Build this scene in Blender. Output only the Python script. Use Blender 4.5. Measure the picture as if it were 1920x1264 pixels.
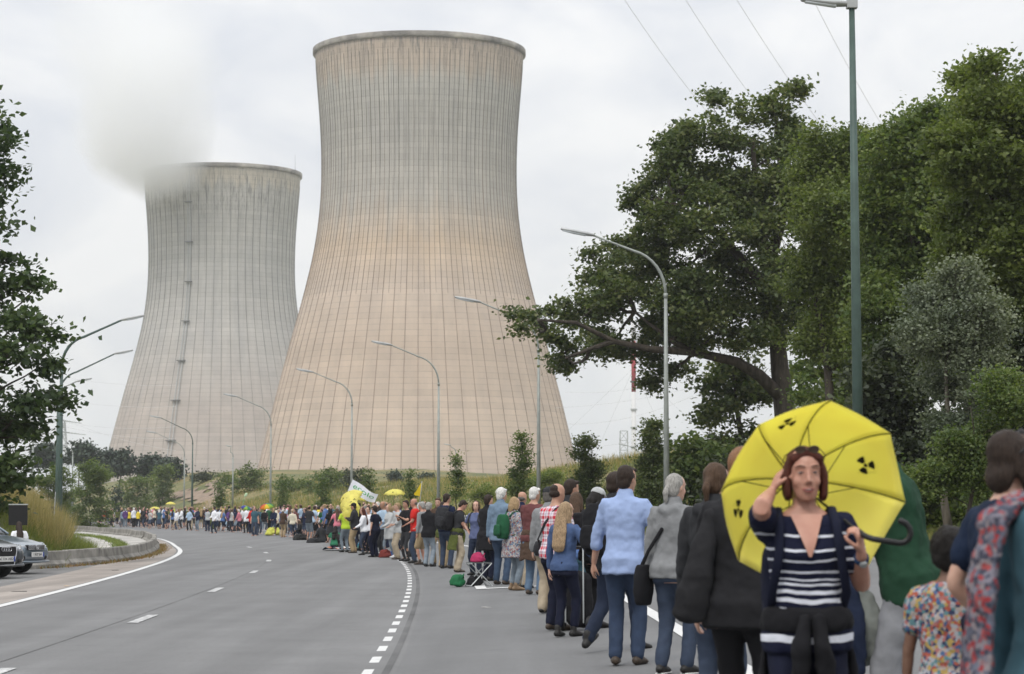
import bpy, bmesh, math, random
import numpy as np
from mathutils import Vector, Matrix
from mathutils.bvhtree import BVHTree

for _o in list(bpy.data.objects): bpy.data.objects.remove(_o, do_unlink=True)
S = bpy.context.scene
COL = S.collection
rnd = random.Random(7)
R = math.radians
SUN_ELEV, SUN_AZ = 52.0, 205.0        # degrees; azimuth clockwise from +Y (behind the camera, a little to the left)

# ------------------------------------------------------------------ camera
CAM_Z = 1.5
FPX = 4533.0                           # 85 mm on 36 mm, in pixels of a 1920 wide frame
PITCH = math.atan2(328.0, FPX)
cd = bpy.data.cameras.new('camera'); cam = bpy.data.objects.new('camera', cd); COL.objects.link(cam)
cd.lens = 85.0; cd.sensor_width = 36.0; cd.sensor_fit = 'HORIZONTAL'
cd.clip_start = 0.1; cd.clip_end = 6000
cam.location = (0, 0, CAM_Z); cam.rotation_euler = (math.pi/2 + PITCH, 0, 0)
cd.dof.use_dof = True; cd.dof.focus_distance = 38.0; cd.dof.aperture_fstop = 5.8
S.camera = cam

# ------------------------------------------------------------------ world: overcast sky
W = bpy.data.worlds.new('World'); S.world = W; W.use_nodes = True
wt = W.node_tree; wn = wt.nodes; wl = wt.links; wn.clear()
def wnode(t, **k):
    n = wn.new(t)
    for a, b in k.items(): setattr(n, a, b)
    return n
sky = wnode('ShaderNodeTexSky', sky_type='NISHITA', sun_disc=False)
sky.sun_elevation = R(SUN_ELEV); sky.sun_rotation = R(SUN_AZ); sky.air_density = 1.0; sky.dust_density = 2.0
tc = wnode('ShaderNodeTexCoord')
mp = wnode('ShaderNodeMapping'); mp.inputs['Scale'].default_value = (1.0, 1.0, 1.7)
wl.new(tc.outputs['Generated'], mp.inputs['Vector'])
nz = wnode('ShaderNodeTexNoise'); nz.inputs['Scale'].default_value = 9.0; nz.inputs['Detail'].default_value = 6; nz.inputs['Roughness'].default_value = 0.52
nz.inputs['Distortion'].default_value = 0.5
wl.new(mp.outputs[0], nz.inputs['Vector'])
cr = wnode('ShaderNodeValToRGB')
cr.color_ramp.elements[0].position = 0.37; cr.color_ramp.elements[0].color = (7.15, 7.4, 7.9, 1)
cr.color_ramp.elements[1].position = 0.62; cr.color_ramp.elements[1].color = (9.0, 9.02, 9.05, 1)
wl.new(nz.outputs['Fac'], cr.inputs[0])
sep = wnode('ShaderNodeSeparateXYZ'); wl.new(tc.outputs['Generated'], sep.inputs[0])
m0 = wnode('ShaderNodeMath', operation='MAXIMUM'); m0.inputs[1].default_value = 0.0; wl.new(sep.outputs['Z'], m0.inputs[0])
m1 = wnode('ShaderNodeMath', operation='POWER'); m1.inputs[1].default_value = 1.5; wl.new(m0.outputs[0], m1.inputs[0])
m2 = wnode('ShaderNodeMath', operation='MULTIPLY_ADD'); m2.inputs[1].default_value = 1.5; m2.inputs[2].default_value = 1.0; wl.new(m1.outputs[0], m2.inputs[0])
vm = wnode('ShaderNodeVectorMath', operation='SCALE'); wl.new(cr.outputs[0], vm.inputs[0]); wl.new(m2.outputs[0], vm.inputs['Scale'])
mx = wnode('ShaderNodeMixRGB'); mx.inputs[0].default_value = 0.94
wl.new(sky.outputs[0], mx.inputs[1]); wl.new(vm.outputs[0], mx.inputs[2])
bg = wnode('ShaderNodeBackground'); bg.inputs['Strength'].default_value = 0.10
wl.new(mx.outputs[0], bg.inputs['Color'])
wo = wnode('ShaderNodeOutputWorld'); wl.new(bg.outputs[0], wo.inputs['Surface'])

ld = bpy.data.lights.new('sun', 'SUN'); sun = bpy.data.objects.new('sun', ld); COL.objects.link(sun)
ld.energy = 1.5; ld.angle = R(12); ld.color = (1.0, 0.96, 0.9)
_az, _el = R(SUN_AZ), R(SUN_ELEV)
_sd = Vector((math.sin(_az)*math.cos(_el), math.cos(_az)*math.cos(_el), math.sin(_el)))
sun.rotation_euler = _sd.to_track_quat('Z', 'Y').to_euler(); sun.location = (0, -20, 60)

S.view_settings.view_transform = 'Standard'; S.view_settings.look = 'None'
S.view_settings.exposure = 0.0; S.view_settings.gamma = 1.0; S.view_settings.use_curve_mapping = False
S.render.engine = 'CYCLES'
S.cycles.volume_bounces = 16; S.cycles.max_bounces = 16; S.cycles.diffuse_bounces = 3; S.cycles.glossy_bounces = 3; S.cycles.transmission_bounces = 3
S.cycles.transparent_max_bounces = 8; S.cycles.use_denoising = True
S.cycles.volume_step_rate = 2.0

# ------------------------------------------------------------------ camera maths (photo pixels of the 1920x1264 frame <-> world)
_F = Vector((0, math.cos(PITCH), math.sin(PITCH))); _U = Vector((0, -math.sin(PITCH), math.cos(PITCH)))
def ray(px, py):
    v = _F*FPX + _U*(632.0-py) + Vector((1, 0, 0))*(px-960.0)
    return v / v.y
def at(px, py, d):                      # the point seen at a pixel, d metres ahead
    return Vector((0, 0, CAM_Z)) + ray(px, py)*d
def xat(px, d): return (px-960.0)/4545.0*d
def ppm(d): return 4540.0/d             # photo pixels per metre

# ------------------------------------------------------------------ terrain
_cd = np.array([-60, 0, 12, 22.7, 41, 55.3, 64.2, 74, 80, 89.5, 103, 117.5, 133, 147.8, 177.6, 215, 264, 330, 420])
_cx = np.array([-1.3, -1.3, -1.32, -1.4, -1.85, -2.40, -2.86, -3.48, -3.98, -4.95, -6.9, -9.3, -12.2, -15.3, -22.4, -32.4, -46.3, -65.5, -92.0])
def _smooth_curve():
    yy = np.arange(-60, 421, 1.0); xx = np.interp(yy, _cd, _cx)
    k = np.ones(15)/15.0
    pad = np.concatenate([np.full(7, xx[0]), xx, xx[-1] + (xx[-1]-xx[-2])*np.arange(1, 8)])
    return yy, np.convolve(pad, k, 'valid')
_YY, _XX = _smooth_curve()
def XB(y):                              # lateral position of the block marking line at distance y
    y = np.asarray(y, float)
    v = np.interp(y, _YY, _XX)
    return np.where(y > 420, _XX[-1]-0.29*(y-420), v)
_ld = np.array([-60, 0, 38.2, 54.4, 66, 75, 82.7, 107.7, 133, 160, 190, 264, 330, 420])
_lo = np.array([6.3, 6.3, 6.33, 6.70, 6.95, 7.1, 7.2, 7.3, 7.0, 7.0, 7.0, 7.0, 7.0, 7.0])
def XL(y): return XB(y) - np.interp(y, _ld, _lo)      # left edge line
def ss(t):
    t = np.clip(t, 0, 1); return t*t*(3-2*t)
KERB = 10.2
def hz_road(o): return 0.045*np.clip(o, 0, KERB)
def barrier_q(y): return np.interp(y, [55, 60, 65, 70, 79, 108, 139, 170, 230, 420], [6.0, 4.0, 2.75, 1.9, 1.25, 0.9, 0.9, 1.6, 2.0, 2.0])
def H(x, y):
    x = np.asarray(x, float); y = np.asarray(y, float)
    o = x - XB(y); q = XL(y) - x
    z = hz_road(o)
    z = z + np.where(o > KERB, 0.10, 0.0)
    amp = 0.16 + 0.84*ss((y-78)/40.0)
    bank = (5.3-1.3*ss((y-170)/70.0)+3.6*ss((y-300)/90.0))*ss((o-13.0)/25.0)*amp
    bank = bank*(1.0-0.75*ss((o-60)/90.0))
    bump = 0.25*np.sin(x*0.21+y*0.07)*np.sin(y*0.11-x*0.05)*ss((o-15)/10)
    z = z + np.where(o > 12, bank+bump, 0.0)
    mq = np.interp(y, [60, 70, 75, 85, 97, 113, 135, 180, 260], [2.6, 2.3, 2.35, 2.8, 3.4, 4.2, 6.5, 5.0, 5.0])
    mound = 1.75*ss((q-mq)/3.4)*ss((y-62)/8.0)
    z = z + np.where(q > 1.5, mound, 0.0)
    far = ss((y-520)/160.0)
    return z*(1-far)
def hz(x, y): return float(H(x, y))
def hit(px, py, d0=20.0, d1=600.0):     # where the sight line of a photo pixel meets the terrain
    r = ray(px, py); d = np.arange(d0, d1, 0.5)
    f = CAM_Z + r.z*d - H(r.x*d, d)
    k = np.nonzero(f < 0)[0]
    dd = float(d[k[0]]) if len(k) else d1
    return Vector((r.x*dd, dd, hz(r.x*dd, dd)))

# ------------------------------------------------------------------ material helpers
_mc = {}
def nmat(name):
    m = bpy.data.materials.new(name); m.use_nodes = True
    nt = m.node_tree; nt.nodes.clear()
    out = nt.nodes.new('ShaderNodeOutputMaterial'); b = nt.nodes.new('ShaderNodeBsdfPrincipled')
    nt.links.new(b.outputs[0], out.inputs['Surface'])
    return m, nt, b, out
def nd(nt, t, ins=None, **k):
    n = nt.nodes.new(t)
    for a, b in k.items(): setattr(n, a, b)
    for a, b in (ins or {}).items():
        if isinstance(b, bpy.types.NodeSocket): nt.links.new(b, n.inputs[a])
        else: n.inputs[a].default_value = b
    return n
def ramp(nt, fac, stops, mode='LINEAR'):
    n = nt.nodes.new('ShaderNodeValToRGB'); n.color_ramp.interpolation = mode
    e = n.color_ramp.elements
    while len(e) < len(stops): e.new(0.5)
    for i, (p, c) in enumerate(stops):
        e[i].position = p; e[i].color = tuple(c[:3]) + (1,)
    nt.links.new(fac, n.inputs[0]); return n
def M(name, c, var=0.12, scale=6.0, rough=0.8, bump=0.0, bscale=60.0, metal=0.0, spec=0.3, stretch=None, dist=0.01):
    key = (name, tuple(c), var, scale, rough, bump, bscale, metal, stretch)
    if key in _mc: return _mc[key]
    m, nt, b, out = nmat(name)
    co = nd(nt, 'ShaderNodeTexCoord').outputs['Object']
    if stretch: co = nd(nt, 'ShaderNodeMapping', {'Vector': co, 'Scale': stretch}).outputs[0]
    n = nd(nt, 'ShaderNodeTexNoise', {'Vector': co, 'Scale': scale, 'Detail': 5.0, 'Roughness': 0.6})
    lo = [max(0.0, x*(1-var*1.6)) for x in c]; hi = [min(1.0, x*(1+var*1.6)) for x in c]
    r = ramp(nt, n.outputs['Fac'], [(0.3, lo), (0.7, hi)])
    nt.links.new(r.outputs[0], b.inputs['Base Color'])
    b.inputs['Roughness'].default_value = rough; b.inputs['Metallic'].default_value = metal
    b.inputs['Specular IOR Level'].default_value = spec
    if bump:
        n2 = nd(nt, 'ShaderNodeTexNoise', {'Vector': co, 'Scale': bscale, 'Detail': 4.0})
        bp = nd(nt, 'ShaderNodeBump', {'Height': n2.outputs['Fac'], 'Strength': bump, 'Distance': dist})
        nt.links.new(bp.outputs[0], b.inputs['Normal'])
    _mc[key] = m; return m
def srgb(r, g, b):
    f = lambda v: (v/255.0)/12.92 if v <= 10 else ((v/255.0+0.055)/1.055)**2.4
    return (f(r), f(g), f(b))

# ------------------------------------------------------------------ mesh helpers
def link(o, parent=None):
    COL.objects.link(o)
    if parent is not None: o.parent = parent
    return o
def tag(o, label=None, cat=None, group=None, kind=None):
    if label: o['label'] = label
    if cat: o['category'] = cat
    if group: o['group'] = group
    if kind: o['kind'] = kind
    return o
def empty(name, loc=(0, 0, 0), rz=0.0, label=None, cat=None, group=None):
    o = bpy.data.objects.new(name, None); o.empty_display_size = 0.1
    link(o); o.location = loc; o.rotation_euler = (0, 0, rz)
    return tag(o, label, cat, group)
class MB:
    def __init__(s): s.v = []; s.f = []; s.t = []
    def add(s, v, f, t=0):
        n = len(s.v); s.v += [tuple(p) for p in v]
        for q in f: s.f.append(tuple(i+n for i in q)); s.t.append(t)
        return s
    def box(s, c, size, rz=0.0, t=0, taper=1.0):
        a, b, h = [x/2.0 for x in size]; cs, sn = math.cos(rz), math.sin(rz); v = []
        for z, k in ((-h, 1.0), (h, taper)):
            for x, y in ((-a, -b), (a, -b), (a, b), (-a, b)):
                x *= k; y *= k
                v.append((c[0]+x*cs-y*sn, c[1]+x*sn+y*cs, c[2]+z))
        return s.add(v, [(3, 2, 1, 0), (4, 5, 6, 7), (0, 1, 5, 4), (1, 2, 6, 5), (2, 3, 7, 6), (3, 0, 4, 7)], t)
    def rings(s, rings, t=0):           # rings: lists of n points; ends capped
        n = len(rings[0]); v = [p for r in rings for p in r]; f = []
        for i in range(len(rings)-1):
            for j in range(n):
                a, b = i*n+j, i*n+(j+1) % n
                f.append((a, b, b+n, a+n))
        f.append(tuple(range(n-1, -1, -1))); k = (len(rings)-1)*n
        f.append(tuple(range(k, k+n)))
        return s.add(v, f, t)
    def tube(s, pts, rad, n=8, side=None, t=0, cap=True):
        P = [Vector(p) for p in pts]; rr = [(r, r) if not isinstance(r, (tuple, list)) else tuple(r) for r in rad]
        if cap:                         # rounded ends
            d0 = (P[0]-P[1]).normalized(); d1 = (P[-1]-P[-2]).normalized()
            a, b = rr[0], rr[-1]; m0, m1 = min(a), min(b)
            P = [P[0]+d0*m0*0.8, P[0]+d0*m0*0.5] + P + [P[-1]+d1*m1*0.5, P[-1]+d1*m1*0.8]
            rr = [(a[0]*.4, a[1]*.4), (a[0]*.8, a[1]*.8)] + rr + [(b[0]*.8, b[1]*.8), (b[0]*.4, b[1]*.4)]
        ref = Vector(side) if side is not None else None; rg = []; prev = None
        for i, p in enumerate(P):
            d = (P[min(i+1, len(P)-1)]-P[max(i-1, 0)]).normalized()
            if ref is not None: u = ref - d*ref.dot(d)
            elif prev is None:
                u = Vector((1, 0, 0)) if abs(d.x) < 0.8 else Vector((0, 1, 0)); u = u - d*u.dot(d)
            else: u = prev - d*prev.dot(d)
            u.normalize(); w = d.cross(u); prev = u; a, b = rr[i]
            rg.append([p + u*(a*math.cos(2*math.pi*j/n)) + w*(b*math.sin(2*math.pi*j/n)) for j in range(n)])
        return s.rings(rg, t)
    def ell(s, c, r, n=10, m=7, rot=None, t=0):
        rg = []
        for i in range(m):
            ph = -math.pi/2 + math.pi*(i+0.35)/(m-0.3); q = []
            for j in range(n):
                a = 2*math.pi*j/n
                p = Vector((r[0]*math.cos(ph)*math.cos(a), r[1]*math.cos(ph)*math.sin(a), r[2]*math.sin(ph)))
                if rot is not None: p = rot @ p
                q.append(Vector(c)+p)
            rg.append(q)
        return s.rings(rg, t)
    def mesh(s, name, mats=None, smooth=False):
        me = bpy.data.meshes.new(name); me.from_pydata(s.v, [], s.f); 
        for m in (mats if isinstance(mats, (list, tuple)) else [mats] if mats else []): me.materials.append(m)
        if any(s.t): me.polygons.foreach_set('material_index', s.t)
        if smooth: me.polygons.foreach_set('use_smooth', [True]*len(me.polygons))
        me.update(); return me
    def build(s, name, mats=None, parent=None, smooth=False, bevel=0.0):
        o = bpy.data.objects.new(name, s.mesh(name, mats, smooth)); link(o, parent)
        if bevel:
            b = o.modifiers.new('bevel', 'BEVEL'); b.width = bevel; b.segments = 2; b.limit_method = 'ANGLE'
        return o
def npmesh(name, v, f, mats, smooth=False, mi=None):        # fast: v (n,3), f (m,k)
    me = bpy.data.meshes.new(name); v = np.asarray(v, np.float32); f = np.asarray(f, np.int32); k = f.shape[1]
    me.vertices.add(len(v)); me.vertices.foreach_set('co', v.ravel())
    me.loops.add(f.size); me.loops.foreach_set('vertex_index', f.ravel())
    me.polygons.add(len(f)); me.polygons.foreach_set('loop_start', np.arange(0, f.size, k, dtype=np.int32))
    me.polygons.foreach_set('loop_total', np.full(len(f), k, np.int32))
    for m in mats: me.materials.append(m)
    if mi is not None: me.polygons.foreach_set('material_index', np.asarray(mi, np.int32))
    if smooth: me.polygons.foreach_set('use_smooth', np.ones(len(f), bool))
    me.update(calc_edges=True); me.validate(); return me
def copy_tree(o, parent=None):
    c = o.copy(); link(c)
    if parent is not None: c.parent = parent
    for ch in o.children: copy_tree(ch, c)
    return c
# ================================================================== the setting
def ground_mat():
    m, nt, b, out = nmat('meadow')
    co = nd(nt, 'ShaderNodeTexCoord').outputs['Object']
    n1 = nd(nt, 'ShaderNodeTexNoise', {'Vector': co, 'Scale': 0.12, 'Detail': 6.0, 'Roughness': 0.6})
    n2 = nd(nt, 'ShaderNodeTexNoise', {'Vector': co, 'Scale': 2.2, 'Detail': 5.0})
    r1 = ramp(nt, n1.outputs['Fac'], [(0.32, (0.060, 0.085, 0.022)), (0.5, (0.13, 0.125, 0.04)), (0.66, (0.24, 0.18, 0.075))])
    r2 = ramp(nt, n2.outputs['Fac'], [(0.3, (0.55, 0.55, 0.55)), (0.7, (1.25, 1.25, 1.2))])
    mx = nd(nt, 'ShaderNodeMixRGB', {0: 1.0, 1: r1.outputs[0], 2: r2.outputs[0]}, blend_type='MULTIPLY')
    nt.links.new(mx.outputs[0], b.inputs['Base Color']); b.inputs['Roughness'].default_value = 0.95
    bp = nd(nt, 'ShaderNodeBump', {'Height': n2.outputs['Fac'], 'Strength': 0.6, 'Distance': 0.2}); nt.links.new(bp.outputs[0], b.inputs['Normal'])
    return m
def asphalt_mat(name, c, wear=0.10, grit=0.10, streak=True):
    m, nt, b, out = nmat(name)
    co = nd(nt, 'ShaderNodeTexCoord').outputs['Object']
    n1 = nd(nt, 'ShaderNodeTexNoise', {'Vector': co, 'Scale': 260.0, 'Detail': 2.0})
    n2 = nd(nt, 'ShaderNodeTexNoise', {'Vector': co, 'Scale': 0.5, 'Detail': 8.0, 'Roughness': 0.65})
    mp = nd(nt, 'ShaderNodeMapping', {'Vector': co, 'Scale': (1.5, 0.06, 1.0)})
    n3 = nd(nt, 'ShaderNodeTexNoise', {'Vector': mp.outputs[0], 'Scale': 1.0, 'Detail': 5.0})
    n4 = nd(nt, 'ShaderNodeTexNoise', {'Vector': co, 'Scale': 22.0, 'Detail': 3.0})
    r1 = ramp(nt, n1.outputs['Fac'], [(0.25, [x*(1-grit*2.2) for x in c]), (0.75, [x*(1+grit*2.2) for x in c])])
    r2 = ramp(nt, n2.outputs['Fac'], [(0.3, [1-wear]*3), (0.7, [1+wear]*3)])
    r3 = ramp(nt, n3.outputs['Fac'], [(0.3, [1-wear*1.5]*3), (0.7, [1+wear*1.5]*3)])
    r4 = ramp(nt, n4.outputs['Fac'], [(0.3, [0.94]*3), (0.7, [1.06]*3)])
    x = nd(nt, 'ShaderNodeMixRGB', {0: 1.0, 1: r1.outputs[0], 2: r2.outputs[0]}, blend_type='MULTIPLY')
    x = nd(nt, 'ShaderNodeMixRGB', {0: 1.0, 1: x.outputs[0], 2: r3.outputs[0]}, blend_type='MULTIPLY')
    x = nd(nt, 'ShaderNodeMixRGB', {0: 1.0, 1: x.outputs[0], 2: r4.outputs[0]}, blend_type='MULTIPLY')
    n5 = nd(nt, 'ShaderNodeTexNoise', {'Vector': co, 'Scale': 1.7, 'Detail': 9.0, 'Roughness': 0.8}); n6 = nd(nt, 'ShaderNodeTexVoronoi', {'Vector': co, 'Scale': 9.0})
    x = nd(nt, 'ShaderNodeMixRGB', {0: 1.0, 1: x.outputs[0], 2: ramp(nt, n5.outputs['Fac'], [(0.33, [0.80]*3), (0.42, [1.0]*3), (0.62, [1.0]*3), (0.72, [1.13]*3)]).outputs[0]}, blend_type='MULTIPLY')
    x = nd(nt, 'ShaderNodeMixRGB', {0: 1.0, 1: x.outputs[0], 2: ramp(nt, n6.outputs['Distance'], [(0.03, [0.62]*3), (0.07, [1.0]*3)]).outputs[0]}, blend_type='MULTIPLY')
    nt.links.new(x.outputs[0], b.inputs['Base Color']); b.inputs['Roughness'].default_value = 0.85; b.inputs['Specular IOR Level'].default_value = 0.25
    bp = nd(nt, 'ShaderNodeBump', {'Height': n1.outputs['Fac'], 'Strength': 0.35, 'Distance': 0.004}); nt.links.new(bp.outputs[0], b.inputs['Normal'])
    return m
MEADOW = ground_mat()
ASPH = asphalt_mat('asphalt', (0.145, 0.145, 0.145))
ASPH_OLD = asphalt_mat('asphalt_old', (0.14,0.138,0.135), 0.18, 0.14)
ASPH_R = asphalt_mat('asphalt_merge_lane', (0.139, 0.140, 0.141), 0.08)
TAR = asphalt_mat('tar_seam', (0.09, 0.09, 0.09), 0.3)
SEAM = asphalt_mat('seam', (0.125, 0.123, 0.12), 0.3)
GUTTER = asphalt_mat('gutter_concrete', (0.25, 0.222, 0.198), 0.16, 0.08)
PALE = asphalt_mat('pale_slab', (0.36, 0.345, 0.32), 0.25, 0.08)
def paint_mat(name, wear):
    m, nt, b, out = nmat(name)
    co = nd(nt, 'ShaderNodeTexCoord').outputs['Object']
    n = nd(nt, 'ShaderNodeTexNoise', {'Vector': co, 'Scale': 7.0, 'Detail': 8.0, 'Roughness': 0.75})
    r = ramp(nt, n.outputs['Fac'], [(wear-0.08, (0.22, 0.22, 0.22)), (wear+0.06, (0.54, 0.54, 0.53))])
    nt.links.new(r.outputs[0], b.inputs['Base Color']); b.inputs['Roughness'].default_value = 0.6
    return m
PAINT = paint_mat('road_paint', 0.36); PAINT_WORN = paint_mat('road_paint_worn', 0.52)
CONC = M('weathered_concrete', (0.20, 0.19, 0.17), 0.35, 1.6, 0.9, 0.5, 25.0)
KERBM = M('kerb_concrete', (0.40, 0.385, 0.36), 0.18, 3.0, 0.9, 0.3, 30.0)

def strip(name, mat, ys, fa, fb, dz, na=2, parent=None, kind='structure', zf=None):
    """a sheet between two lateral curves fa(y)..fb(y), dz above the terrain"""
    ys = np.asarray(ys, float); v = []
    A = fa(ys); B = fb(ys)
    for i, y in enumerate(ys):
        for j in range(na):
            x = A[i] + (B[i]-A[i])*j/(na-1)
            z = (float(hz_road(x-XB(y))) if zf is None else float(zf(x, y))) + dz
            v.append((x, y, z))
    f = []
    for i in range(len(ys)-1):
        for j in range(na-1):
            k = i*na+j; f.append((k, k+1, k+na+1, k+na))
    o = bpy.data.objects.new(name, npmesh(name, v, f, [mat], True)); link(o, parent)
    if kind and parent is None: o['kind'] = kind
    return o

# ground: one sheet to the horizon, sunk a little where the road lies on it
def build_ground():
    ys = np.concatenate([np.arange(-40, 320, 2.5), np.arange(320, 620, 10), [650, 700, 800, 1000, 1300, 1700, 2300, 3000, 4200]])
    os_ = np.concatenate([[-3200, -2000, -1200, -700, -400, -250, -160, -110, -80, -60, -48], np.arange(-40, 60, 1.25), [62, 66, 72, 80, 92, 110, 140, 180, 250, 400, 700, 1200, 2000, 3200]])
    YY, OO = np.meshgrid(ys, os_, indexing='ij'); XX_ = OO + XB(YY)
    Z = H(XX_, YY)
    corr = (OO < KERB-0.02)
    Z = Z - np.where(corr, 0.05, 0.0)
    v = np.stack([XX_, YY, Z], -1).reshape(-1, 3); n = len(os_); f = []
    ii, jj = np.meshgrid(np.arange(len(ys)-1), np.arange(n-1), indexing='ij')
    a = (ii*n+jj).ravel(); f = np.stack([a, a+1, a+n+1, a+n], -1)
    o = bpy.data.objects.new('ground', npmesh('ground', v, f, [MEADOW], True)); link(o); o['kind'] = 'structure'
build_ground()
YR = np.concatenate([np.arange(-10, 300, 2.0), np.arange(300, 421, 6.0)])
road = strip('road', ASPH, YR, lambda y: XL(y)-0.15, lambda y: XB(y)+0.35, 0.004, 3)
tag(road, 'grey asphalt road curving to the left', None)
lane = strip('merge_lane', ASPH_R, YR, lambda y: XB(y)+0.35, lambda y: XB(y)+KERB, 0.004, 4)
strip('gutter', GUTTER, np.arange(10, 230, 2.0), lambda y: XL(y)-1.55, lambda y: XL(y)-0.15, 0.004, 2)
strip('lay_by', ASPH_OLD, np.arange(8, 78, 1.0), lambda y: np.minimum(XL(y)-1.6, np.maximum(XL(y)-barrier_q(y)-0.1, XL(y)-9)) if False else np.where(y < 62, XL(y)-9.0, XL(y)-np.maximum(barrier_q(y), 1.7)), lambda y: XL(y)-1.55, 0.0, 2, zf=lambda x, y: 0.0)
strip('concrete_apron', PALE, np.arange(72, 180, 2.0), lambda y: XL(y)-np.interp(y, [72, 80, 97, 113, 135, 180], [2.4, 2.7, 3.6, 4.5, 6.9, 5.6]), lambda y: XL(y)-barrier_q(y)-0.2, 0.06, 4, zf=lambda x, y: hz(x, y))
strip('tar_seam', TAR, np.arange(4, 120, 1.0), lambda y: XB(y)+0.13, lambda y: XB(y)+0.30, 0.009, 2)
strip('road_seam', SEAM, np.arange(4, 140, 1.0), lambda y: XB(y)-3.512-0.006*y, lambda y: XB(y)-3.498-0.006*y, 0.008, 2)
strip('edge_line', PAINT, np.arange(6, 300, 1.0), lambda y: XL(y)-0.08, lambda y: XL(y)+0.09, 0.012, 2, road)
rl = lambda y: XB(y)+np.interp(y, [0, 25, 53, 98, 200], [3.35, 3.4, 3.7, 3.9, 3.9])
strip('centre_line', PAINT, np.arange(4, 300, 1.0), lambda y: rl(y)-0.09, lambda y: rl(y)+0.09, 0.012, 2, lane)
# lane dashes
for y0 in (9.8, 22.0, 34.0, 46.6, 60.5, 74.5, 89, 103):
    strip('lane_dash', PAINT_WORN, np.linspace(y0-1.2, y0+1.3, 4), lambda y: XB(y)-3.36-0.0105*(y-22)-0.07, lambda y: XB(y)-3.36-0.0105*(y-22)+0.08, 0.012, 2, road)
# block marking between the road and the merge lane
y0 = 8.0
while y0 < 112:
    strip('marking_block', PAINT, [y0, y0+0.5, y0+0.98], lambda y: XB(y)-0.17, lambda y: XB(y)+0.14, 0.014, 2, road); y0 += 2.0
strip('stop_bar', PAINT, [45.0, 45.4], lambda y: XB(y)+1.35, lambda y: XB(y)+3.6, 0.014, 3, lane)
strip('stop_bar', PAINT, [45.4, 47.2], lambda y: XB(y)+1.35, lambda y: XB(y)+1.55, 0.014, 2, lane)

# kerb along the far side: single kerb stones
def kerb():
    root = empty('kerb', (0, 0, 0)); root['kind'] = 'structure'
    mb = MB().box((0, 0, 0), (0.28, 0.985, 0.30)); me = mb.mesh('kerb_stone', KERBM)
    y = 30.0
    while y < 150:
        x = float(XB(y))+KERB+0.14; sl = float(XB(y+1)-XB(y-1))/2
        o = bpy.data.objects.new('kerb_stone', me); link(o, root)
        o.location = (x, y, 0.045*KERB+0.0+rnd.uniform(-.006, .006)); o.rotation_euler = (0, 0, -math.atan(sl)); y += 1.0
kerb()

# low concrete barrier along the inside of the bend, block by block
def barrier():
    root = empty('barrier_wall', (float(XL(80))-1.2, 80, 0), 0, 'low grey weathered concrete barrier blocks along the inside of the bend', 'barrier')
    inv = Vector(root.location)
    pts = []
    y = 63.0
    while y < 235:
        pts.append((float(XL(y)-barrier_q(y)), y)); y += 0.25
    # walk the curve and cut it into blocks of about 4 m
    seg = [[]]; acc = 0; L = 4.2
    for a, b in zip(pts[:-1], pts[1:]):
        seg[-1].append(a); acc += math.dist(a, b)
        if acc > L: seg[-1].append(b); seg.append([]); acc = 0
    prof = [(-0.22, -0.05), (-0.22, 0.10), (-0.12, 0.20), (-0.09, 0.43), (-0.07, 0.45), (0.07, 0.45), (0.09, 0.43), (0.12, 0.20), (0.22, 0.10), (0.22, -0.05)]
    for s in seg:
        if len(s) < 4: continue
        a, b = Vector(s[0]), Vector(s[-1]); d = (b-a).normalized(); nrm = Vector((d.y, -d.x)); a = a+d*0.03; b = b-d*0.03
        rg = []; js = rnd.uniform(-.02, .02); jz = rnd.uniform(-.03, .015)
        for t in (0, 0.02, 0.5, 0.98, 1):
            p = a.lerp(b, t); mid = Vector(s[min(len(s)-1, int(t*(len(s)-1)))]); p = p.lerp(mid, 0.9 if 0.1 < t < 0.9 else 0)
            k = 0.93 if t in (0, 1) else 1.0
            rg.append([(p.x+nrm.x*(u*k+js)-inv.x, p.y+nrm.y*(u*k+js)-inv.y, w*(k if w > .2 else 1)+jz-inv.z+hz(p.x, p.y)) for u, w in prof])
        MB().rings(rg).build('block', CONC, root)
barrier()
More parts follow.
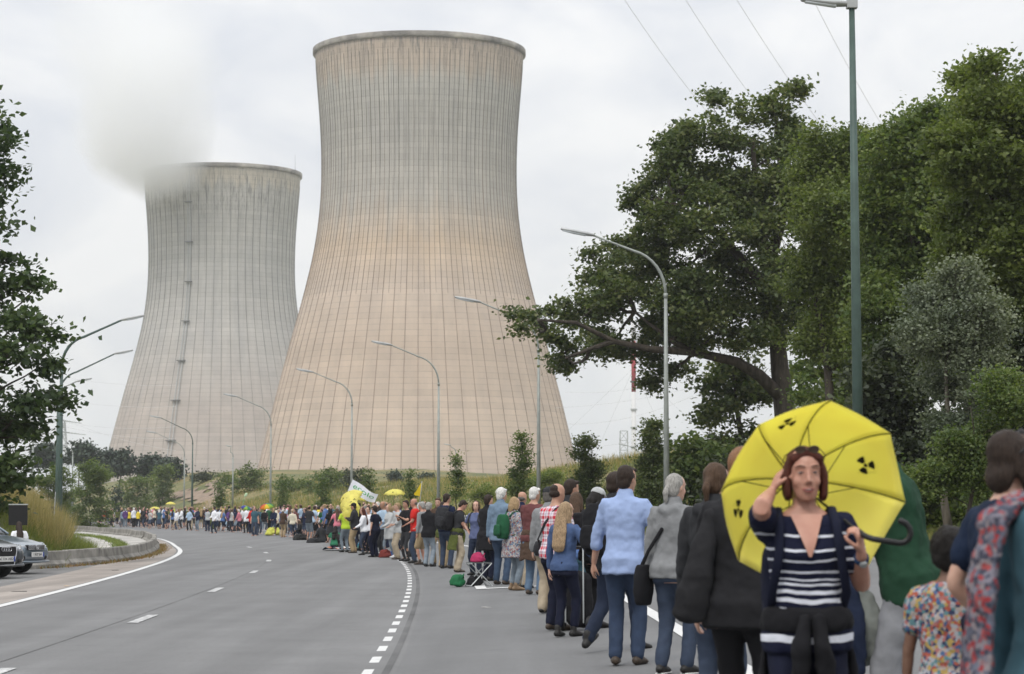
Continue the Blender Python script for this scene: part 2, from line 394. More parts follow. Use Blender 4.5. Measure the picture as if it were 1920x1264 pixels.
# ================================================================== cooling towers
def tower_mat(name, stops, streak, band, line_d, nm):
    """concrete shell: height colour zones, lift joints, vertical rain streaks (object coordinates)"""
    m, nt, b, out = nmat(name)
    co = nd(nt, 'ShaderNodeTexCoord').outputs['Object']
    sp = nd(nt, 'ShaderNodeSeparateXYZ', {0: co})
    ang = nd(nt, 'ShaderNodeMath', {0: sp.outputs['Y'], 1: sp.outputs['X']}, operation='ARCTAN2').outputs[0]
    zz = nd(nt, 'ShaderNodeMath', {0: sp.outputs['Z'], 1: 160.0}, operation='DIVIDE').outputs[0]
    def cyl(sa, sz, off=0.0):
        a = nd(nt, 'ShaderNodeMath', {0: ang, 1: sa}, operation='MULTIPLY').outputs[0]
        z = nd(nt, 'ShaderNodeMath', {0: sp.outputs['Z'], 1: sz}, operation='MULTIPLY').outputs[0]
        return nd(nt, 'ShaderNodeCombineXYZ', {0: a, 1: z, 2: off}).outputs[0]
    # slow edge wobble of the zones
    nw = nd(nt, 'ShaderNodeTexNoise', {'Vector': cyl(9.0, 0.02, 3.0), 'Scale': 1.0, 'Detail': 3.0})
    w = nd(nt, 'ShaderNodeMath', {0: nw.outputs['Fac'], 1: 0.10, 2: -0.05}, operation='MULTIPLY_ADD').outputs[0]
    h = nd(nt, 'ShaderNodeMath', {0: zz, 1: w}, operation='ADD').outputs[0]
    base = ramp(nt, h, stops).outputs[0]
    # single lifts differ a little in tone
    fl = nd(nt, 'ShaderNodeMath', {0: sp.outputs['Z'], 1: 0.5}, operation='MULTIPLY').outputs[0]
    flr = nd(nt, 'ShaderNodeMath', {0: fl}, operation='FLOOR').outputs[0]
    fa = nd(nt, 'ShaderNodeMath', {0: ang, 1: nm/(2*math.pi)}, operation='MULTIPLY').outputs[0]
    far = nd(nt, 'ShaderNodeMath', {0: fa}, operation='FLOOR').outputs[0]
    wn1 = nd(nt, 'ShaderNodeTexWhiteNoise', {'Vector': nd(nt, 'ShaderNodeCombineXYZ', {0: far, 1: flr}).outputs[0]}, noise_dimensions='3D')
    wn2 = nd(nt, 'ShaderNodeTexWhiteNoise', {'W': flr}, noise_dimensions='1D')
    t1 = ramp(nt, wn1.outputs['Value'], [(0, [0.965]*3), (1, [1.035]*3)]).outputs[0]
    t2 = ramp(nt, wn2.outputs['Value'], [(0, [0.95]*3), (1, [1.05]*3)]).outputs[0]
    x = nd(nt, 'ShaderNodeMixRGB', {0: 1.0, 1: base, 2: t1}, blend_type='MULTIPLY').outputs[0]
    x = nd(nt, 'ShaderNodeMixRGB', {0: 1.0, 1: x, 2: t2}, blend_type='MULTIPLY').outputs[0]
    # cloudy dirt
    nc = nd(nt, 'ShaderNodeTexNoise', {'Vector': cyl(6.0, 0.05), 'Scale': 1.0, 'Detail': 7.0, 'Roughness': 0.65})
    x = nd(nt, 'ShaderNodeMixRGB', {0: 1.0, 1: x, 2: ramp(nt, nc.outputs['Fac'], [(0.3, [0.86, 0.86, 0.87]), (0.7, [1.1, 1.09, 1.07])]).outputs[0]}, blend_type='MULTIPLY').outputs[0]
    # rain streaks running down from the rim
    ns = nd(nt, 'ShaderNodeTexNoise', {'Vector': cyl(95.0, 0.035), 'Scale': 1.0, 'Detail': 4.0, 'Roughness': 0.7})
    sk = ramp(nt, ns.outputs['Fac'], [(0.48, (0, 0, 0)), (0.68, (1, 1, 1))]).outputs[0]
    msk = ramp(nt, h, streak).outputs[0]
    sf = nd(nt, 'ShaderNodeMixRGB', {0: 1.0, 1: sk, 2: msk}, blend_type='MULTIPLY').outputs[0]
    x = nd(nt, 'ShaderNodeMixRGB', {0: sf, 1: x, 2: (0.13, 0.12, 0.105, 1)}).outputs[0]
    # blotches of algae under the rim
    nb = nd(nt, 'ShaderNodeTexNoise', {'Vector': cyl(40.0, 0.11, 7.0), 'Scale': 1.0, 'Detail': 6.0, 'Roughness': 0.75})
    bb = ramp(nt, nb.outputs['Fac'], [(0.50, (0, 0, 0)), (0.60, (1, 1, 1))]).outputs[0]
    bm = nd(nt, 'ShaderNodeMixRGB', {0: 1.0, 1: bb, 2: ramp(nt, h, band).outputs[0]}, blend_type='MULTIPLY').outputs[0]
    x = nd(nt, 'ShaderNodeMixRGB', {0: bm, 1: x, 2: (0.15, 0.145, 0.13, 1)}).outputs[0]
    # lift joints
    fr = nd(nt, 'ShaderNodeMath', {0: fl}, operation='FRACT').outputs[0]
    ln = ramp(nt, fr, [(0.0, (1, 1, 1)), (0.10, (1, 1, 1)), (0.16, (0, 0, 0)), (1.0, (0, 0, 0))]).outputs[0]
    nl = nd(nt, 'ShaderNodeTexNoise', {'Vector': cyl(14.0, 0.3, 5.0), 'Scale': 1.0, 'Detail': 3.0})
    lm = nd(nt, 'ShaderNodeMixRGB', {0: 1.0, 1: ln, 2: ramp(nt, nl.outputs['Fac'], [(0.25, [0.15*line_d]*3), (0.7, [line_d]*3)]).outputs[0]}, blend_type='MULTIPLY').outputs[0]
    x = nd(nt, 'ShaderNodeMixRGB', {0: lm, 1: x, 2: (0.16, 0.15, 0.135, 1)}).outputs[0]
    nt.links.new(x, b.inputs['Base Color']); b.inputs['Roughness'].default_value = 0.9; b.inputs['Specular IOR Level'].default_value = 0.15
    return m
# profile read off the photograph: photo row -> half width in pixels, at 840 m
_prof = [(102, 197), (150, 193.5), (206, 188.5), (250, 185.3), (300, 183.6), (345, 183.6), (385, 185.6), (423, 189.5), (460, 195), (500, 203), (572, 221), (645, 241.5), (760, 271), (890, 302), (925, 310), (958, 318)]
TZ = [(at(784, y, 840-40).z-0.0) for y, w in _prof]
TZ = [at(784, y, 838.5).z for y, w in _prof]; TR = [w/4533.0*838.5 for y, w in _prof]
TZ[-1] = 0.0
_zs = np.linspace(0, TZ[0], 81); _rs = np.interp(_zs, TZ[::-1], TR[::-1])
_rs = np.convolve(np.concatenate([_rs[:1]-(_rs[3:0:-1]-_rs[:1]), _rs, 2*_rs[-1]-_rs[-2:-5:-1]]), np.array([1, 2, 3, 4, 3, 2, 1])/16.0, 'valid')
TOPZ = float(_zs[-1])
def lathe(rz, n):
    v = []; f = []
    for r, z in rz:
        for j in range(n):
            a = 2*math.pi*j/n; v.append((r*math.cos(a), r*math.sin(a), z))
    for i in range(len(rz)-1):
        for j in range(n):
            a, b = i*n+j, i*n+(j+1) % n; f.append((a, b, b+n, a+n))
    return v, f
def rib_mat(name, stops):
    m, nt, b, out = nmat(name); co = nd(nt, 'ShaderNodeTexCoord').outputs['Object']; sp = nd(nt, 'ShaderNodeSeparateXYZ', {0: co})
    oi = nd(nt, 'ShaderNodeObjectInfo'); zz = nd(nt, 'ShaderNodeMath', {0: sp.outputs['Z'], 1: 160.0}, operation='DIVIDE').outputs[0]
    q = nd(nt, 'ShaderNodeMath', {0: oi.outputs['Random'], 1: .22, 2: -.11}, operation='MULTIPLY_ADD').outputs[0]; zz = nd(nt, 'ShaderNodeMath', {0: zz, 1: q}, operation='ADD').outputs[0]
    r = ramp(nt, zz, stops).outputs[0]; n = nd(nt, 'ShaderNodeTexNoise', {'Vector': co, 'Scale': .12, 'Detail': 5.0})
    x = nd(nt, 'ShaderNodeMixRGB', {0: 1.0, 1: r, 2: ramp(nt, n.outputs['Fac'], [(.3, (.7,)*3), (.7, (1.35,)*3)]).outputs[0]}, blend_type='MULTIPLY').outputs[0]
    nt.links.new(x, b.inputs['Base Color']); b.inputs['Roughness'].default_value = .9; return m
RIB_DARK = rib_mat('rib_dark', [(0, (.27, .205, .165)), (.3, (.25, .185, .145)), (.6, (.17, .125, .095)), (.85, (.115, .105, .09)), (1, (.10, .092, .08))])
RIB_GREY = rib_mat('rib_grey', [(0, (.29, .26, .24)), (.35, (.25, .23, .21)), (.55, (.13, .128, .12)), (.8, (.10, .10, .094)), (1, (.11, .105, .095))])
RIMM = M('rim_concrete', (0.21, 0.195, 0.172), 0.5, 0.12, 0.9)
def tower(px, d, label, smat, ribm, nrib, rot, minor):
    x = xat(px, d)
    root = empty('cooling_tower', (x, d, 0), rot, label, 'cooling tower')
    outer = list(zip(_rs, _zs)); inner = [(r-0.9, z) for r, z in outer[::-1]]
    v, f = lathe(outer + inner[::4]+inner[-1:], 160)
    o = bpy.data.objects.new('shell', npmesh('shell', v, f, [smat], True)); link(o, root)
    r = _rs[-1]
    v, f = lathe([(r-0.5, TOPZ-0.4), (r+0.75, TOPZ+0.0), (r+0.85, TOPZ+0.25), (r+0.85, TOPZ+1.8), (r-0.6, TOPZ+1.8), (r-0.6, TOPZ-0.4)], 192)
    o = bpy.data.objects.new('rim', npmesh('rim', v, f, [RIMM], False)); link(o, root)
    def ribmesh(w, h, z0, z1):
        idx = [i for i in range(len(_zs)) if z0 <= _zs[i] <= z1][::2]; v = []; f = []
        for i in idx:
            r, z = _rs[i], _zs[i]
            v += [(r-0.15, -w, z), (r+h, -w*0.8, z), (r+h, w*0.8, z), (r-0.15, w, z)]
        for k in range(len(idx)-1):
            a = k*4; f += [(a, a+1, a+5, a+4), (a+1, a+2, a+6, a+5), (a+2, a+3, a+7, a+6)]
        return npmesh('rib', v, f, [ribm])
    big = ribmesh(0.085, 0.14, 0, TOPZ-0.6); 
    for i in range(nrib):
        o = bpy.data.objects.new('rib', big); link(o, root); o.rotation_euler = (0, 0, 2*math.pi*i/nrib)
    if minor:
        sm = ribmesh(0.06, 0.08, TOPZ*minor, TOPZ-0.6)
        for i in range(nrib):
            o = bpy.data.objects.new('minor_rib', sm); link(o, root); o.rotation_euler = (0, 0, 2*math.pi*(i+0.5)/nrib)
    return root
g0 = (0.42, 0.41, 0.385); 
MAT_T1 = tower_mat('tower_shell_warm', [(0.0, (0.47, 0.375, 0.305)), (0.18, (0.49, 0.40, 0.325)), (0.36, (0.46, 0.37, 0.295)), (0.48, (0.485, 0.40, 0.33)), (0.575, (0.49, 0.385, 0.285)), (0.62, (0.475, 0.40, 0.325)), (0.68, (0.43, 0.405, 0.365)), (0.82, (0.40, 0.385, 0.355)), (0.92, (0.43, 0.415, 0.38)), (0.955, (0.46, 0.385, 0.315)), (1.0, (0.45, 0.37, 0.30))],
    [(0.0, (0.02,)*3), (0.55, (0.06,)*3), (0.66, (0.5,)*3), (0.9, (0.75,)*3), (1.0, (0.8,)*3)], [(0.0, (0,)*3), (0.955, (0,)*3), (0.985, (0.5,)*3), (1.0, (0.85,)*3)], 0.36, 64)
MAT_T2 = tower_mat('tower_shell_grey', [(0.0, (0.40, 0.355, 0.325)), (0.3, (0.42, 0.37, 0.335)), (0.45, (0.41, 0.385, 0.36)), (0.55, (0.42, 0.405, 0.385)), (0.75, (0.40, 0.395, 0.375)), (0.95, (0.41, 0.40, 0.37)), (0.975, (0.46, 0.42, 0.345)), (1.0, (0.44, 0.40, 0.33))],
    [(0.0, (0.02,)*3), (0.4, (0.06,)*3), (0.6, (0.3,)*3), (0.8, (0.45,)*3), (1.0, (0.5,)*3)], [(0.0, (0,)*3), (0.84, (0,)*3), (0.9, (0.8,)*3), (0.94, (0.95,)*3), (1.0, (0.45,)*3)], 0.42, 60)
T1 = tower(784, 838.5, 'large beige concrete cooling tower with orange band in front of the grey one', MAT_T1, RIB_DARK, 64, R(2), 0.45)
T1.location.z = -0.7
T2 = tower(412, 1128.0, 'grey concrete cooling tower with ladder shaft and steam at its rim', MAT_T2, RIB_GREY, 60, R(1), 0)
T2.location.z = -3.2
# lightning rods and the ladder shaft of the grey tower
STEEL = M('galvanised_steel', (0.42, 0.44, 0.44), 0.15, 3.0, 0.5, metal=0.3)
DSTEEL = M('dark_steel', (0.13, 0.135, 0.135), 0.2, 3.0, 0.6)
def ladder(root, wa):
    zs = [i for i in range(4, len(_zs)-1, 2)]
    mb = MB(); 
    a = wa - root.rotation_euler.z
    def P(r, z, da=0.0): return (r*math.cos(a+da), r*math.sin(a+da), z)
    for s in (-0.016, 0.016):
        mb.tube([P(_rs[i]+0.7, _zs[i], s) for i in zs], [0.16]*len(zs), 5)
    mb.build('ladder_shaft', STEEL, root)
    for i in range(0, len(_zs)-3, 9):
        r, z = _rs[i], _zs[i]
        m = MB(); rr = []
        for da, q in ((-0.045, 0.1), (0.045, 0.1), (0.045, 1.9), (-0.045, 1.9)): rr.append(P(r+q, z, da))
        m.add(rr+[(x, y, zz+0.35) for x, y, zz in rr], [(3, 2, 1, 0), (4, 5, 6, 7), (0, 1, 5, 4), (1, 2, 6, 5), (2, 3, 7, 6), (3, 0, 4, 7)])
        m.build('platform', DSTEEL, root)
ladder(T2, R(270)-math.asin(50/147.0)*0.93)
for px in (358, 553):
    k = (px-412)/147.0; a = -math.pi/2 + math.asin(k)
    r = _rs[-1]; ro = T2.rotation_euler.z
    MB().tube([(r*math.cos(a-ro), r*math.sin(a-ro), TOPZ+1), (r*math.cos(a-ro), r*math.sin(a-ro), TOPZ+9)], [0.08, 0.04], 5).build('lightning_rod', DSTEEL, T2)

# steam leaving the grey tower
def steam():
    m = bpy.data.materials.new('steam'); m.use_nodes = True; nt = m.node_tree; nt.nodes.clear()
    out = nt.nodes.new('ShaderNodeOutputMaterial'); vol = nt.nodes.new('ShaderNodeVolumePrincipled')
    vol.inputs['Color'].default_value = (0.955, 0.96, 0.968, 1); vol.inputs['Anisotropy'].default_value = 0.2
    co = nd(nt, 'ShaderNodeTexCoord').outputs['Object']
    n = nd(nt, 'ShaderNodeTexNoise', {'Vector': co, 'Scale': 0.03, 'Detail': 5.0, 'Roughness': 0.6})
    # fall off towards the outside of the puff chain: distance to a bent axis
    sp = nd(nt, 'ShaderNodeSeparateXYZ', {0: co})
    tz = nd(nt, 'ShaderNodeMath', {0: sp.outputs['Z'], 1: 150.0}, operation='DIVIDE', use_clamp=True).outputs[0]
    ax = nd(nt, 'ShaderNodeMath', {0: tz, 1: -18.0}, operation='MULTIPLY').outputs[0]
    dx = nd(nt, 'ShaderNodeMath', {0: sp.outputs['X'], 1: ax}, operation='SUBTRACT').outputs[0]
    zc = nd(nt, 'ShaderNodeMath', {0: sp.outputs['Z'], 1: 14.0}, operation='SUBTRACT').outputs[0]
    zlow = nd(nt, 'ShaderNodeMath', {0: zc, 1: 0.0}, operation='MINIMUM').outputs[0]
    zl2 = nd(nt, 'ShaderNodeMath', {0: zlow, 1: 1.1}, operation='MULTIPLY').outputs[0]
    ln = nd(nt, 'ShaderNodeVectorMath', {0: nd(nt, 'ShaderNodeCombineXYZ', {0: dx, 1: sp.outputs['Y'], 2: zl2}).outputs[0]}, operation='LENGTH').outputs['Value']
    rad = nd(nt, 'ShaderNodeMath', {0: tz, 1: 22.0, 2: 25.0}, operation='MULTIPLY_ADD').outputs[0]
    q = nd(nt, 'ShaderNodeMath', {0: ln, 1: rad}, operation='DIVIDE').outputs[0]
    nn = nd(nt, 'ShaderNodeMath', {0: n.outputs['Fac'], 1: 1.35, 2: -0.70}, operation='MULTIPLY_ADD').outputs[0]
    q2 = nd(nt, 'ShaderNodeMath', {0: q, 1: nn}, operation='ADD').outputs[0]
    den = nd(nt, 'ShaderNodeMapRange', {'Value': q2, 'From Min': 1.1, 'From Max': 0.3, 'To Min': 0.0, 'To Max': 0.14}).outputs[0]
    fade = nd(nt, 'ShaderNodeMapRange', {'Value': tz, 'From Min': 0.04, 'From Max': 0.58, 'To Min': 1.0, 'To Max': 0.0}).outputs[0]
    d2 = nd(nt, 'ShaderNodeMath', {0: den, 1: fade}, operation='MULTIPLY').outputs[0]
    nt.links.new(d2, vol.inputs['Density']); nt.links.new(vol.outputs[0], out.inputs['Volume'])
    base = at(286, 338, 1085)
    rg = []
    for z, r, xo in ((-20, 14, 0), (-14, 32, 0), (0, 44, 0), (30, 50, -3), (80, 58, -9), (130, 64, -15), (149, 40, -18)):
        rg.append([(xo+r*math.cos(2*math.pi*j/20), r*math.sin(2*math.pi*j/20), z) for j in range(20)])
    o = MB().rings(rg).build('steam', m); o.location = (base.x, base.y, base.z); tag(o, 'white steam plume drifting off the grey cooling tower', 'steam', kind='stuff')
steam()
# ================================================================== street lamps, masts, far plant
LGREY = M('lamp_grey', (0.27, 0.29, 0.27), 0.12, 2.0, 0.5, metal=0.2); LGREEN = M('lamp_green', (0.058, 0.092, 0.08), 0.15, 2.0, 0.5)
LENS = M('lamp_lens', (0.62, 0.66, 0.70), 0.06, 2.0, 0.25); HOUSING = M('lamp_housing', (0.36, 0.37, 0.37), 0.1, 2.0, 0.45, metal=0.3)
def lamp(px, tip, d, label, mat, rb=0.11, rt=0.055, side=-1, head_len=None, group='street lamps along the bend'):
    """curved-arm lamp: post at photo column px, luminaire tip at photo pixel tip, d metres away"""
    x = xat(px, d); z0 = hz(x, d); T = at(tip[0], tip[1], d)
    root = empty('street_lamp', (x, d, z0-0.02), 0, label, 'street lamp', group)
    hgt = T.z - z0; reach = T.x - x; s = 1 if reach > 0 else -1; reach = abs(reach)
    zb = hgt - 2.1*max(0.6, reach/3.3)           # where the bend begins
    MB().tube([(0, 0, 0), (0, 0, zb*0.5), (0, 0, zb)], [rb, (rb+rt)/2, rt], 10, cap=False).build('pole', mat, root, True)
    MB().tube([(0, 0, zb-0.12), (0, 0, zb+0.06)], [rt*1.3, rt*1.3], 10, cap=False).build('collar', mat, root, True)
    # arm: quarter bend then a gently rising straight
    hl = 1.15 if head_len is None else head_len
    pts = []; r = min(1.5, reach*0.42); 
    for k in range(9):
        a = R(78)*k/8; pts.append((s*(r-r*math.cos(a)), 0, zb+r*1.12*math.sin(a)))
    ex, ez = (reach-hl)*s, hgt-0.20*hl
    pts += [(pts[-1][0]*(1-t)+ex*t, 0, pts[-1][2]*(1-t)+ez*t) for t in (0.5, 1.0)]
    MB().tube(pts, [rt*0.95]*5+[rt*0.8]*4+[rt*0.65]*2, 8, cap=False).build('arm', mat, root, True)
    ang = math.atan2(hgt-ez, hl)
    hd = MB(); u = Vector((s*math.cos(ang), 0, math.sin(ang))); e = Vector((ex, 0, ez))
    hd.tube([e-u*0.08, e+u*0.15, e+u*hl*0.6, e+u*hl], [(0.07, 0.05), (0.13, 0.075), (0.125, 0.07), (0.09, 0.05)], 10, (0, 1, 0)).build('luminaire', HOUSING, root, True)
    dn = Vector((0, 0, -0.05))
    MB().tube([e+u*0.25+dn, e+u*hl*0.6+dn, e+u*hl*0.96+dn*0.8], [(0.10, 0.05), (0.105, 0.052), (0.07, 0.035)], 10, (0, 1, 0)).build('lens', LENS, root, True)
    return root
lamp(1250, (1052, 428), 89.5, 'grey curved lamp in front of the oak, nearest of the curved lamps', LGREY, 0.125, 0.06)
lamp(1010, (853, 556), 117.5, 'grey curved lamp rising against the right flank of the beige tower', LGREY, 0.12)
lamp(822, (697, 639), 147.8, 'grey curved lamp in front of the middle of the beige tower', LGREY, 0.12)
lamp(659, (556, 691), 177.6, 'grey curved lamp rising above the white flag', LGREY, 0.12)
lamp(507, (419, 738), 215, 'grey curved lamp standing where the two towers overlap', LGREY, 0.12)
lamp(360, (281, 779), 264, 'dark green curved lamp at the crowd in front of the grey tower', LGREEN, 0.14)
lamp(345, (275, 808), 300, 'grey curved lamp just beyond the dark green one by the bank path', LGREY, 0.13)
lamp(112, (270, 591), 129, 'green curved lamp with its arm over the left carriageway, nearest of three', LGREEN, 0.15, 0.085)
lamp(106, (249, 656), 157, 'green curved lamp behind the first green one, arm pointing right', LGREEN, 0.13, 0.07)
lamp(60, (172, 709), 190, 'curved lamp mostly hidden by the maple, arm pointing right', LGREY, 0.13, 0.07)
lamp(135, (112, 833), 320, 'small grey lamp beside the dark bush at the far left', LGREY, 0.14, 0.08, head_len=0.8)
lamp(436, (424, 835), 300, 'small grey lamp with a short arm on the bank', LGREY, 0.13, 0.07, head_len=0.6)
lamp(855, (833, 832), 330, 'short lamp peeping over the bank before the beige tower', LGREY, 0.13, 0.07, head_len=0.8)
lamp(1198, (1160, 832), 300, 'thin curved lamp on the bank beside the lattice mast', LGREY, 0.09, 0.05, head_len=1.0)

def tall_lamp():
    d = 57.0; x = xat(1611, d); z0 = hz(x, d); top = at(1597, 8, d)
    root = empty('street_lamp', (x, d, z0-0.02), 0, 'tall straight green lamp post with box luminaire beside the right-hand trees', 'street lamp')
    h = top.z-z0; dx = top.x-x
    MB().tube([(0, 0, 0), (dx*0.5, 0, h*0.5), (dx, 0, h)], [0.135, 0.11, 0.068], 12, cap=False).build('pole', LGREEN, root, True)
    MB().box((dx, 0, h+0.02), (0.26, 0.22, 0.22)).build('bracket', HOUSING, root, False, 0.02)
    MB().tube([(dx-0.1, 0, h+0.03), (dx-0.45, 0, h+0.04), (dx-1.18, 0, h+0.13)], [(0.11, 0.07), (0.16, 0.085), (0.12, 0.05)], 10, (0, 1, 0)).build('luminaire', HOUSING, root, True)
    MB().tube([(dx-0.4, 0, h-0.02), (dx-1.1, 0, h+0.08)], [(0.12, 0.05), (0.1, 0.04)], 10, (0, 1, 0)).build('lens', LENS, root, True)
tall_lamp()

# guard rail on the far verge
def guard_rail():
    root = empty('guard_rail', (float(XB(80))+KERB+0.9, 80, hz(float(XB(80))+KERB+0.9, 80)), 0, 'galvanised steel guard rail on the verge behind the people', 'guard rail')
    L = Vector(root.location); ys = np.arange(62, 190, 4.0)
    P = [Vector((float(XB(y))+KERB+0.8, y, hz(float(XB(y))+KERB+0.8, y)))-L for y in ys]
    for p in P: MB().box((p.x+0.1, p.y, p.z+0.3), (0.06, 0.10, 0.70)).build('post', STEEL, root)
    prof = [(-0.04, 0.44), (-0.09, 0.50), (-0.09, 0.56), (-0.04, 0.60), (-0.09, 0.64), (-0.09, 0.70), (-0.04, 0.76), (-0.02, 0.76), (-0.06, 0.66), (-0.02, 0.60), (-0.06, 0.53), (-0.02, 0.44)]
    for a, b in zip(P[:-1], P[1:]):
        MB().rings([[(p.x+u, p.y, p.z+w) for u, w in prof] for p in (a, b)]).build('rail', STEEL, root)
guard_rail()

# red and white stack, lattice mast, domed building, pylon
def far_plant():
    WHT = M('stack_white', (0.62, 0.62, 0.62), 0.06, 0.2, 0.7); RED = M('stack_red', (0.36, 0.05, 0.06), 0.1, 0.2, 0.7)
    d = 700.0; x = xat(1189, d); k = 1/ppm(d)
    root = empty('stack', (x, d, 0), 0, 'slim red and white banded exhaust stack rising behind the oak', 'stack')
    zr = [at(1189, y, d).z for y in (862, 735, 690, 640, 600)]
    r = 4.2*k
    MB().tube([(0, 0, 0), (0, 0, zr[1])], [r*1.15, r], 14, cap=False).build('white_section', WHT, root, True)
    MB().tube([(0, 0, zr[1]), (0, 0, zr[3])], [r, r*0.98], 14, cap=False).build('red_section', RED, root, True)
    MB().tube([(0, 0, zr[3]), (0, 0, zr[4])], [r*0.98, r*0.95], 14, cap=False).build('white_section', WHT, root, True)
    for y in (716, 768, 802, 838):
        z = at(1189, y, d).z; MB().tube([(0, 0, z-0.25), (0, 0, z+0.25)], [r*1.5, r*1.5], 14, cap=False).build('gallery', DSTEEL if y < 740 else STEEL, root)
    # guy wires
    for sx, sy in ((-1, -0.3), (1, -0.3), (-0.4, 1), (0.5, 1)):
        MB().tube([(0, 0, zr[2]), (sx*45, sy*45, 0)], [0.025, 0.025], 4, cap=False).build('guy_wire', STEEL, root)
    # lattice mast
    d = 600.0; x = xat(1170, d); root = empty('lattice_mast', (x, d, 0), 0, 'grey steel lattice mast beside the red and white stack', 'mast')
    zt = at(1170, 808, d).z; w0, w1 = 1.25, 0.9
    for sx in (-1, 1):
        for sy in (-1, 1): MB().tube([(sx*w0, sy*w0, 0), (sx*w1, sy*w1, zt)], [0.11, 0.11], 5, cap=False).build('leg', STEEL, root)
    n = 9; mbs = MB()
    for i in range(n):
        za, zb = zt*i/n, zt*(i+1)/n; wa = w0+(w1-w0)*i/n; wb = w0+(w1-w0)*(i+1)/n
        for p, q in (((-1, -1), (1, -1)), ((1, -1), (1, 1)), ((1, 1), (-1, 1)), ((-1, 1), (-1, -1))):
            m = MB()
            m.tube([(p[0]*wa, p[1]*wa, za), (q[0]*wb, q[1]*wb, zb)], [0.06]*2, 4, cap=False)
            m.tube([(p[0]*wb, p[1]*wb, zb), (q[0]*wb, q[1]*wb, zb)], [0.06]*2, 4, cap=False); m.build('brace', STEEL, root)
    # domed building
    d = 520.0; c = at(1262, 850, d); kk = 1/ppm(d)
    root = empty('domed_building', (c.x, d, 0), 0, 'low building with a shallow grey domed roof behind the bank', 'building')
    DM = M('dome_grey', (0.27, 0.275, 0.285), 0.06, 0.1, 0.6); WM = M('plant_wall', (0.50, 0.50, 0.49), 0.06, 0.1, 0.8)
    zt = at(1262, 850, d).z; ht = at(1262, 826, d).z-zt; rr = 62*kk
    v, f = lathe([(rr*math.cos(R(a)), zt+ht*math.sin(R(a))) for a in (0, 12, 25, 40, 55, 70, 85, 89.5)], 40)
    o = bpy.data.objects.new('roof', npmesh('dome_roof', v, f, [DM], True)); link(o, root)
    v, f = lathe([(rr*0.99, 0), (rr*0.99, zt+0.1)], 40); o = bpy.data.objects.new('wall', npmesh('round_wall', v, f, [WM], True)); link(o, root)
    v, f = lathe([(rr*1.005, zt-0.9), (rr*1.01, zt-0.05)], 40); o = bpy.data.objects.new('eaves_band', npmesh('eaves', v, f, [DSTEEL], True)); link(o, root)
    # grey building seen between the trunks
    d = 330.0; c = at(1560, 770, d); root = empty('plant_building', (c.x, d, 0), 0, 'pale grey plant building glimpsed between the tree trunks', 'building')
    zt = at(1560, 745, d).z
    MB().box((0, 8, zt/2), (12.5, 14, zt)).build('wall', WM, root); MB().box((0, 8, zt+0.3), (13.1, 14.6, 0.6)).build('roof', DM, root)
    for i in range(4): MB().box((-4.5+i*3, 0.95, zt-3), (1.6, 0.12, 1.4)).build('window', DSTEEL, root)
    # far pylon at the left
    d = 650.0; c = at(118, 790, d); root = empty('pylon', (c.x, d, 0), 0, 'distant steel transmission pylon beside the green lamp at the left', 'pylon')
    zt = c.z
    for sx in (-1, 1):
        for sy in (-1, 1): MB().tube([(sx*2.6, sy*2.6, 0), (sx*0.5, sy*0.5, zt)], [0.16, 0.12], 4, cap=False).build('leg', STEEL, root)
    for i in range(9):
        t0, t1 = i/9, (i+1)/9; a = 2.6-2.1*t0; b = 2.6-2.1*t1
        for sy in (-1, 1):
            m = MB(); m.tube([(-a, sy*a, zt*t0), (b, sy*b, zt*t1)], [0.08]*2, 4, cap=False); m.tube([(a, sy*a, zt*t0), (-b, sy*b, zt*t1)], [0.08]*2, 4, cap=False); m.build('brace', STEEL, root)
    for t, w in ((0.98, 5.0), (0.86, 6.2)): MB().tube([(-w, 0, zt*t), (0, 0, zt*t+0.8), (w, 0, zt*t)], [0.1, 0.22, 0.1], 4).build('cross_arm', STEEL, root)
far_plant()

# overhead wires (each one a sagging cable with real depth)
WIRE = M('cable', (0.62, 0.62, 0.64), 0.05, 1.0, 0.6)
def wire(a, b, sag, label, r, n=14, group='overhead power cables'):
    a, b = Vector(a), Vector(b); pts = []
    for i in range(n+1):
        t = i/n; p = a.lerp(b, t); p.z -= sag*4*t*(1-t); pts.append(p-a)
    o = MB().tube(pts, [r]*(n+1), 5, cap=False).build('power_cable', WIRE); o.location = a
    tag(o, label, 'cable', group)
for i, (p, q) in enumerate((((1150, -32), (1330, 215)), ((1268, -28), (1450, 235)), ((1360, -35), (1555, 255)), ((1515, -20), (1660, 245)))):
    wire(at(p[0], p[1], 260), at(q[0], q[1], 330), 0.5, ['thin overhead cable crossing the sky beside the beige tower', 'thin overhead cable descending to the top of the oak', 'thin overhead cable passing the right shoulder of the oak', 'thin overhead cable behind the tall green lamp post'][i], 0.024)
for i, (p, q) in enumerate((((1040, 765), (1420, 690)), ((1060, 842), (1420, 765)), ((1060, 735), (1300, 695)), ((1060, 795), (1300, 742)))):
    wire(at(p[0], p[1], 640), at(q[0], q[1], 600), 2.0, ['faint power line above the domed building', 'faint power line passing behind the lattice mast', 'highest faint power line below the oak limb', 'faint power line crossing the white part of the stack'][i], 0.035)
for i, (p, q) in enumerate((((100, 704), (330, 722)), ((100, 747), (330, 762)), ((122, 792), (330, 800)), ((122, 800), (330, 822)), ((122, 788), (330, 845)))):
    wire(at(p[0], p[1], 655), at(q[0], q[1], 660), 1.0, ['upper faint line left of the grey tower', 'second faint line left of the grey tower', 'faint line leaving the far pylon level', 'faint line leaving the far pylon and sloping gently', 'lowest faint line sloping from the pylon behind the pines'][i], 0.03)
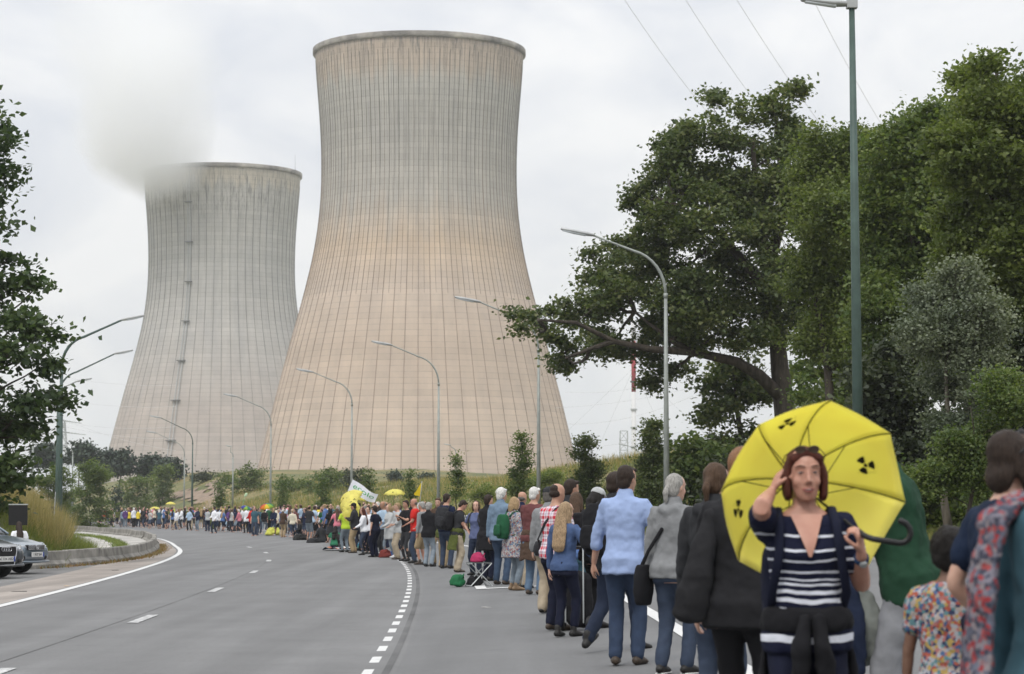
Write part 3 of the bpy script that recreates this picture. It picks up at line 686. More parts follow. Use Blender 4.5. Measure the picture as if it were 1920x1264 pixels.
# ================================================================== vegetation
def leaf_mat(name, cols, trans=0.35, rough=0.55):
    m, nt, b, out = nmat(name)
    g = nd(nt, 'ShaderNodeNewGeometry')
    r = ramp(nt, g.outputs['Random Per Island'], [(i/(len(cols)-1), c) for i, c in enumerate(cols)])
    co = nd(nt, 'ShaderNodeTexCoord').outputs['Object']
    n = nd(nt, 'ShaderNodeTexNoise', {'Vector': co, 'Scale': 0.45, 'Detail': 3.0})
    r2 = ramp(nt, n.outputs['Fac'], [(0.35, [0.72, 0.76, 0.75]), (0.65, [1.25, 1.2, 1.1])])
    x = nd(nt, 'ShaderNodeMixRGB', {0: 1.0, 1: r.outputs[0], 2: r2.outputs[0]}, blend_type='MULTIPLY').outputs[0]
    nt.links.new(x, b.inputs['Base Color']); b.inputs['Roughness'].default_value = rough; b.inputs['Specular IOR Level'].default_value = 0.35
    t = nd(nt, 'ShaderNodeBsdfTranslucent'); 
    x2 = nd(nt, 'ShaderNodeMixRGB', {0: 1.0, 1: x, 2: (1.15, 1.25, 0.6, 1)}, blend_type='MULTIPLY').outputs[0]
    nt.links.new(x2, t.inputs['Color'])
    ms = nd(nt, 'ShaderNodeMixShader', {0: trans, 1: b.outputs[0], 2: t.outputs[0]}); nt.links.new(ms.outputs[0], out.inputs['Surface'])
    return m
LF = {
 'right': leaf_mat('leaf_right', [(0.075, 0.102, 0.030), (0.102, 0.138, 0.038), (0.135, 0.170, 0.050), (0.165, 0.195, 0.066)], 0.42),
 'oak': leaf_mat('leaf_oak', [(0.045, 0.071, 0.026), (0.076, 0.104, 0.034), (0.112, 0.144, 0.046), (0.151, 0.162, 0.071)]),
 'maple': leaf_mat('leaf_maple', [(0.031, 0.056, 0.024), (0.054, 0.088, 0.033), (0.086, 0.121, 0.045)]),
 'fresh': leaf_mat('leaf_fresh', [(0.094, 0.136, 0.035), (0.142, 0.191, 0.045), (0.205, 0.238, 0.063), (0.253, 0.271, 0.090)], 0.45),
 'mid': leaf_mat('leaf_mid', [(0.066, 0.105, 0.034), (0.106, 0.149, 0.044), (0.155, 0.189, 0.059)], 0.4),
 'silver': leaf_mat('leaf_silver', [(0.085, 0.11, 0.068), (0.14, 0.165, 0.11), (0.20, 0.225, 0.165)], 0.25),
 'pine': leaf_mat('leaf_pine', [(0.022, 0.040, 0.028), (0.034, 0.056, 0.037), (0.056, 0.078, 0.053)], 0.1),
 'dark': leaf_mat('leaf_dark', [(0.022, 0.032, 0.017), (0.037, 0.050, 0.023), (0.061, 0.075, 0.033)], 0.25),
 'straw': leaf_mat('leaf_straw', [(0.15, 0.135, 0.06), (0.21, 0.17, 0.085), (0.26, 0.20, 0.10)], 0.35),
}
BARK = M('bark', (0.052, 0.043, 0.034), 0.35, 6.0, 0.95, 0.8, 18.0, stretch=(1, 1, 0.25), dist=0.03)
BARK2 = M('bark_pale', (0.12, 0.105, 0.085), 0.3, 6.0, 0.95, 0.5, 18.0, stretch=(1, 1, 0.25), dist=0.02)
_leafshape = np.array([(-0.5, 0, 0), (-0.12, 0.36, 0.05), (0.5, 0, -0.06), (-0.12, -0.36, 0.05)])
def leaves(rng, P, size, jit=0.35, flat=0.35):
    """one 4-sided leaf per point"""
    n = len(P); s = size*(1+rng.uniform(-jit, jit, n))
    a = rng.normal(size=(n, 3)); a[:, 2] *= 0.6; a /= np.linalg.norm(a, axis=1, keepdims=True)
    nr = rng.normal(size=(n, 3)); nr[:, 2] += flat*3; nr -= a*np.sum(nr*a, 1, keepdims=True); nr /= np.linalg.norm(nr, axis=1, keepdims=True)
    b = np.cross(nr, a)
    L = _leafshape
    v = P[:, None, :] + s[:, None, None]*(L[None, :, 0:1]*a[:, None, :] + L[None, :, 1:2]*b[:, None, :] + L[None, :, 2:3]*nr[:, None, :])
    f = np.arange(n*4).reshape(n, 4); return v.reshape(-1, 3), f
def blob_points(rng, lobes, clumps, per, spread, hollow=0.55, mix=0.0):
    """boughs stand around each lobe; on each bough leaf clumps gather outside and above, leaving gaps between the boughs"""
    vol = np.array([abs(r[0]*r[1]*r[2])**0.66 for c, r in lobes]); vol = vol/vol.sum(); C = []
    for (c, r), w in zip(lobes, vol):
        n = max(6, int(clumps*w)); m = int(np.clip(n/7.0, 6, 18)); rm = float(np.mean(r))
        d = rng.normal(size=(m, 3)); d /= np.linalg.norm(d, axis=1, keepdims=True); d[:, 2] = np.where(d[:, 2] < -0.5, d[:, 2]*0.6, d[:, 2])
        bc = np.array(c) + d*np.array(r)*rng.uniform(0.35, 1.02, m)[:, None]; br = rm*rng.uniform(0.24, 0.46, m)
        k = rng.integers(0, m, n); e = rng.normal(size=(n, 3)); e /= np.linalg.norm(e, axis=1, keepdims=True); e = e + d[k]*0.45; e[:, 2] += 0.22
        e /= np.linalg.norm(e, axis=1, keepdims=True); e[:, 2] *= 0.72
        rad = np.where(rng.uniform(0, 1, n) < 0.12, rng.uniform(1.0, 1.5, n), rng.uniform(0.25, 1.0, n)**0.6)
        Q = bc[k] + e*br[k][:, None]*rad[:, None]
        if mix:
            g = rng.normal(size=(n, 3)); g /= np.linalg.norm(g, axis=1, keepdims=True)
            Q = np.where((rng.uniform(0, 1, n) < mix)[:, None], np.array(c) + g*np.array(r)*(rng.uniform(0.2, 1, n)**0.5*1.02)[:, None], Q)
        C.append(Q)
    C = np.concatenate(C)
    k = rng.poisson(per*rng.uniform(0.5, 1.5, len(C)))+2; idx = np.repeat(np.arange(len(C)), k)
    sp = spread*rng.uniform(0.5, 1.3, len(C))
    off = rng.normal(size=(len(idx), 3))*np.array([1, 1, 0.55])
    return C, C[idx] + off*sp[idx][:, None]
def limb(mb, a, b, r0, r1, rng, bend=0.12, n=5, grav=0.0, sides=6):
    a, b = Vector(a), Vector(b); L = (b-a).length; o = Vector(rng.normal(size=3))*L*bend; pts = []; rr = []
    for i in range(n+1):
        t = i/n; p = a.lerp(b, t) + o*math.sin(math.pi*t) + Vector((0, 0, -grav*L*math.sin(math.pi*t))) + Vector(rng.normal(size=3))*L*0.012*(0 < i < n)
        pts.append(p); rr.append(r0+(r1-r0)*t**0.8)
    mb.tube(pts, rr, sides, cap=False); return pts
def tree(name, label, base, lobes, leaf, size, clumps, per, spread, trunk_r, seed, cat='tree', group=None, trunk_top=None, bark=None, twigs=60, hollow=0.55, limbs=None, flat=0.35, trunk_pts=None, mix=0.0):
    """a tree: tapered trunk with limbs to every lobe (part trunk), leaf clumps (part crown); coordinates are world, stored from the base"""
    rng = np.random.default_rng(seed); base = Vector(base)
    root = empty(name, base, 0, label, cat, group); B = np.array(base)
    C, P = blob_points(rng, lobes, clumps, per, spread, hollow, mix)
    v, f = leaves(rng, P-B, size, flat=flat)
    o = bpy.data.objects.new('crown', npmesh('crown', v, f, [LF[leaf]])); link(o, root)
    mb = MB(); top = Vector(trunk_top) if trunk_top else Vector((np.mean([c[0] for c, r in lobes]), np.mean([c[1] for c, r in lobes]), max(c[2] for c, r in lobes)))
    if trunk_pts: tp = [Vector(p) for p in trunk_pts]
    else: tp = [base+(top-base)*t + Vector(rng.normal(size=3))*0.02*(top-base).length*(0 < t < 1)*Vector((1, 1, 0)).length for t in (0, 0.2, 0.45, 0.7, 1.0)]
    nT = len(tp); rads = [trunk_r*(1.25 if i == 0 else 1-0.85*i/(nT-1)) for i in range(nT)]
    mb.tube([p-base for p in tp], rads, 10, cap=False)
    def tpoint(z):
        for i in range(nT-1):
            if tp[i].z <= z <= tp[i+1].z: t = (z-tp[i].z)/max(1e-6, tp[i+1].z-tp[i].z); return tp[i].lerp(tp[i+1], t), rads[i]+(rads[i+1]-rads[i])*t
        return (tp[-1], rads[-1]) if z > tp[-1].z else (tp[1], rads[1])
    ends = []
    for c, r in lobes:
        c = Vector(c); h = math.dist((c.x, c.y), (base.x, base.y))
        s, rs = tpoint(max(base.z+(top.z-base.z)*0.18, c.z-0.55*h-0.4*r[2])); rs = min(rs*0.45, trunk_r*0.2)
        if limbs:
            cand = [V_ for q in limbs for V_ in q[0]]+[s]; s = min(cand, key=lambda p: (Vector(p)-c).length); rs = min(rs, .10)
        pts = limb(mb, Vector(s)-base, c-base, rs, rs*0.3, rng, 0.08, 6); ends += [(p, rs*0.4) for p in pts[2:]]
    for q in (limbs or []):
        pp = [Vector(p)-base for p in q[0]]; mb.tube(pp, [q[1]+(q[2]-q[1])*i/(len(pp)-1) for i in range(len(pp))], 8, cap=False); ends += [(p, q[2]) for p in pp]
    if len(C) and twigs:
        E = np.array([e[0] for e in ends])
        for ci in rng.choice(len(C), min(twigs, len(C)), replace=False):
            c = C[ci]-B; k = int(np.argmin(np.sum((E-c)**2, 1))); 
            limb(mb, ends[k][0], c, max(0.012, ends[k][1]*0.5), max(0.006, size*0.04), rng, 0.1, 3, sides=4)
    mb.build('trunk', bark or BARK, root, True)
    return root
def lob(d, L, depth=1.0, dd=1.5, seed=0):
    """lobes given as photo (x, y, rx, ry) at distance d -> world ellipsoids with depth"""
    r = random.Random(seed); out = []; k = 1/ppm(d)
    for q in L:
        e = r.uniform(-dd, dd) if len(q) < 5 else q[4]
        c = at(q[0], q[1], d+e); out.append(((c.x, c.y, c.z), (q[2]*k, max(q[2], q[3])*k*depth, q[3]*k)))
    return out
def gpt(px, d, sink=0.1):
    x = xat(px, d); return (x, d, hz(x, d)-sink)

# the oak and its long low limb
_oak = [(1340, 250, 78, 62), (1455, 222, 58, 52), (1250, 300, 72, 66), (1400, 330, 110, 80), (1215, 385, 55, 48), (1330, 420, 125, 80), (1460, 420, 80, 80), (1270, 500, 100, 60), (1400, 530, 110, 80),
        (1165, 545, 85, 55), (1075, 585, 62, 42), (1000, 608, 46, 32), (1055, 665, 52, 36), (1150, 640, 78, 42), (1250, 610, 85, 55), (1350, 620, 80, 60), (1235, 700, 48, 34), (1490, 540, 60, 80), (1120, 510, 40, 36), (1330, 190, 30, 22), (1470, 180, 36, 24), (1500, 330, 60, 80), (1510, 260, 40, 45), (1310, 340, 90, 60), (1440, 620, 80, 50), (1300, 560, 90, 60), (1200, 470, 60, 50)]
tp = [at(1478, 960, 105), at(1475, 800, 105), at(1462, 690, 105.3), at(1450, 560, 105), at(1425, 430, 104.5), at(1410, 260, 105)]
tp[0] = Vector((tp[0].x, tp[0].y, hz(tp[0].x, tp[0].y)-0.2))
LB = [([at(1462, 742, 105), at(1425, 705, 104.7), at(1380, 678, 104.2), at(1300, 660, 103.6), at(1220, 655, 103), at(1150, 640, 102.5), at(1080, 605, 102), at(1010, 600, 101.6)], 0.30, 0.05),
      ([at(1300, 660, 103.6), at(1260, 640, 103.2), at(1190, 585, 103)], 0.17, 0.05), ([at(1150, 640, 102.5), at(1105, 655, 102.3), at(1060, 672, 102)], 0.13, 0.04),
      ([at(1455, 600, 105), at(1420, 520, 104.5), at(1350, 440, 104), at(1260, 380, 103.5)], 0.32, 0.08), ([at(1440, 500, 105), at(1470, 400, 105.5), at(1460, 280, 105.5)], 0.3, 0.08)]
tree('oak_tree', 'large dark green oak with a long low limb reaching toward the tower', tp[0], lob(105, _oak, 1.0, 2.2, 3), 'oak', 0.19, 2400, 38, 0.30, 0.60, 11, trunk_pts=tp, limbs=LB, twigs=260, hollow=0.35)
tree('slender_tree', 'slender leafy tree with hanging foliage beneath the oak crown', gpt(1405, 112), lob(112, [(1370, 760, 55, 60), (1420, 730, 40, 50), (1345, 830, 45, 40), (1400, 840, 50, 50), (1330, 720, 40, 40), (1380, 690, 40, 40)], 1, 1, 5), 'oak', 0.24, 260, 26, 0.40, 0.28, 12, twigs=60, hollow=0.3)
# the wood on the right
tree('light_tree', 'light green feathery tree just right of the oak', gpt(1548, 88), lob(88, [(1555, 285, 55, 45), (1515, 320, 45, 45), (1605, 290, 60, 55), (1545, 400, 60, 65), (1600, 400, 60, 70), (1530, 510, 48, 60), (1590, 530, 50, 70), (1540, 630, 50, 55), (1600, 660, 50, 60), (1570, 760, 45, 40)], 1, 1.5, 6), 'right', 0.14, 1250, 40, 0.30, 0.26, 13, mix=0.5, twigs=160, hollow=0.35)
tree('round_tree', 'full mid green tree behind the tall lamp post', gpt(1690, 80), lob(80, [(1690, 300, 75, 70), (1750, 255, 70, 65), (1660, 400, 75, 80), (1760, 380, 80, 80), (1690, 510, 80, 80), (1770, 500, 70, 80), (1650, 600, 60, 80), (1720, 640, 70, 70), (1650, 740, 50, 60)], 1, 1.5, 7), 'mid', 0.15, 1700, 38, 0.30, 0.32, 14, mix=0.5, twigs=90, hollow=0.4)
tree('tall_tree', 'tallest bright green tree at the right with sprigs on top', gpt(1865, 66), lob(66, [(1855, 215, 75, 65), (1820, 165, 40, 34), (1845, 120, 30, 22), (1915, 200, 60, 80), (1810, 300, 70, 70), (1890, 330, 80, 80), (1830, 420, 80, 80), (1920, 450, 70, 90), (1800, 500, 60, 60), (1880, 560, 80, 80), (1960, 300, 70, 150), (1940, 620, 70, 100)], 1, 1.5, 8), 'right', 0.135, 2200, 38, 0.25, 0.32, 15, mix=0.5, twigs=110, hollow=0.4)
tree('willow_shrub', 'silvery grey green willow before the dark trees at the right', gpt(1785, 60), lob(60, [(1790, 540, 55, 50), (1760, 620, 60, 60), (1830, 610, 55, 60), (1780, 710, 55, 60), (1840, 700, 45, 60), (1800, 800, 50, 60), (1740, 560, 30, 36)], 0.8, 0.8, 9), 'silver', 0.085, 1050, 34, 0.22, 0.12, 16, bark=BARK2, twigs=80, hollow=0.35, flat=0.1)
tree('dark_tree', 'very dark ivy clad tree behind the umbrella', gpt(1660, 72), lob(72, [(1650, 720, 50, 70), (1640, 830, 60, 70), (1700, 830, 50, 80), (1600, 850, 50, 60), (1690, 740, 50, 50), (1740, 860, 40, 60)], 1, 1.0, 10), 'dark', 0.19, 600, 30, 0.35, 0.3, 17, twigs=20, hollow=0.3)
tree('dark_tree', 'dark leafy tree filling the space below the tallest right-hand tree', gpt(1900, 64), lob(64, [(1880, 700, 60, 70), (1940, 720, 60, 80), (1860, 800, 50, 60), (1920, 830, 60, 60)], 1, 1.0, 18), 'dark', 0.18, 520, 30, 0.32, 0.25, 18, twigs=20, hollow=0.3)
tree('bush', 'bright green bush with fine leaves at the right verge', gpt(1800, 53), lob(53, [(1790, 880, 50, 45), (1750, 905, 36, 38), (1840, 880, 40, 50), (1800, 830, 36, 36), (1885, 760, 36, 60), (1860, 840, 36, 40)], 0.9, 0.6, 19), 'mid', 0.08, 800, 36, 0.19, 0.07, 19, 'bush', twigs=40, hollow=0.3)
tree('bush', 'green bush between the big lamp post and the dark trees', gpt(1500, 92), lob(92, [(1510, 735, 30, 40), (1530, 800, 46, 50), (1490, 850, 50, 46), (1560, 860, 46, 44), (1440, 880, 40, 40)], 0.9, 0.6, 20), 'mid', 0.17, 260, 26, 0.30, 0.12, 20, 'bush', twigs=30, hollow=0.3)
UG = [(1420, 905, 90, 'dark thicket under the oak trunk'), (1560, 905, 78, 'dark undergrowth behind the yellow umbrella'), (1650, 915, 70, 'dark undergrowth at the foot of the ivy clad tree'), (1730, 925, 62, 'leafy undergrowth beside the willow'), (1900, 905, 58, 'leafy undergrowth at the right picture edge'), (1300, 890, 104, 'leafy thicket at the foot of the oak limb')]
for i, (px, py, d, lb) in enumerate(UG):
    tree('undergrowth_bush', lb, gpt(px, d), lob(d, [(px-50, py, 44, 40), (px, py-20, 50, 50), (px+50, py, 44, 44), (px-25, py+36, 46, 34), (px+30, py+36, 46, 34)], 0.8, 0.8, 60+i), ('dark', 'dark', 'dark', 'mid', 'mid', 'mid')[i], 11.0/ppm(d), 300, 30, 20.0/ppm(d), 0.06, 160+i, 'bush', 'undergrowth of the wood', twigs=16, hollow=0.2)
# a second rank behind, closing the wood
for i, (d, lf, L, lb) in enumerate(((118, 'mid', [(1560, 400, 90, 90), (1640, 330, 90, 80), (1580, 560, 90, 100), (1660, 520, 90, 120), (1540, 700, 70, 70), (1640, 720, 80, 90)], 'broad tree in the second rank between the oak and the tall lamp'), (110, 'mid', [(1780, 300, 100, 90), (1880, 260, 90, 110), (1760, 480, 100, 110), (1880, 500, 100, 130), (1780, 700, 100, 110), (1900, 720, 90, 110)], 'broad tree in the second rank at the right edge'))):
    tree('broad_tree', lb, gpt(L[0][0]+40, d), lob(d, L, 0.8, 1.5, 80+i), lf, 0.27, 800, 28, 0.5, 0.35, 180+i, group='second rank of the wood', twigs=40, hollow=0.35)
# the maple at the left edge
tree('maple_tree', 'dark green maple with broad leaves reaching in from the left edge', gpt(-75, 70), lob(70, [(-18, 222, 28, 26), (-2, 275, 26, 18), (10, 318, 28, 16), (-4, 368, 26, 22), (-22, 430, 34, 24), (12, 492, 34, 14), (20, 540, 44, 24), (62, 545, 30, 20), (95, 628, 44, 18), (40, 600, 44, 24), (20, 660, 50, 30), (70, 690, 42, 20), (110, 752, 34, 14), (40, 755, 50, 26), (0, 810, 56, 34), (60, 820, 40, 24), (-10, 890, 50, 44), (40, 880, 30, 24), (4, 945, 24, 18), (-80, 300, 80, 120), (-90, 550, 90, 120), (-90, 780, 90, 120)], 1.0, 1.2, 21), 'maple', 0.21, 900, 18, 0.30, 0.30, 21, twigs=200, hollow=0.3, trunk_top=tuple(at(-80, 260, 70)))
# young street trees and shrubs along the bank
def shrub(label, px, py, rx, ry, d, leaf, seed, name='shrub', cat='shrub', size=None, dens=1.0, group='shrubs on the bank', conic=False, trunk=0.06):
    g = hit(px, py+ry*(1.02 if not conic else 1.1), 60, 400)
    if 60 < g.y < 385 and not conic: d = g.y+0.3*rx/ppm(g.y)
    L = []; r = random.Random(seed)
    if conic:
        for i in range(6):
            t = i/5.0; L.append((px+r.uniform(-0.15, 0.15)*rx, py+ry*(0.85-1.7*t), max(4, rx*(1.0-0.72*t)), ry*0.30))
    else:
        for i in range(6):
            a = r.uniform(0, 6.28); q = r.uniform(0.25, 0.55); L.append((px+rx*q*math.cos(a)*1.1, py+ry*q*math.sin(a)*0.8, rx*r.uniform(0.42, 0.62), ry*r.uniform(0.45, 0.65)))
        for i in range(3): L.append((px+rx*(-0.5+0.5*i), py+ry*0.62, rx*0.5, ry*0.42))
    k = 1/ppm(d); gz = gpt(px, d)[2]; gap = at(px, py+ry*0.9, d).z-gz
    if not conic and gap > 0.2 and d < 395:
        for i in range(1, int(gap/(ry*k*0.6))+2):
            yy = py+ry*0.8+i*ry*0.6
            for q in (-0.5, 0.1, 0.6): L.append((px+rx*q*r.uniform(.7, 1.1), yy, rx*0.5, ry*0.5))
        dens *= 1+0.35*int(gap/(ry*k*0.6)+1)
    sz = size or max(0.12, 2.6*k*1.55)
    n = int(max(40, min(420, rx*ry/7.0))*dens)
    tree(name, label, gpt(px, d), lob(d, L, 0.9, rx*k*0.3, seed), leaf, sz, n, 16, max(0.22, 6.5*k), trunk, seed+100, cat, group, twigs=14, hollow=0.25)
YT = 'young street trees on the verge'
shrub('young dark tree with a pointed top left of the nearest curved lamp', 1100, 880, 40, 62, 110, 'oak', 31, 'young_tree', 'tree', None, 1.3, YT, True, 0.06)
shrub('young leafy tree right behind the nearest curved lamp', 1222, 860, 30, 75, 98, 'oak', 32, 'young_tree', 'tree', None, 1.3, YT, True, 0.06)
shrub('young tree beside the lamp on the right flank of the tower', 975, 872, 22, 56, 122, 'mid', 33, 'young_tree', 'tree', None, 1.3, YT, True, 0.05)
shrub('slim young tree right of the lamp at the middle of the tower', 856, 890, 13, 42, 146, 'mid', 34, 'young_tree', 'tree', None, 1.4, YT, True, 0.05)
shrub('slim young tree beside the yellow pennant', 768, 908, 11, 24, 160, 'mid', 35, 'young_tree', 'tree', None, 1.4, YT, True, 0.05)
shrub('young tree left of the white flag', 604, 925, 14, 28, 185, 'mid', 36, 'young_tree', 'tree', None, 1.4, YT, True, 0.05)
shrub('slim young tree between the flag pole and the next lamp', 530, 930, 10, 24, 205, 'mid', 37, 'young_tree', 'tree', None, 1.4, YT, True, 0.05)
shrub('slim young tree beside the dirt path', 413, 930, 10, 22, 240, 'mid', 38, 'young_tree', 'tree', None, 1.4, YT, True, 0.05)
shrub('thin dark young conifer on the left of the bank', 219, 945, 6, 26, 265, 'pine', 39, 'young_tree', 'tree', None, 1.6, YT, True, 0.05)
shrub('slim young tree at the foot of the white flag', 690, 905, 12, 26, 168, 'mid', 40, 'young_tree', 'tree', None, 1.4, YT, True, 0.05)
shrub('pale green bush below the young trees beside the grey lamp', 1030, 905, 52, 36, 128, 'fresh', 41)
shrub('broad fresh green bush at the foot of the bank left of the lamp', 905, 925, 36, 22, 140, 'fresh', 42)
shrub('small dark pine standing before the beige tower', 741, 894, 12, 12, 290, 'pine', 43)
shrub('low dark pine cut by the ridge at the tower centre', 800, 893, 14, 6, 290, 'pine', 44)
shrub('large grey green bush beneath the place where the towers meet', 468, 893, 38, 28, 280, 'mid', 45)
shrub('broad green thicket on the ridge left of the flag', 610, 898, 48, 24, 275, 'mid', 46)
shrub('dark rounded bush at the right end of the ridge thicket', 668, 895, 28, 22, 280, 'dark', 47)
shrub('dark green bush on the ridge behind the middle lamp', 545, 905, 38, 18, 285, 'mid', 48)
shrub('low green bush on the ridge right of the dirt path', 425, 897, 24, 13, 330, 'mid', 49)
shrub('low dark bush on the ridge left of the dirt path', 385, 893, 26, 10, 340, 'dark', 50)
shrub('straw coloured bush before the pines', 305, 882, 18, 14, 360, 'mid', 51)
shrub('big dark green bush beside the grey lamp at the far left', 170, 895, 40, 42, 235, 'mid', 52, dens=1.4)
shrub('mid green bush behind the green lamp post', 105, 905, 40, 38, 215, 'mid', 53, dens=1.3)
shrub('grey green low bush below the pines', 255, 900, 36, 14, 350, 'mid', 54)
shrub('small bush at the barrier beside the dark post', 125, 945, 24, 26, 120, 'mid', 55)
shrub('green bush on the bank beyond the heads of the people', 1290, 920, 40, 40, 120, 'mid', 56)
shrub('dark low thicket at the foot of the slender tree', 1345, 890, 48, 48, 112, 'dark', 57, dens=1.3)
shrub('reddish brown and green weeds bush on the bank near the lamp', 1150, 915, 26, 24, 125, 'straw', 58)
PN = 'dark pines behind the bank'
for i, (px, py, rx, ry, lb) in enumerate(((150, 850, 28, 26, 'dark pine at the far left behind the grey lamp'), (190, 862, 24, 24, 'dark pine between the bush and the rounded pine'), (228, 866, 26, 28, 'rounded dark pine at the foot of the grey tower'), (275, 874, 16, 24, 'narrow dark pine right of the rounded pine'), (302, 872, 20, 26, 'dark pine with a ragged top below the ladder shaft'), (326, 878, 13, 20, 'last dark pine beside the green lamp'), (90, 850, 28, 30, 'dark pine glimpsed behind the maple'))):
    shrub(lb, px, py, rx, ry, 400, 'pine', 70+i, 'pine_tree', 'tree', 0.55, 1.9, PN, False, 0.2)

# tall grass: uncountable, one object per slope
def grass(name, label, pts, hgt, wid, cols, seed, lean=0.35):
    rng = np.random.default_rng(seed); P = np.asarray(pts, float); n = len(P)
    h = hgt*rng.uniform(0.5, 1.3, n); a = rng.uniform(0, 2*np.pi, n); w = wid*rng.uniform(0.6, 1.4, n)
    dirx = np.stack([np.cos(a), np.sin(a), 0*a], 1)*w[:, None]/2
    tip = P + np.stack([rng.normal(size=n)*lean*h, rng.normal(size=n)*lean*h, h], 1)
    v = np.stack([P-dirx, P+dirx, tip], 1).reshape(-1, 3); f = np.arange(3*n).reshape(n, 3)
    o = bpy.data.objects.new(name, npmesh(name, v, f, [leaf_mat(name, cols, 0.4)])); link(o); tag(o, label, 'grass', kind='stuff')
def scatter(n, y0, y1, o0, o1, seed, patch=0.0, thr=-9):
    rng = np.random.default_rng(seed); y = y0+(y1-y0)*rng.uniform(0, 1, n)**1.3; o = rng.uniform(o0, o1, n); x = XB(y)+o
    k = np.sin(x*0.35+y*0.13)+np.sin(y*0.29-x*0.17)+0.8*np.sin(x*0.9)*np.sin(y*0.7)+rng.normal(size=n)*0.7
    m = k > thr; x, y = x[m], y[m]
    return np.stack([x, y, H(x, y)-0.03], 1)
DRY = [(0.15, 0.15, 0.05), (0.26, 0.22, 0.085), (0.36, 0.27, 0.125), (0.42, 0.32, 0.16)]
GRN = [(0.08, 0.12, 0.03), (0.13, 0.17, 0.042), (0.19, 0.21, 0.06)]
grass('grass_bank', 'tall dry grass covering the bank behind the lamps', scatter(62000, 85, 330, 12.5, 44, 1, thr=0.0), 0.75, 0.07, DRY, 2)
grass('grass_bank', 'green meadow grass on the bank between the dry patches', scatter(60000, 85, 330, 11.5, 44, 3, thr=-0.8), 0.55, 0.07, GRN, 4)
grass('grass_verge', 'green and straw grass along the verge at the right', scatter(26000, 36, 80, 10.6, 24, 5), 0.55, 0.025, GRN+[(0.2, 0.17, 0.07), (0.26, 0.2, 0.09)], 6)
def left_pts(n, seed, q0, q1, y0, y1):
    rng = np.random.default_rng(seed); y = rng.uniform(y0, y1, n); q = rng.uniform(q0, q1, n)**1.0
    x = XL(y)-np.interp(y, [60, 75, 97, 130, 170], [2.5, 2.3, 3.5, 6.4, 6.4])-q
    return np.stack([x, y, H(x, y)-0.03], 1)
grass('grass_mound', 'fresh green grass on the mound behind the barrier', left_pts(34000, 7, 0, 9, 66, 112), 0.42, 0.022, [(0.09, 0.125, 0.028), (0.14, 0.17, 0.038), (0.19, 0.20, 0.06)], 8, 0.5)
grass('grass_mound', 'tall straw coloured grass on top of the left mound', left_pts(30000, 9, 0.9, 9, 73, 112), 0.95, 0.022, [(0.24, 0.19, 0.09), (0.32, 0.25, 0.13), (0.38, 0.31, 0.18), (0.17, 0.16, 0.06)], 10, 0.22)
grass('grass_weeds', 'weeds and dry litter growing along the foot of the barrier', (lambda y, r: np.stack([XL(y)-barrier_q(y)+0.24+np.abs(r)*0.14, y, 0*y], 1))(np.random.default_rng(3).uniform(64, 110, 1500), np.random.default_rng(4).normal(size=1500)), 0.10, 0.03, [(0.12, 0.13, 0.04), (0.25, 0.16, 0.08), (0.2, 0.1, 0.05)], 12, 0.8)
grass('grass_apron', 'weeds growing through the joints of the pale slab', (lambda y, r: np.stack([XL(y)-barrier_q(y)-0.5-0.03*(y-80)-np.abs(r)*0.25, y, H(XL(y)-2, y)+0.05], 1))(np.random.default_rng(5).uniform(84, 150, 2600), np.random.default_rng(6).normal(size=2600)), 0.16, 0.04, GRN, 14, 0.7)
# flowers on the bank
_fp = scatter(2200, 90, 220, 13, 36, 21, thr=0.3); _fp[:, 2] += np.random.default_rng(1).uniform(0.35, 0.8, len(_fp))
_v, _f = leaves(np.random.default_rng(2), _fp, 0.11); _o = bpy.data.objects.new('wildflower_heads', npmesh('wildflower_heads', _v, _f, [leaf_mat('umbel', [(0.5, 0.5, 0.45), (0.42, 0.40, 0.3), (0.3, 0.12, 0.05)], 0.3)])); link(_o); tag(_o, 'small white wildflower heads among the bank grass', 'flowers', kind='stuff')

# trodden dirt path on the bank
DIRT = M('dirt', (0.22, 0.165, 0.12), 0.25, 1.2, 0.95, 0.5, 8.0, dist=0.05)
def dirt_path(pxs, w):
    P = [hit(x, y, 60, 500) for x, y in pxs]; v = []; Q = []
    for a, b in zip(P[:-1], P[1:]):
        for i in range(6): Q.append(a.lerp(b, i/6))
    Q.append(P[-1])
    for i, p in enumerate(Q):
        t = (Q[min(i+1, len(Q)-1)]-Q[max(i-1, 0)]); t.z = 0; t.normalize(); nrm = Vector((t.y, -t.x, 0)); ww = w*(0.8+0.4*math.sin(i*1.7))
        for s in (-1, 0, 1):
            q = p+nrm*s*ww; v.append((q.x, q.y, hz(q.x, q.y)+0.16+(0.05 if s == 0 else 0)))
    f = []
    for i in range(len(Q)-1):
        for j in range(2): k = i*3+j; f.append((k, k+1, k+4, k+3))
    o = bpy.data.objects.new('dirt_path', npmesh('dirt_path', v, f, [DIRT], True)); link(o); o['kind'] = 'structure'
dirt_path([(266, 955), (285, 942), (305, 934), (330, 929), (352, 927), (375, 932), (392, 943), (398, 955)], 1.7)
dirt_path([(396, 906), (403, 916), (407, 930), (409, 940)], 0.9)
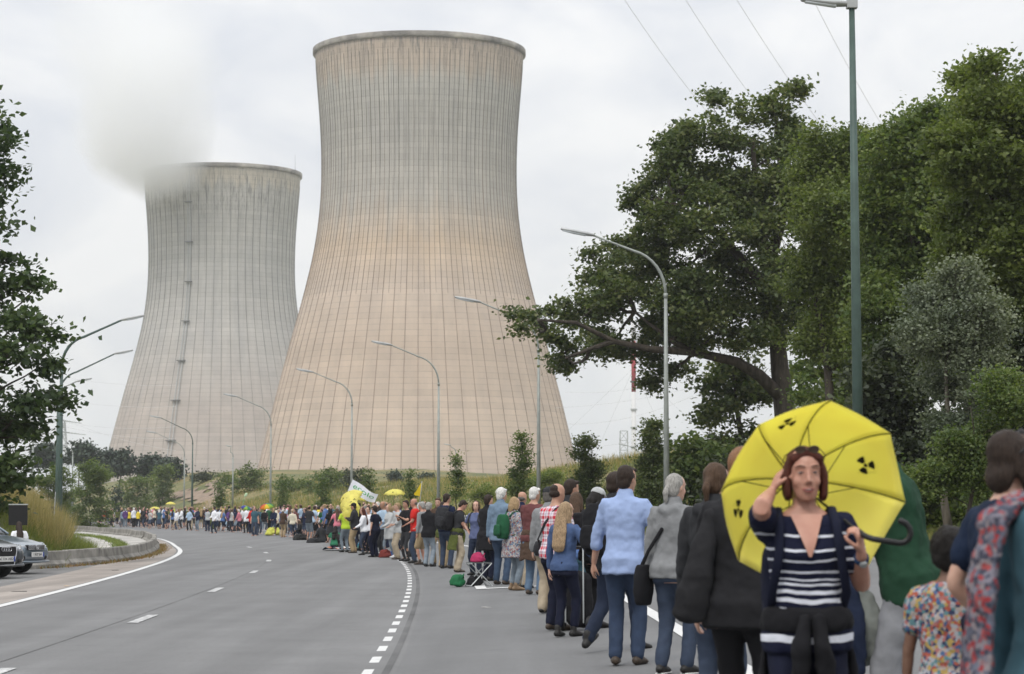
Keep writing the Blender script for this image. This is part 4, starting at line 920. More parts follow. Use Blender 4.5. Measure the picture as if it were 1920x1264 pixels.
# ================================================================== people
V = Vector
_T = [(0.80, .125, .095, 0), (0.86, .160, .112, -.005), (0.94, .168, .118, -.01), (1.02, .152, .108, 0), (1.10, .143, .104, .004), (1.20, .152, .110, .004), (1.30, .165, .116, 0), (1.38, .176, .106, -.006), (1.435, .166, .088, -.010), (1.475, .118, .072, -.012), (1.51, .066, .062, -.010)]
_HD = [(-.118, .020, .020, .055), (-.110, .036, .034, .050), (-.090, .050, .055, .035), (-.060, .060, .075, .020), (-.030, .066, .088, .008), (0, .071, .094, 0), (.030, .075, .098, -.004), (.060, .073, .095, -.006), (.085, .062, .083, -.008), (.105, .042, .058, -.010), (.116, .018, .025, -.010)]
ARM = {'down': (.27, .04, .83), 'hold': (.46, .04, .90), 'front': (.10, .30, 1.04), 'phone': (.07, .30, 1.30), 'cross': (-.10, .20, 1.16), 'hip': (.19, .03, 1.0), 'back': (.08, -.17, .98), 'strap': (.12, .15, 1.33),
       'pocket': (.215, .08, .94), 'up': (.26, .14, 1.95), 'pole': (.14, .26, 1.25), 'lap': (.10, .32, 1.00), 'side': (.31, .12, .90), 'high': (.10, .22, 1.42)}
def ik(a, b, l1, l2, pole):
    d = b-a; L = d.length
    if L > (l1+l2)*0.998: b = a+d*((l1+l2)*0.998/L); d = b-a; L = d.length
    L = max(L, 0.05); u = d/L; x = (l1*l1-l2*l2+L*L)/(2*L); h = math.sqrt(max(0.0, l1*l1-x*x))
    p = pole - u*pole.dot(u); p.normalize(); return a+u*x+p*h, b
def hand(mb, w, u, nrm, s, curl=0.5, fine=True, t=0):
    """palm and five fingers from wrist w along u; nrm points out of the palm, the thumb side follows s"""
    u = u.normalized(); nrm = (nrm-u*nrm.dot(u)).normalized(); sd = u.cross(nrm)*s
    mb.tube([w-u*.02, w+u*.03, w+u*.075, w+u*.095], [(.027, .022), (.034, .016), (.041, .015), (.038, .012)], 8, sd, t)
    if not fine:
        mb.tube([w+u*.09, w+u*.135+nrm*.03*curl*2, w+u*.15+nrm*.07*curl*1.6], [(.036, .013), (.034, .012), (.026, .010)], 8, sd, t)
        mb.tube([w+u*.03+sd*.03, w+u*.065+sd*.052+nrm*.015, w+u*.095+sd*.05+nrm*.03], [.013, .011, .009], 6, None, t); return
    for i, (o, L) in enumerate(((.031, .072), (.011, .082), (-.010, .076), (-.030, .060))):
        b0 = w+u*(.092-abs(o)*.25)+sd*o; a1 = 0.55*curl*(1+.12*i); a2 = a1+1.25*curl; a3 = a2+1.0*curl
        p1 = b0+(u*math.cos(a1)+nrm*math.sin(a1))*L*.45; p2 = p1+(u*math.cos(a2)+nrm*math.sin(a2))*L*.32; p3 = p2+(u*math.cos(a3)+nrm*math.sin(a3))*L*.24
        mb.tube([b0-u*.012, p1, p2, p3], [.0100, .0092, .0085, .0070], 7, None, t)
    b0 = w+u*.022+sd*.028; p1 = b0+(u*.75+sd*.55+nrm*.35)*.045; p2 = p1+(u*.8+sd*.1+nrm*.6*(.4+curl))*.034; p3 = p2+(u*.75-sd*.25*curl+nrm*.5)*.024
    mb.tube([b0-sd*.01, p1, p2, p3], [.0145, .0115, .0100, .0080], 7, None, t)
class Fig:
    """joints of one figure, 1.75 m tall in its own frame, facing +y"""
    def __init__(s, pose):
        g = pose.get
        s.pose = pose; s.pel = V(g('pel', (0, 0, .92))); s.lean = R(g('lean', 2)); s.tw = R(g('twist', 0)); s.side = R(g('side', 0))
        s.RT = Matrix.Rotation(s.tw, 3, 'Z') @ Matrix.Rotation(-s.lean, 3, 'X') @ Matrix.Rotation(s.side, 3, 'Y')
        s.bw = g('bw', 1.0); s.sw = g('sw', 1.0); s.fem = g('fem', False)
        s.sh = {}; s.el = {}; s.wr = {}; s.hip = {}; s.kn = {}; s.an = {}; s.toe = {}
        for k, sg, arm in (('R', 1, g('aR', 'down')), ('L', -1, g('aL', 'down'))):
            sh = s.T((sg*.178*s.sw, -.005, 1.415)); el = None; pole = s.RT @ V((sg*.55, -.8, -.25))
            if isinstance(arm, str):
                q = ARM[arm]; w = s.T((sg*q[0], q[1], q[2]))
                if arm in ('up',): pole = s.RT @ V((sg*.9, .3, -.3))
                if arm in ('hip',): pole = s.RT @ V((sg*1, -.35, 0))
            else:
                w = V(arm[0]); 
                if len(arm) > 1 and arm[1] is not None: pole = V(arm[1])-sh
            s.sh[k] = sh; s.el[k], s.wr[k] = ik(sh, w, .285, .255, pole)
        ft = g('feet', {'R': (.105, 0.0), 'L': (-.105, 0.03)})
        for k, sg in (('R', 1), ('L', -1)):
            f = ft[k]; an = V((f[0], f[1], f[2] if len(f) > 2 else .075)); h = s.pel + s.RT @ V((sg*.088, 0, -.02)); 
            s.hip[k] = h; s.kn[k], s.an[k] = ik(h, an, .43, .425, V(g('kpole', (sg*.12, 1, .1))))
            ta = R(f[3] if len(f) > 3 else sg*-10); s.toe[k] = (V((-math.sin(ta), math.cos(ta), 0)), f[4] if len(f) > 4 else 0.0)
        s.RH = s.RT @ Matrix.Rotation(R(g('hyaw', 0)), 3, 'Z') @ Matrix.Rotation(-R(g('hpitch', 4)), 3, 'X')
        s.nb = s.T((0, -.012, 1.49)); s.hc = s.nb + s.RT @ V((0, .012, .045)) + s.RH @ V((0, .012, .112))
    def T(s, p): return s.pel + s.RT @ (V(p)-V((0, 0, .92)))
    def Hd(s, p): return s.hc + s.RH @ V(p)
    def torso(s, mb, e, z0, z1, t=0, flare=0.0, n=14, ex=0.0):
        zs = sorted(set([z0, z1]+[r[0] for r in _T if z0 < r[0] < z1])); rg = []
        A = np.array(_T)
        for z in zs:
            a = np.interp(z, A[:, 0], A[:, 1]); b = np.interp(z, A[:, 0], A[:, 2]); yo = np.interp(z, A[:, 0], A[:, 3])
            if z < .86: a, b, yo = .160, .112, -.005
            k = s.bw*(s.sw if z > 1.25 else 1.0)
            if s.fem:
                a *= {True: .93, False: 1.0}[z > 1.05]; a *= 1.04 if z < 1.0 else 1.0
                if 1.2 < z < 1.34: b += .018; yo += .016
            fl = flare*max(0, (1.1-z))/.3
            if z > 1.46: k = 1.0
            q = e*.6 if z > 1.47 else e+(.010 if z < 1.0 and e > .012 else 0)
            rg.append([s.T((math.copysign(abs(math.cos(2*math.pi*j/n))**.86, math.cos(2*math.pi*j/n))*(a*k+q+fl+ex), yo+math.copysign(abs(math.sin(2*math.pi*j/n))**.9, math.sin(2*math.pi*j/n))*(b*k+q+fl*.8), z)) for j in range(n)])
        if z1 > 1.45: rg = rg
        mb.rings(rg, t)
    def arm(s, mb, k, e, f0, f1, t=0, cuff=0.0):
        """sleeve or bare arm from fraction f0 to f1 (0 shoulder, 1 elbow, 2 wrist)"""
        sh, el, wr = s.sh[k], s.el[k], s.wr[k]; sg = 1 if k == 'R' else -1; w = s.bw**.5
        def P(f): return sh.lerp(el, f) if f <= 1 else el.lerp(wr, f-1)
        def rr(f): return float(np.interp(f, [0, .25, .6, 1, 1.3, 2], [.056, .052, .046, .040, .041, .027]))*w
        fs = [f for f in (0, .2, .5, .8, .97, 1.05, 1.3, 1.6, 2.0) if f0 < f < f1]; fs = [f0]+fs+[f1]
        pts = [P(f) for f in fs]; rad = [rr(f)+e+(cuff*max(0, (f-f0)/(f1-f0)) if cuff else 0) for f in fs]
        if f0 == 0: pts = [s.T((sg*.10*s.sw, -.005, 1.405))]+pts; rad = [rr(0)+e+.004]+rad
        mb.tube(pts, rad, 10, None, t)
    def leg(s, mb, k, e, f0, f1, t=0, hem=None, knee=0.0):
        h, kn, an = s.hip[k], s.kn[k], s.an[k]; w = s.bw**.5
        def P(f): return h.lerp(kn, f) if f <= 1 else kn.lerp(an, f-1)
        def rr(f): return float(np.interp(f, [0, .3, .7, 1, 1.3, 1.7, 2], [.088, .084, .068, .056, .057, .042, .037]))*w
        fs = [f for f in (0, .25, .5, .8, .97, 1.08, 1.3, 1.6, 1.85, 2.0) if f0 < f < f1]; fs = [f0]+fs+[f1]
        rad = []
        for f in fs:
            r = rr(f)+e
            if hem is not None and f > .8: r = max(r, rr(.8)+e+(hem-rr(.8)-e)*min(1, (f-.8)/1.1))
            rad.append(r)
        mb.tube([P(f) for f in fs], rad, 10, None, t)
    def foot(s, mb, k, e, t=0, sole=0.0):
        an = s.an[k]; u, pt = s.toe[k]; z = an.z-.075; sd = V((u.y, -u.x, 0)); dn = V((0, 0, 1))
        def Q(y, zz): return an + u*y + V((0, 0, -.075+zz-pt*(y)))
        mb.tube([Q(-.045, .045), Q(0, .055), Q(.06, .048), Q(.12, .036), Q(.17, .030)], [(.034+e, .040), (.038+e, .052), (.041+e, .046), (.045+e, .034), (.038+e, .026)], 10, sd, t)
        mb.tube([an+V((0, 0, -.02)), an+V((0, 0, .06))], [.040+e, .038+e], 8, None, t)
    def head(s, mb, t=0, fine=False):
        n = 16; rg = []
        for z, a, b, yo in _HD:
            rg.append([s.Hd((a*math.cos(2*math.pi*j/n), yo+b*math.sin(2*math.pi*j/n), z)) for j in range(n)])
        mb.rings(rg, t)
        mb.tube([s.Hd((0, .088, .026)), s.Hd((0, .099, .0)), s.Hd((0, .108, -.026))], [.007, .0095, .0125], 7, None, t)
        mb.tube([s.Hd((-.010, .098, -.032)), s.Hd((.010, .098, -.032))], [.010, .010], 7, None, t)
        mb.tube([s.Hd((-.022, .082, -.066)), s.Hd((0, .092, -.064)), s.Hd((.022, .082, -.066))], [.008, .011, .008], 6, None, t)
        mb.ell(s.Hd((0, .070, -.102)), (.022, .018, .016), 8, 5, s.RH, t)
        for sg in (-1, 1):
            mb.ell(s.Hd((sg*.074, -.010, -.008)), (.010, .020, .032), 8, 5, s.RH, t)
            mb.tube([s.Hd((sg*.012, .090, .036)), s.Hd((sg*.034, .084, .040)), s.Hd((sg*.052, .066, .034))], [.006, .0075, .007], 6, None, t)
            mb.ell(s.Hd((sg*.036, .060, -.030)), (.027, .027, .030), 8, 5, s.RH, t)
        mb.tube([s.nb-s.RT @ V((0, 0, .05)), s.nb+s.RT @ V((0, .005, .03)), s.Hd((0, -.012, -.06))], [.060, .054, .052], 10, None, t)
def body(mb, F, fine=False, t=0, bare=None):
    F.torso(mb, -.012, .80, 1.51, t)
    F.head(mb, t, fine)
    for k in 'RL':
        F.arm(mb, k, -.003, 0, 2.0, t); F.leg(mb, k, -.010, 0, 1.0, t); F.leg(mb, k, -.004, .95, 2.0, t)
        F.foot(mb, k, -.008, t)
        u = (F.wr[k]-F.el[k]).normalized(); hs = F.pose.get('hand'+k, {})
        nrm = V(hs.get('n', (-.6 if k == 'R' else .6, .35, .1))); 
        if 'u' in hs: u = V(hs['u'])
        hand(mb, F.wr[k], u, F.RT @ nrm, 1 if k == 'L' else -1, hs.get('curl', .45), fine, t)
def hair(mb, F, style, t=0):
    E = lambda c, r, n=12: mb.ell(F.Hd(c), r, n, 8, F.RH, t)
    if style in ('bald',):
        E((0, -.034, -.018), (.080, .078, .048)); return
    if style == 'balding':
        E((0, -.034, -.012), (.081, .080, .055)); E((0, -.045, .045), (.068, .062, .062)); return
    k = 1.12 if style in ('curly', 'fluffy') else 1.0
    E((0, -.024, .032), (.084*k, .092*k, .097*k))
    E((0, -.050, -.028), (.072*k, .056*k, .074*k))
    if style in ('short', 'curly', 'fluffy'): mb.tube([F.Hd((-.05, .050, .085)), F.Hd((.01, .066, .094)), F.Hd((.055, .048, .085))], [.022, .024, .020], 8, None, t)
    if style == 'afro': E((0, -.03, .035), (.108, .115, .118)); E((0, -.06, -.02), (.09, .07, .08))
    if style == 'bob':
        for sg in (-1, 1):
            mb.tube([F.Hd((sg*.066, .012, .06)), F.Hd((sg*.083, .000, .0)), F.Hd((sg*.084, .006, -.06)), F.Hd((sg*.078, .018, -.105))], [(.020, .045), (.020, .050), (.021, .048), (.018, .036)], 8, F.RH @ V((1, 0, 0)), t)
        E((0, -.066, -.060), (.076, .042, .074)); mb.tube([F.Hd((-.062, .045, .07)), F.Hd((0, .062, .098)), F.Hd((.062, .045, .07))], [.024, .022, .024], 8, None, t)
    if style in ('long', 'longfront'):
        b = F.T((0, -.150, 1.18)); m = F.T((0, -.125, 1.36))
        mb.tube([F.Hd((0, -.070, .02)), F.Hd((0, -.088, -.08)), m, b, b+F.RT @ V((0, .01, -.06))], [(.078, .05), (.085, .048), (.108, .040), (.104, .034), (.080, .018)], 12, F.RT @ V((1, 0, 0)), t)
        for sg in (-1, 1): mb.tube([F.Hd((sg*.066, .008, .05)), F.Hd((sg*.080, -.006, -.03)), F.Hd((sg*.078, -.015, -.11)), F.T((sg*.085, .0 if style == 'long' else .09, 1.38))], [(.018, .044), (.018, .046), (.02, .042), (.022, .03)], 8, F.RH @ V((1, 0, 0)), t)
    if style in ('pony', 'bun'):
        mb.ell(F.Hd((0, -.108, -.012)), (.030, .030, .032), 8, 6, F.RH, t)
        if style == 'pony': mb.tube([F.Hd((0, -.11, -.01)), F.Hd((0, -.135, -.06)), F.Hd((0, -.120, -.15))], [.028, .030, .014], 8, None, t)
    if style == 'mid':
        for sg in (-1, 1): mb.tube([F.Hd((sg*.066, .005, .05)), F.Hd((sg*.084, -.010, -.03)), F.Hd((sg*.080, -.01, -.12))], [(.020, .048), (.022, .052), (.018, .040)], 8, F.RH @ V((1, 0, 0)), t)
        mb.tube([F.Hd((0, -.075, .0)), F.Hd((0, -.090, -.07)), F.Hd((0, -.085, -.15))], [(.078, .045), (.086, .045), (.08, .030)], 10, F.RH @ V((1, 0, 0)), t)
def cap_geo(mb, F, t=0, brim=True, wide=False):
    mb.ell(F.Hd((0, -.014, .058)), (.090, .104, .080), 12, 7, F.RH, t)
    if wide: mb.tube([F.Hd((0, -.01, .045)), F.Hd((0, -.01, .056))], [(.155, .165), (.150, .160)], 16, F.RH @ V((1, 0, 0)), t)
    elif brim: mb.tube([F.Hd((0, .06, .052)), F.Hd((0, .15, .044))], [(.072, .010), (.060, .008)], 10, F.RH @ V((1, 0, 0)), t)
def top_geo(mb, F, style, t=0, neck=1.49):
    sl, ease, hem = {'tee': (.62, .016, .86), 'long': (1.93, .014, .86), 'rolled': (1.35, .017, .80), 'jacket': (1.95, .027, .80), 'hoodie': (1.88, .024, .84), 'vest': (0, .026, .86), 'tank': (0, .010, .88), 'coat': (1.95, .032, .62), 'blouse': (1.2, .024, .82)}[style]
    F.torso(mb, ease, hem, neck if style != 'tank' else 1.40, t, flare={'rolled': .012, 'coat': .03, 'blouse': .02}.get(style, .004))
    if sl:
        for k in 'RL': F.arm(mb, k, ease*.72, 0, sl, t, .006 if style in ('tee', 'rolled') else 0)
    if style in ('jacket', 'coat', 'rolled', 'hoodie'):
        mb.tube([F.T((0, -.012, 1.475)), F.T((0, -.006, 1.525))], [(.088, .082), (.076, .072)], 12, F.RT @ V((1, 0, 0)), t)
    if style == 'hoodie':
        mb.tube([F.T((-.10, -.03, 1.47)), F.T((-.07, -.105, 1.455)), F.T((0, -.130, 1.43)), F.T((.07, -.105, 1.455)), F.T((.10, -.03, 1.47))], [.034, .044, .050, .044, .034], 9, None, t)
def bottom_geo(mb, F, style, t=0):
    if style in ('skirt', 'dress'):
        z0 = .42; zs = [1.02, .94, .86, .70, .55, z0]; rg = []; n = 16
        for z in zs[::-1]:
            a = .165+.11*max(0, (.95-z))/.5
            rg.append([F.T((a*math.cos(2*math.pi*j/n)*(1+.04*math.cos(5*2*math.pi*j/n)), a*.75*math.sin(2*math.pi*j/n)*(1+.05*math.cos(6*2*math.pi*j/n)), z)) for j in range(n)])
        mb.rings(rg, t); return
    e, hem, f1 = {'jeans': (.012, .064, 1.97), 'slim': (.004, .044, 1.95), 'loose': (.022, .080, 1.98), 'shorts': (.026, .095, .98), 'rolled': (.010, .060, 1.80), 'wide': (.03, .10, 1.97)}[style]
    F.torso(mb, min(e, .010), .80, 1.0, t)
    for k in 'RL':
        F.leg(mb, k, e, 0, f1, t, hem); h = F.hip[k]; c = F.T((0, 0, .83)); mb.tube([h, c.lerp(h, .5)], [.09+e, .085+e], 10, None, t)
_rt = {}
def noise_tex(scale):
    if scale not in _rt:
        tx = bpy.data.textures.new('fold_noise', 'CLOUDS'); tx.noise_scale = scale; tx.noise_depth = 2; _rt[scale] = tx
    return _rt[scale]
def skinned(mb, name, mat, parent, vox, fold=0.0, fscale=0.09, smooth=4):
    o = mb.build(name, mat, parent, True)
    r = o.modifiers.new('remesh', 'REMESH'); r.mode = 'VOXEL'; r.voxel_size = vox; r.use_smooth_shade = True
    if smooth: q = o.modifiers.new('smooth', 'SMOOTH'); q.factor = 0.5; q.iterations = smooth
    if fold:
        d = o.modifiers.new('folds', 'DISPLACE'); d.texture = noise_tex(fscale); d.strength = fold; d.mid_level = 0.5; d.texture_coords = 'GLOBAL'
    return o
# cloth, skin and hair materials
def cloth(c, name='cloth', var=0.13, wr=0.55):
    key = ('cl', name, tuple(c))
    if key in _mc: return _mc[key]
    m, nt, b, out = nmat(name)
    co = nd(nt, 'ShaderNodeTexCoord').outputs['Object']
    n = nd(nt, 'ShaderNodeTexNoise', {'Vector': co, 'Scale': 9.0, 'Detail': 5.0, 'Roughness': 0.6})
    r = ramp(nt, n.outputs['Fac'], [(0.3, [x*(1-var) for x in c]), (0.7, [min(1, x*(1+var)) for x in c])])
    nt.links.new(r.outputs[0], b.inputs['Base Color']); b.inputs['Roughness'].default_value = 0.9; b.inputs['Specular IOR Level'].default_value = 0.15
    mp = nd(nt, 'ShaderNodeMapping', {'Vector': co, 'Scale': (1.25, 1.25, 1.0), 'Rotation': (0.5, 0.3, 0.2)})
    w = nd(nt, 'ShaderNodeTexNoise', {'Vector': mp.outputs[0], 'Scale': 7.0, 'Detail': 2.0, 'Distortion': 0.5})
    f = nd(nt, 'ShaderNodeTexNoise', {'Vector': co, 'Scale': 420.0, 'Detail': 1.0})
    h = nd(nt, 'ShaderNodeMath', {0: f.outputs['Fac'], 1: 0.06, 2: w.outputs['Fac']}, operation='MULTIPLY_ADD')
    bp = nd(nt, 'ShaderNodeBump', {'Height': h.outputs[0], 'Strength': wr*0.7, 'Distance': 0.03}); nt.links.new(bp.outputs[0], b.inputs['Normal'])
    _mc[key] = m; return m
def denim(c): return cloth(c, 'denim', 0.16, 0.5)
def pattern_cloth(name, cols, scale, kind='cells'):
    m, nt, b, out = nmat(name); co = nd(nt, 'ShaderNodeTexCoord').outputs['Object']
    if kind == 'cells':
        v = nd(nt, 'ShaderNodeTexVoronoi', {'Vector': co, 'Scale': scale}); s = nd(nt, 'ShaderNodeSeparateColor', {0: v.outputs['Color']})
        r = ramp(nt, s.outputs[0], [(i/len(cols), c) for i, c in enumerate(cols)], 'CONSTANT').outputs[0]
    elif kind == 'plaid':
        s = nd(nt, 'ShaderNodeSeparateXYZ', {0: co})
        def band(sock, fr, ph):
            a = nd(nt, 'ShaderNodeMath', {0: sock, 1: fr, 2: ph}, operation='MULTIPLY_ADD'); return nd(nt, 'ShaderNodeMath', {0: a.outputs[0]}, operation='FRACT').outputs[0]
        x = ramp(nt, band(s.outputs['X'], scale, 0.1), [(0, cols[0]), (0.38, cols[1]), (0.62, cols[2]), (0.70, cols[1])], 'CONSTANT').outputs[0]
        z = ramp(nt, band(s.outputs['Z'], scale, 0.3), [(0, cols[0]), (0.38, cols[1]), (0.62, cols[2]), (0.70, cols[1])], 'CONSTANT').outputs[0]
        r = nd(nt, 'ShaderNodeMixRGB', {0: 0.5, 1: x, 2: z}).outputs[0]
    else:
        s = nd(nt, 'ShaderNodeSeparateXYZ', {0: co}); r = ramp(nt, s.outputs['Z'], cols, 'CONSTANT').outputs[0]
    nt.links.new(r, b.inputs['Base Color']); b.inputs['Roughness'].default_value = 0.9; b.inputs['Specular IOR Level'].default_value = 0.15
    w = nd(nt, 'ShaderNodeTexNoise', {'Vector': co, 'Scale': 12.0, 'Detail': 3.0, 'Distortion': 1.0})
    bp = nd(nt, 'ShaderNodeBump', {'Height': w.outputs['Fac'], 'Strength': 0.5, 'Distance': 0.03}); nt.links.new(bp.outputs[0], b.inputs['Normal'])
    return m
def skin_mat(c):
    key = ('skin', tuple(c))
    if key in _mc: return _mc[key]
    m, nt, b, out = nmat('skin'); co = nd(nt, 'ShaderNodeTexCoord').outputs['Object']
    n = nd(nt, 'ShaderNodeTexNoise', {'Vector': co, 'Scale': 14.0, 'Detail': 4.0})
    r = ramp(nt, n.outputs['Fac'], [(0.3, (c[0]*.9, c[1]*.82, c[2]*.8)), (0.7, (c[0]*1.06, c[1]*1.08, c[2]*1.08))])
    nt.links.new(r.outputs[0], b.inputs['Base Color']); b.inputs['Roughness'].default_value = 0.5
    b.inputs['Subsurface Weight'].default_value = 0.12; b.inputs['Subsurface Radius'].default_value = (0.012, 0.005, 0.003); b.inputs['Subsurface Scale'].default_value = 1.0
    n2 = nd(nt, 'ShaderNodeTexNoise', {'Vector': co, 'Scale': 160.0, 'Detail': 2.0})
    bp = nd(nt, 'ShaderNodeBump', {'Height': n2.outputs['Fac'], 'Strength': 0.12, 'Distance': 0.003}); nt.links.new(bp.outputs[0], b.inputs['Normal'])
    _mc[key] = m; return m
def hair_mat(c):
    key = ('hair', tuple(c))
    if key in _mc: return _mc[key]
    m, nt, b, out = nmat('hair'); co = nd(nt, 'ShaderNodeTexCoord').outputs['Object']
    mp = nd(nt, 'ShaderNodeMapping', {'Vector': co, 'Scale': (1, 1, 0.16)})
    n = nd(nt, 'ShaderNodeTexNoise', {'Vector': mp.outputs[0], 'Scale': 120.0, 'Detail': 4.0, 'Roughness': 0.7})
    r = ramp(nt, n.outputs['Fac'], [(0.3, [x*.45 for x in c]), (0.7, [min(1, x*1.5) for x in c])])
    nt.links.new(r.outputs[0], b.inputs['Base Color']); b.inputs['Roughness'].default_value = 0.6; b.inputs['Specular IOR Level'].default_value = 0.2
    bp = nd(nt, 'ShaderNodeBump', {'Height': n.outputs['Fac'], 'Strength': 0.8, 'Distance': 0.01}); nt.links.new(bp.outputs[0], b.inputs['Normal'])
    _mc[key] = m; return m
SK = {'fair': (0.52, 0.32, 0.24), 'tan': (0.42, 0.24, 0.165), 'red': (0.43, 0.225, 0.16), 'brown': (0.16, 0.085, 0.055), 'dark': (0.10, 0.055, 0.038)}
HC = {'black': (0.012, 0.010, 0.009), 'dark': (0.030, 0.020, 0.015), 'brown': (0.075, 0.045, 0.028), 'auburn': (0.075, 0.022, 0.014), 'blond': (0.32, 0.22, 0.12), 'lblond': (0.30, 0.21, 0.125), 'grey': (0.30, 0.29, 0.27), 'white': (0.60, 0.59, 0.56), 'dgrey': (0.11, 0.10, 0.09), 'ginger': (0.20, 0.10, 0.05)}
C = {'black': (0.013, 0.013, 0.015), 'charcoal': (0.030, 0.031, 0.034), 'navy': (0.016, 0.022, 0.050), 'dnavy': (0.010, 0.012, 0.026), 'jeans': (0.040, 0.054, 0.085), 'djeans': (0.018, 0.025, 0.045), 'ljeans': (0.17, 0.205, 0.24), 'beige': (0.36, 0.30, 0.22), 'khaki': (0.33, 0.25, 0.15), 'olive': (0.080, 0.095, 0.025), 'green': (0.018, 0.085, 0.040), 'red': (0.52, 0.025, 0.02),
     'maroon': (0.12, 0.045, 0.045), 'grey': (0.22, 0.225, 0.23), 'lgrey': (0.40, 0.41, 0.41), 'white': (0.72, 0.73, 0.76), 'sky': (0.30, 0.42, 0.72), 'blue': (0.085, 0.15, 0.32), 'denim': (0.14, 0.20, 0.27), 'brown': (0.07, 0.045, 0.032), 'yellow': (0.72, 0.55, 0.05), 'orange': (0.60, 0.13, 0.03), 'pink': (0.60, 0.20, 0.25), 'teal': (0.045, 0.10, 0.13), 'lime': (0.45, 0.60, 0.05), 'purple': (0.10, 0.05, 0.16), 'cream': (0.60, 0.55, 0.44), 'lblue': (0.35, 0.46, 0.58)}
SHOE = {'black': (0.014, 0.013, 0.012), 'brown': (0.050, 0.036, 0.026), 'grey': (0.16, 0.16, 0.165), 'white': (0.6, 0.6, 0.6), 'tan': (0.18, 0.12, 0.07)}
def cm(c): return c if isinstance(c, bpy.types.Material) else (denim(C[c]) if 'jeans' in c or c == 'denim' else cloth(C[c]))
PEOPLE = {}
EYE_D = M('eye_dark', (.06, .045, .04), .2, 60.0, .3)
def person(key, label, px, d, face, h, top, bottom, shoes='black', hr=('short', 'brown'), skin='fair', vox=.016, fine=False, pose=None, o=None, group=None, z=None, cap=None, name='person', xy=None, hood=False):
    """a standing figure built from its joints: body, shirt, trousers, hair and two shoes are its parts"""
    x = xat(px, d) if xy is None else xy[0]; y = d if xy is None else xy[1]
    zz = (float(hz_road(x-float(XB(y))))+.004) if z is None else z; vox = max(vox, .00034*y) if y > 25 else vox*1.12
    root = empty(name, (x, y, zz), R(face), label, 'person', group); k = h/1.75; root.scale = (k, k, k)
    F = Fig(pose or {}); mb = MB(); body(mb, F, fine); skinned(mb, 'body', skin_mat(SK[skin]), root, min(.030, vox*1.4) if not fine else min(vox, .0098), smooth=3 if not fine else 2)
    if top:
        mb = MB(); top_geo(mb, F, top[0], 0, (pose or {}).get('neck', 1.49)); skinned(mb, {'tee': 't_shirt', 'long': 'shirt', 'rolled': 'shirt', 'tank': 'tank_top', 'blouse': 'blouse'}.get(top[0], top[0]), cm(top[1]), root, vox, .030 if vox < .02 else .02)
    if bottom:
        mb = MB(); bottom_geo(mb, F, bottom[0]); skinned(mb, bottom[0] if bottom[0] in ('skirt', 'dress', 'shorts') else 'trousers', cm(bottom[1]), root, vox*1.4, .028 if vox < .02 else .018, .11)
        if bottom[0] in ('dress',): pass
    if hr:
        mb = MB(); hair(mb, F, hr[0]); skinned(mb, 'hair', hair_mat(HC[hr[1]]), root, max(.011, vox*.75), .030 if hr[0] in ('curly', 'fluffy', 'afro') else .014, .035 if hr[0] in ('curly', 'afro') else .06, 3)
    if key != 'woman':
        lip = skin_mat(tuple(x*y for x, y in zip(SK[skin], (.72, .48, .5))))
        for sg in (-1, 1):
            mb = MB(); mb.ell(F.Hd((sg*.031, .084, .012)), (.014, .010, .0065), 8, 5, F.RH); mb.build('eye', EYE_D, root, True)
            mb = MB(); mb.tube([F.Hd((sg*.015, .096, .037)), F.Hd((sg*.033, .094, .041)), F.Hd((sg*.052, .077, .036))], [.003, .0036, .002], 5); mb.build('eyebrow', hair_mat(HC[hr[1]]), root, True)
        mb = MB(); mb.tube([F.Hd((-.024, .086, -.0645)), F.Hd((0, .1015, -.0655)), F.Hd((.024, .086, -.0645))], [.0025, .0055, .0025], 6); mb.build('mouth', lip, root, True)
    if cap:
        mb = MB(); cap_geo(mb, F, wide=(cap[0] == 'wide')); skinned(mb, 'cap' if cap[0] != 'wide' else 'hat', cm(cap[1]), root, .011, 0, smooth=2)
    for q in 'RL':
        mb = MB(); F.foot(mb, q, .006); skinned(mb, 'shoe', M('leather', SHOE[shoes], 0.2, 20.0, 0.5), root, max(.012, vox*.8), smooth=2)
    PEOPLE[key] = (root, F); return root, F
# ================================================================== bags, umbrellas, flags
def attach(key, name, label, cat, group=None):
    """an Empty of its own that shares a person's frame (for things worn or held)"""
    r, F = PEOPLE[key]; o = empty(name, r.location, r.rotation_euler.z, label, cat, group); o.scale = r.scale; return o, F
def backpack(key, label, col, size=(.30, .17, .46), z=1.20, group='backpacks'):
    o, F = attach(key, 'backpack', label, 'backpack', group); m = cm(col); w, dp, hh = size
    def bag(c, s, nm, e):
        mb = MB(); n = 14; rg = []
        for t in (-1, -.92, -.6, 0, .55, .88, 1):
            k = (1-abs(t)**6*.35)*(1.0 if t < .3 else 1-.16*(t-.3))
            rg.append([F.T((c[0]+math.copysign(abs(math.cos(6.2832*j/n))**.6, math.cos(6.2832*j/n))*s[0]/2*k, c[1]+math.copysign(abs(math.sin(6.2832*j/n))**.6, math.sin(6.2832*j/n))*s[1]/2*k, c[2]+t*s[2]/2)) for j in range(n)])
        mb.rings(rg); return skinned(mb, nm, m, o, .015, .02, .08, 2)
    bag((0, -.135-dp/2, z), size, 'main_bag', 0)
    bag((0, -.135-dp-.02, z-hh*.16), (w*.72, .09, hh*.46), 'pocket', 0)
    for sg in (-1, 1):
        mb = MB(); mb.tube([F.T((sg*.10, -.16, z+hh*.40)), F.T((sg*.115, -.09, 1.475)), F.T((sg*.12, 0.0, 1.495)), F.T((sg*.125, .11, 1.43)), F.T((sg*.135, .165, 1.30)), F.T((sg*.165, .10, 1.12)), F.T((sg*.15, -.10, z-hh*.35))], [(.021, .009)]*7, 8, F.RT @ V((1, 0, 0))); mb.build('strap', m, o, True)
    return o
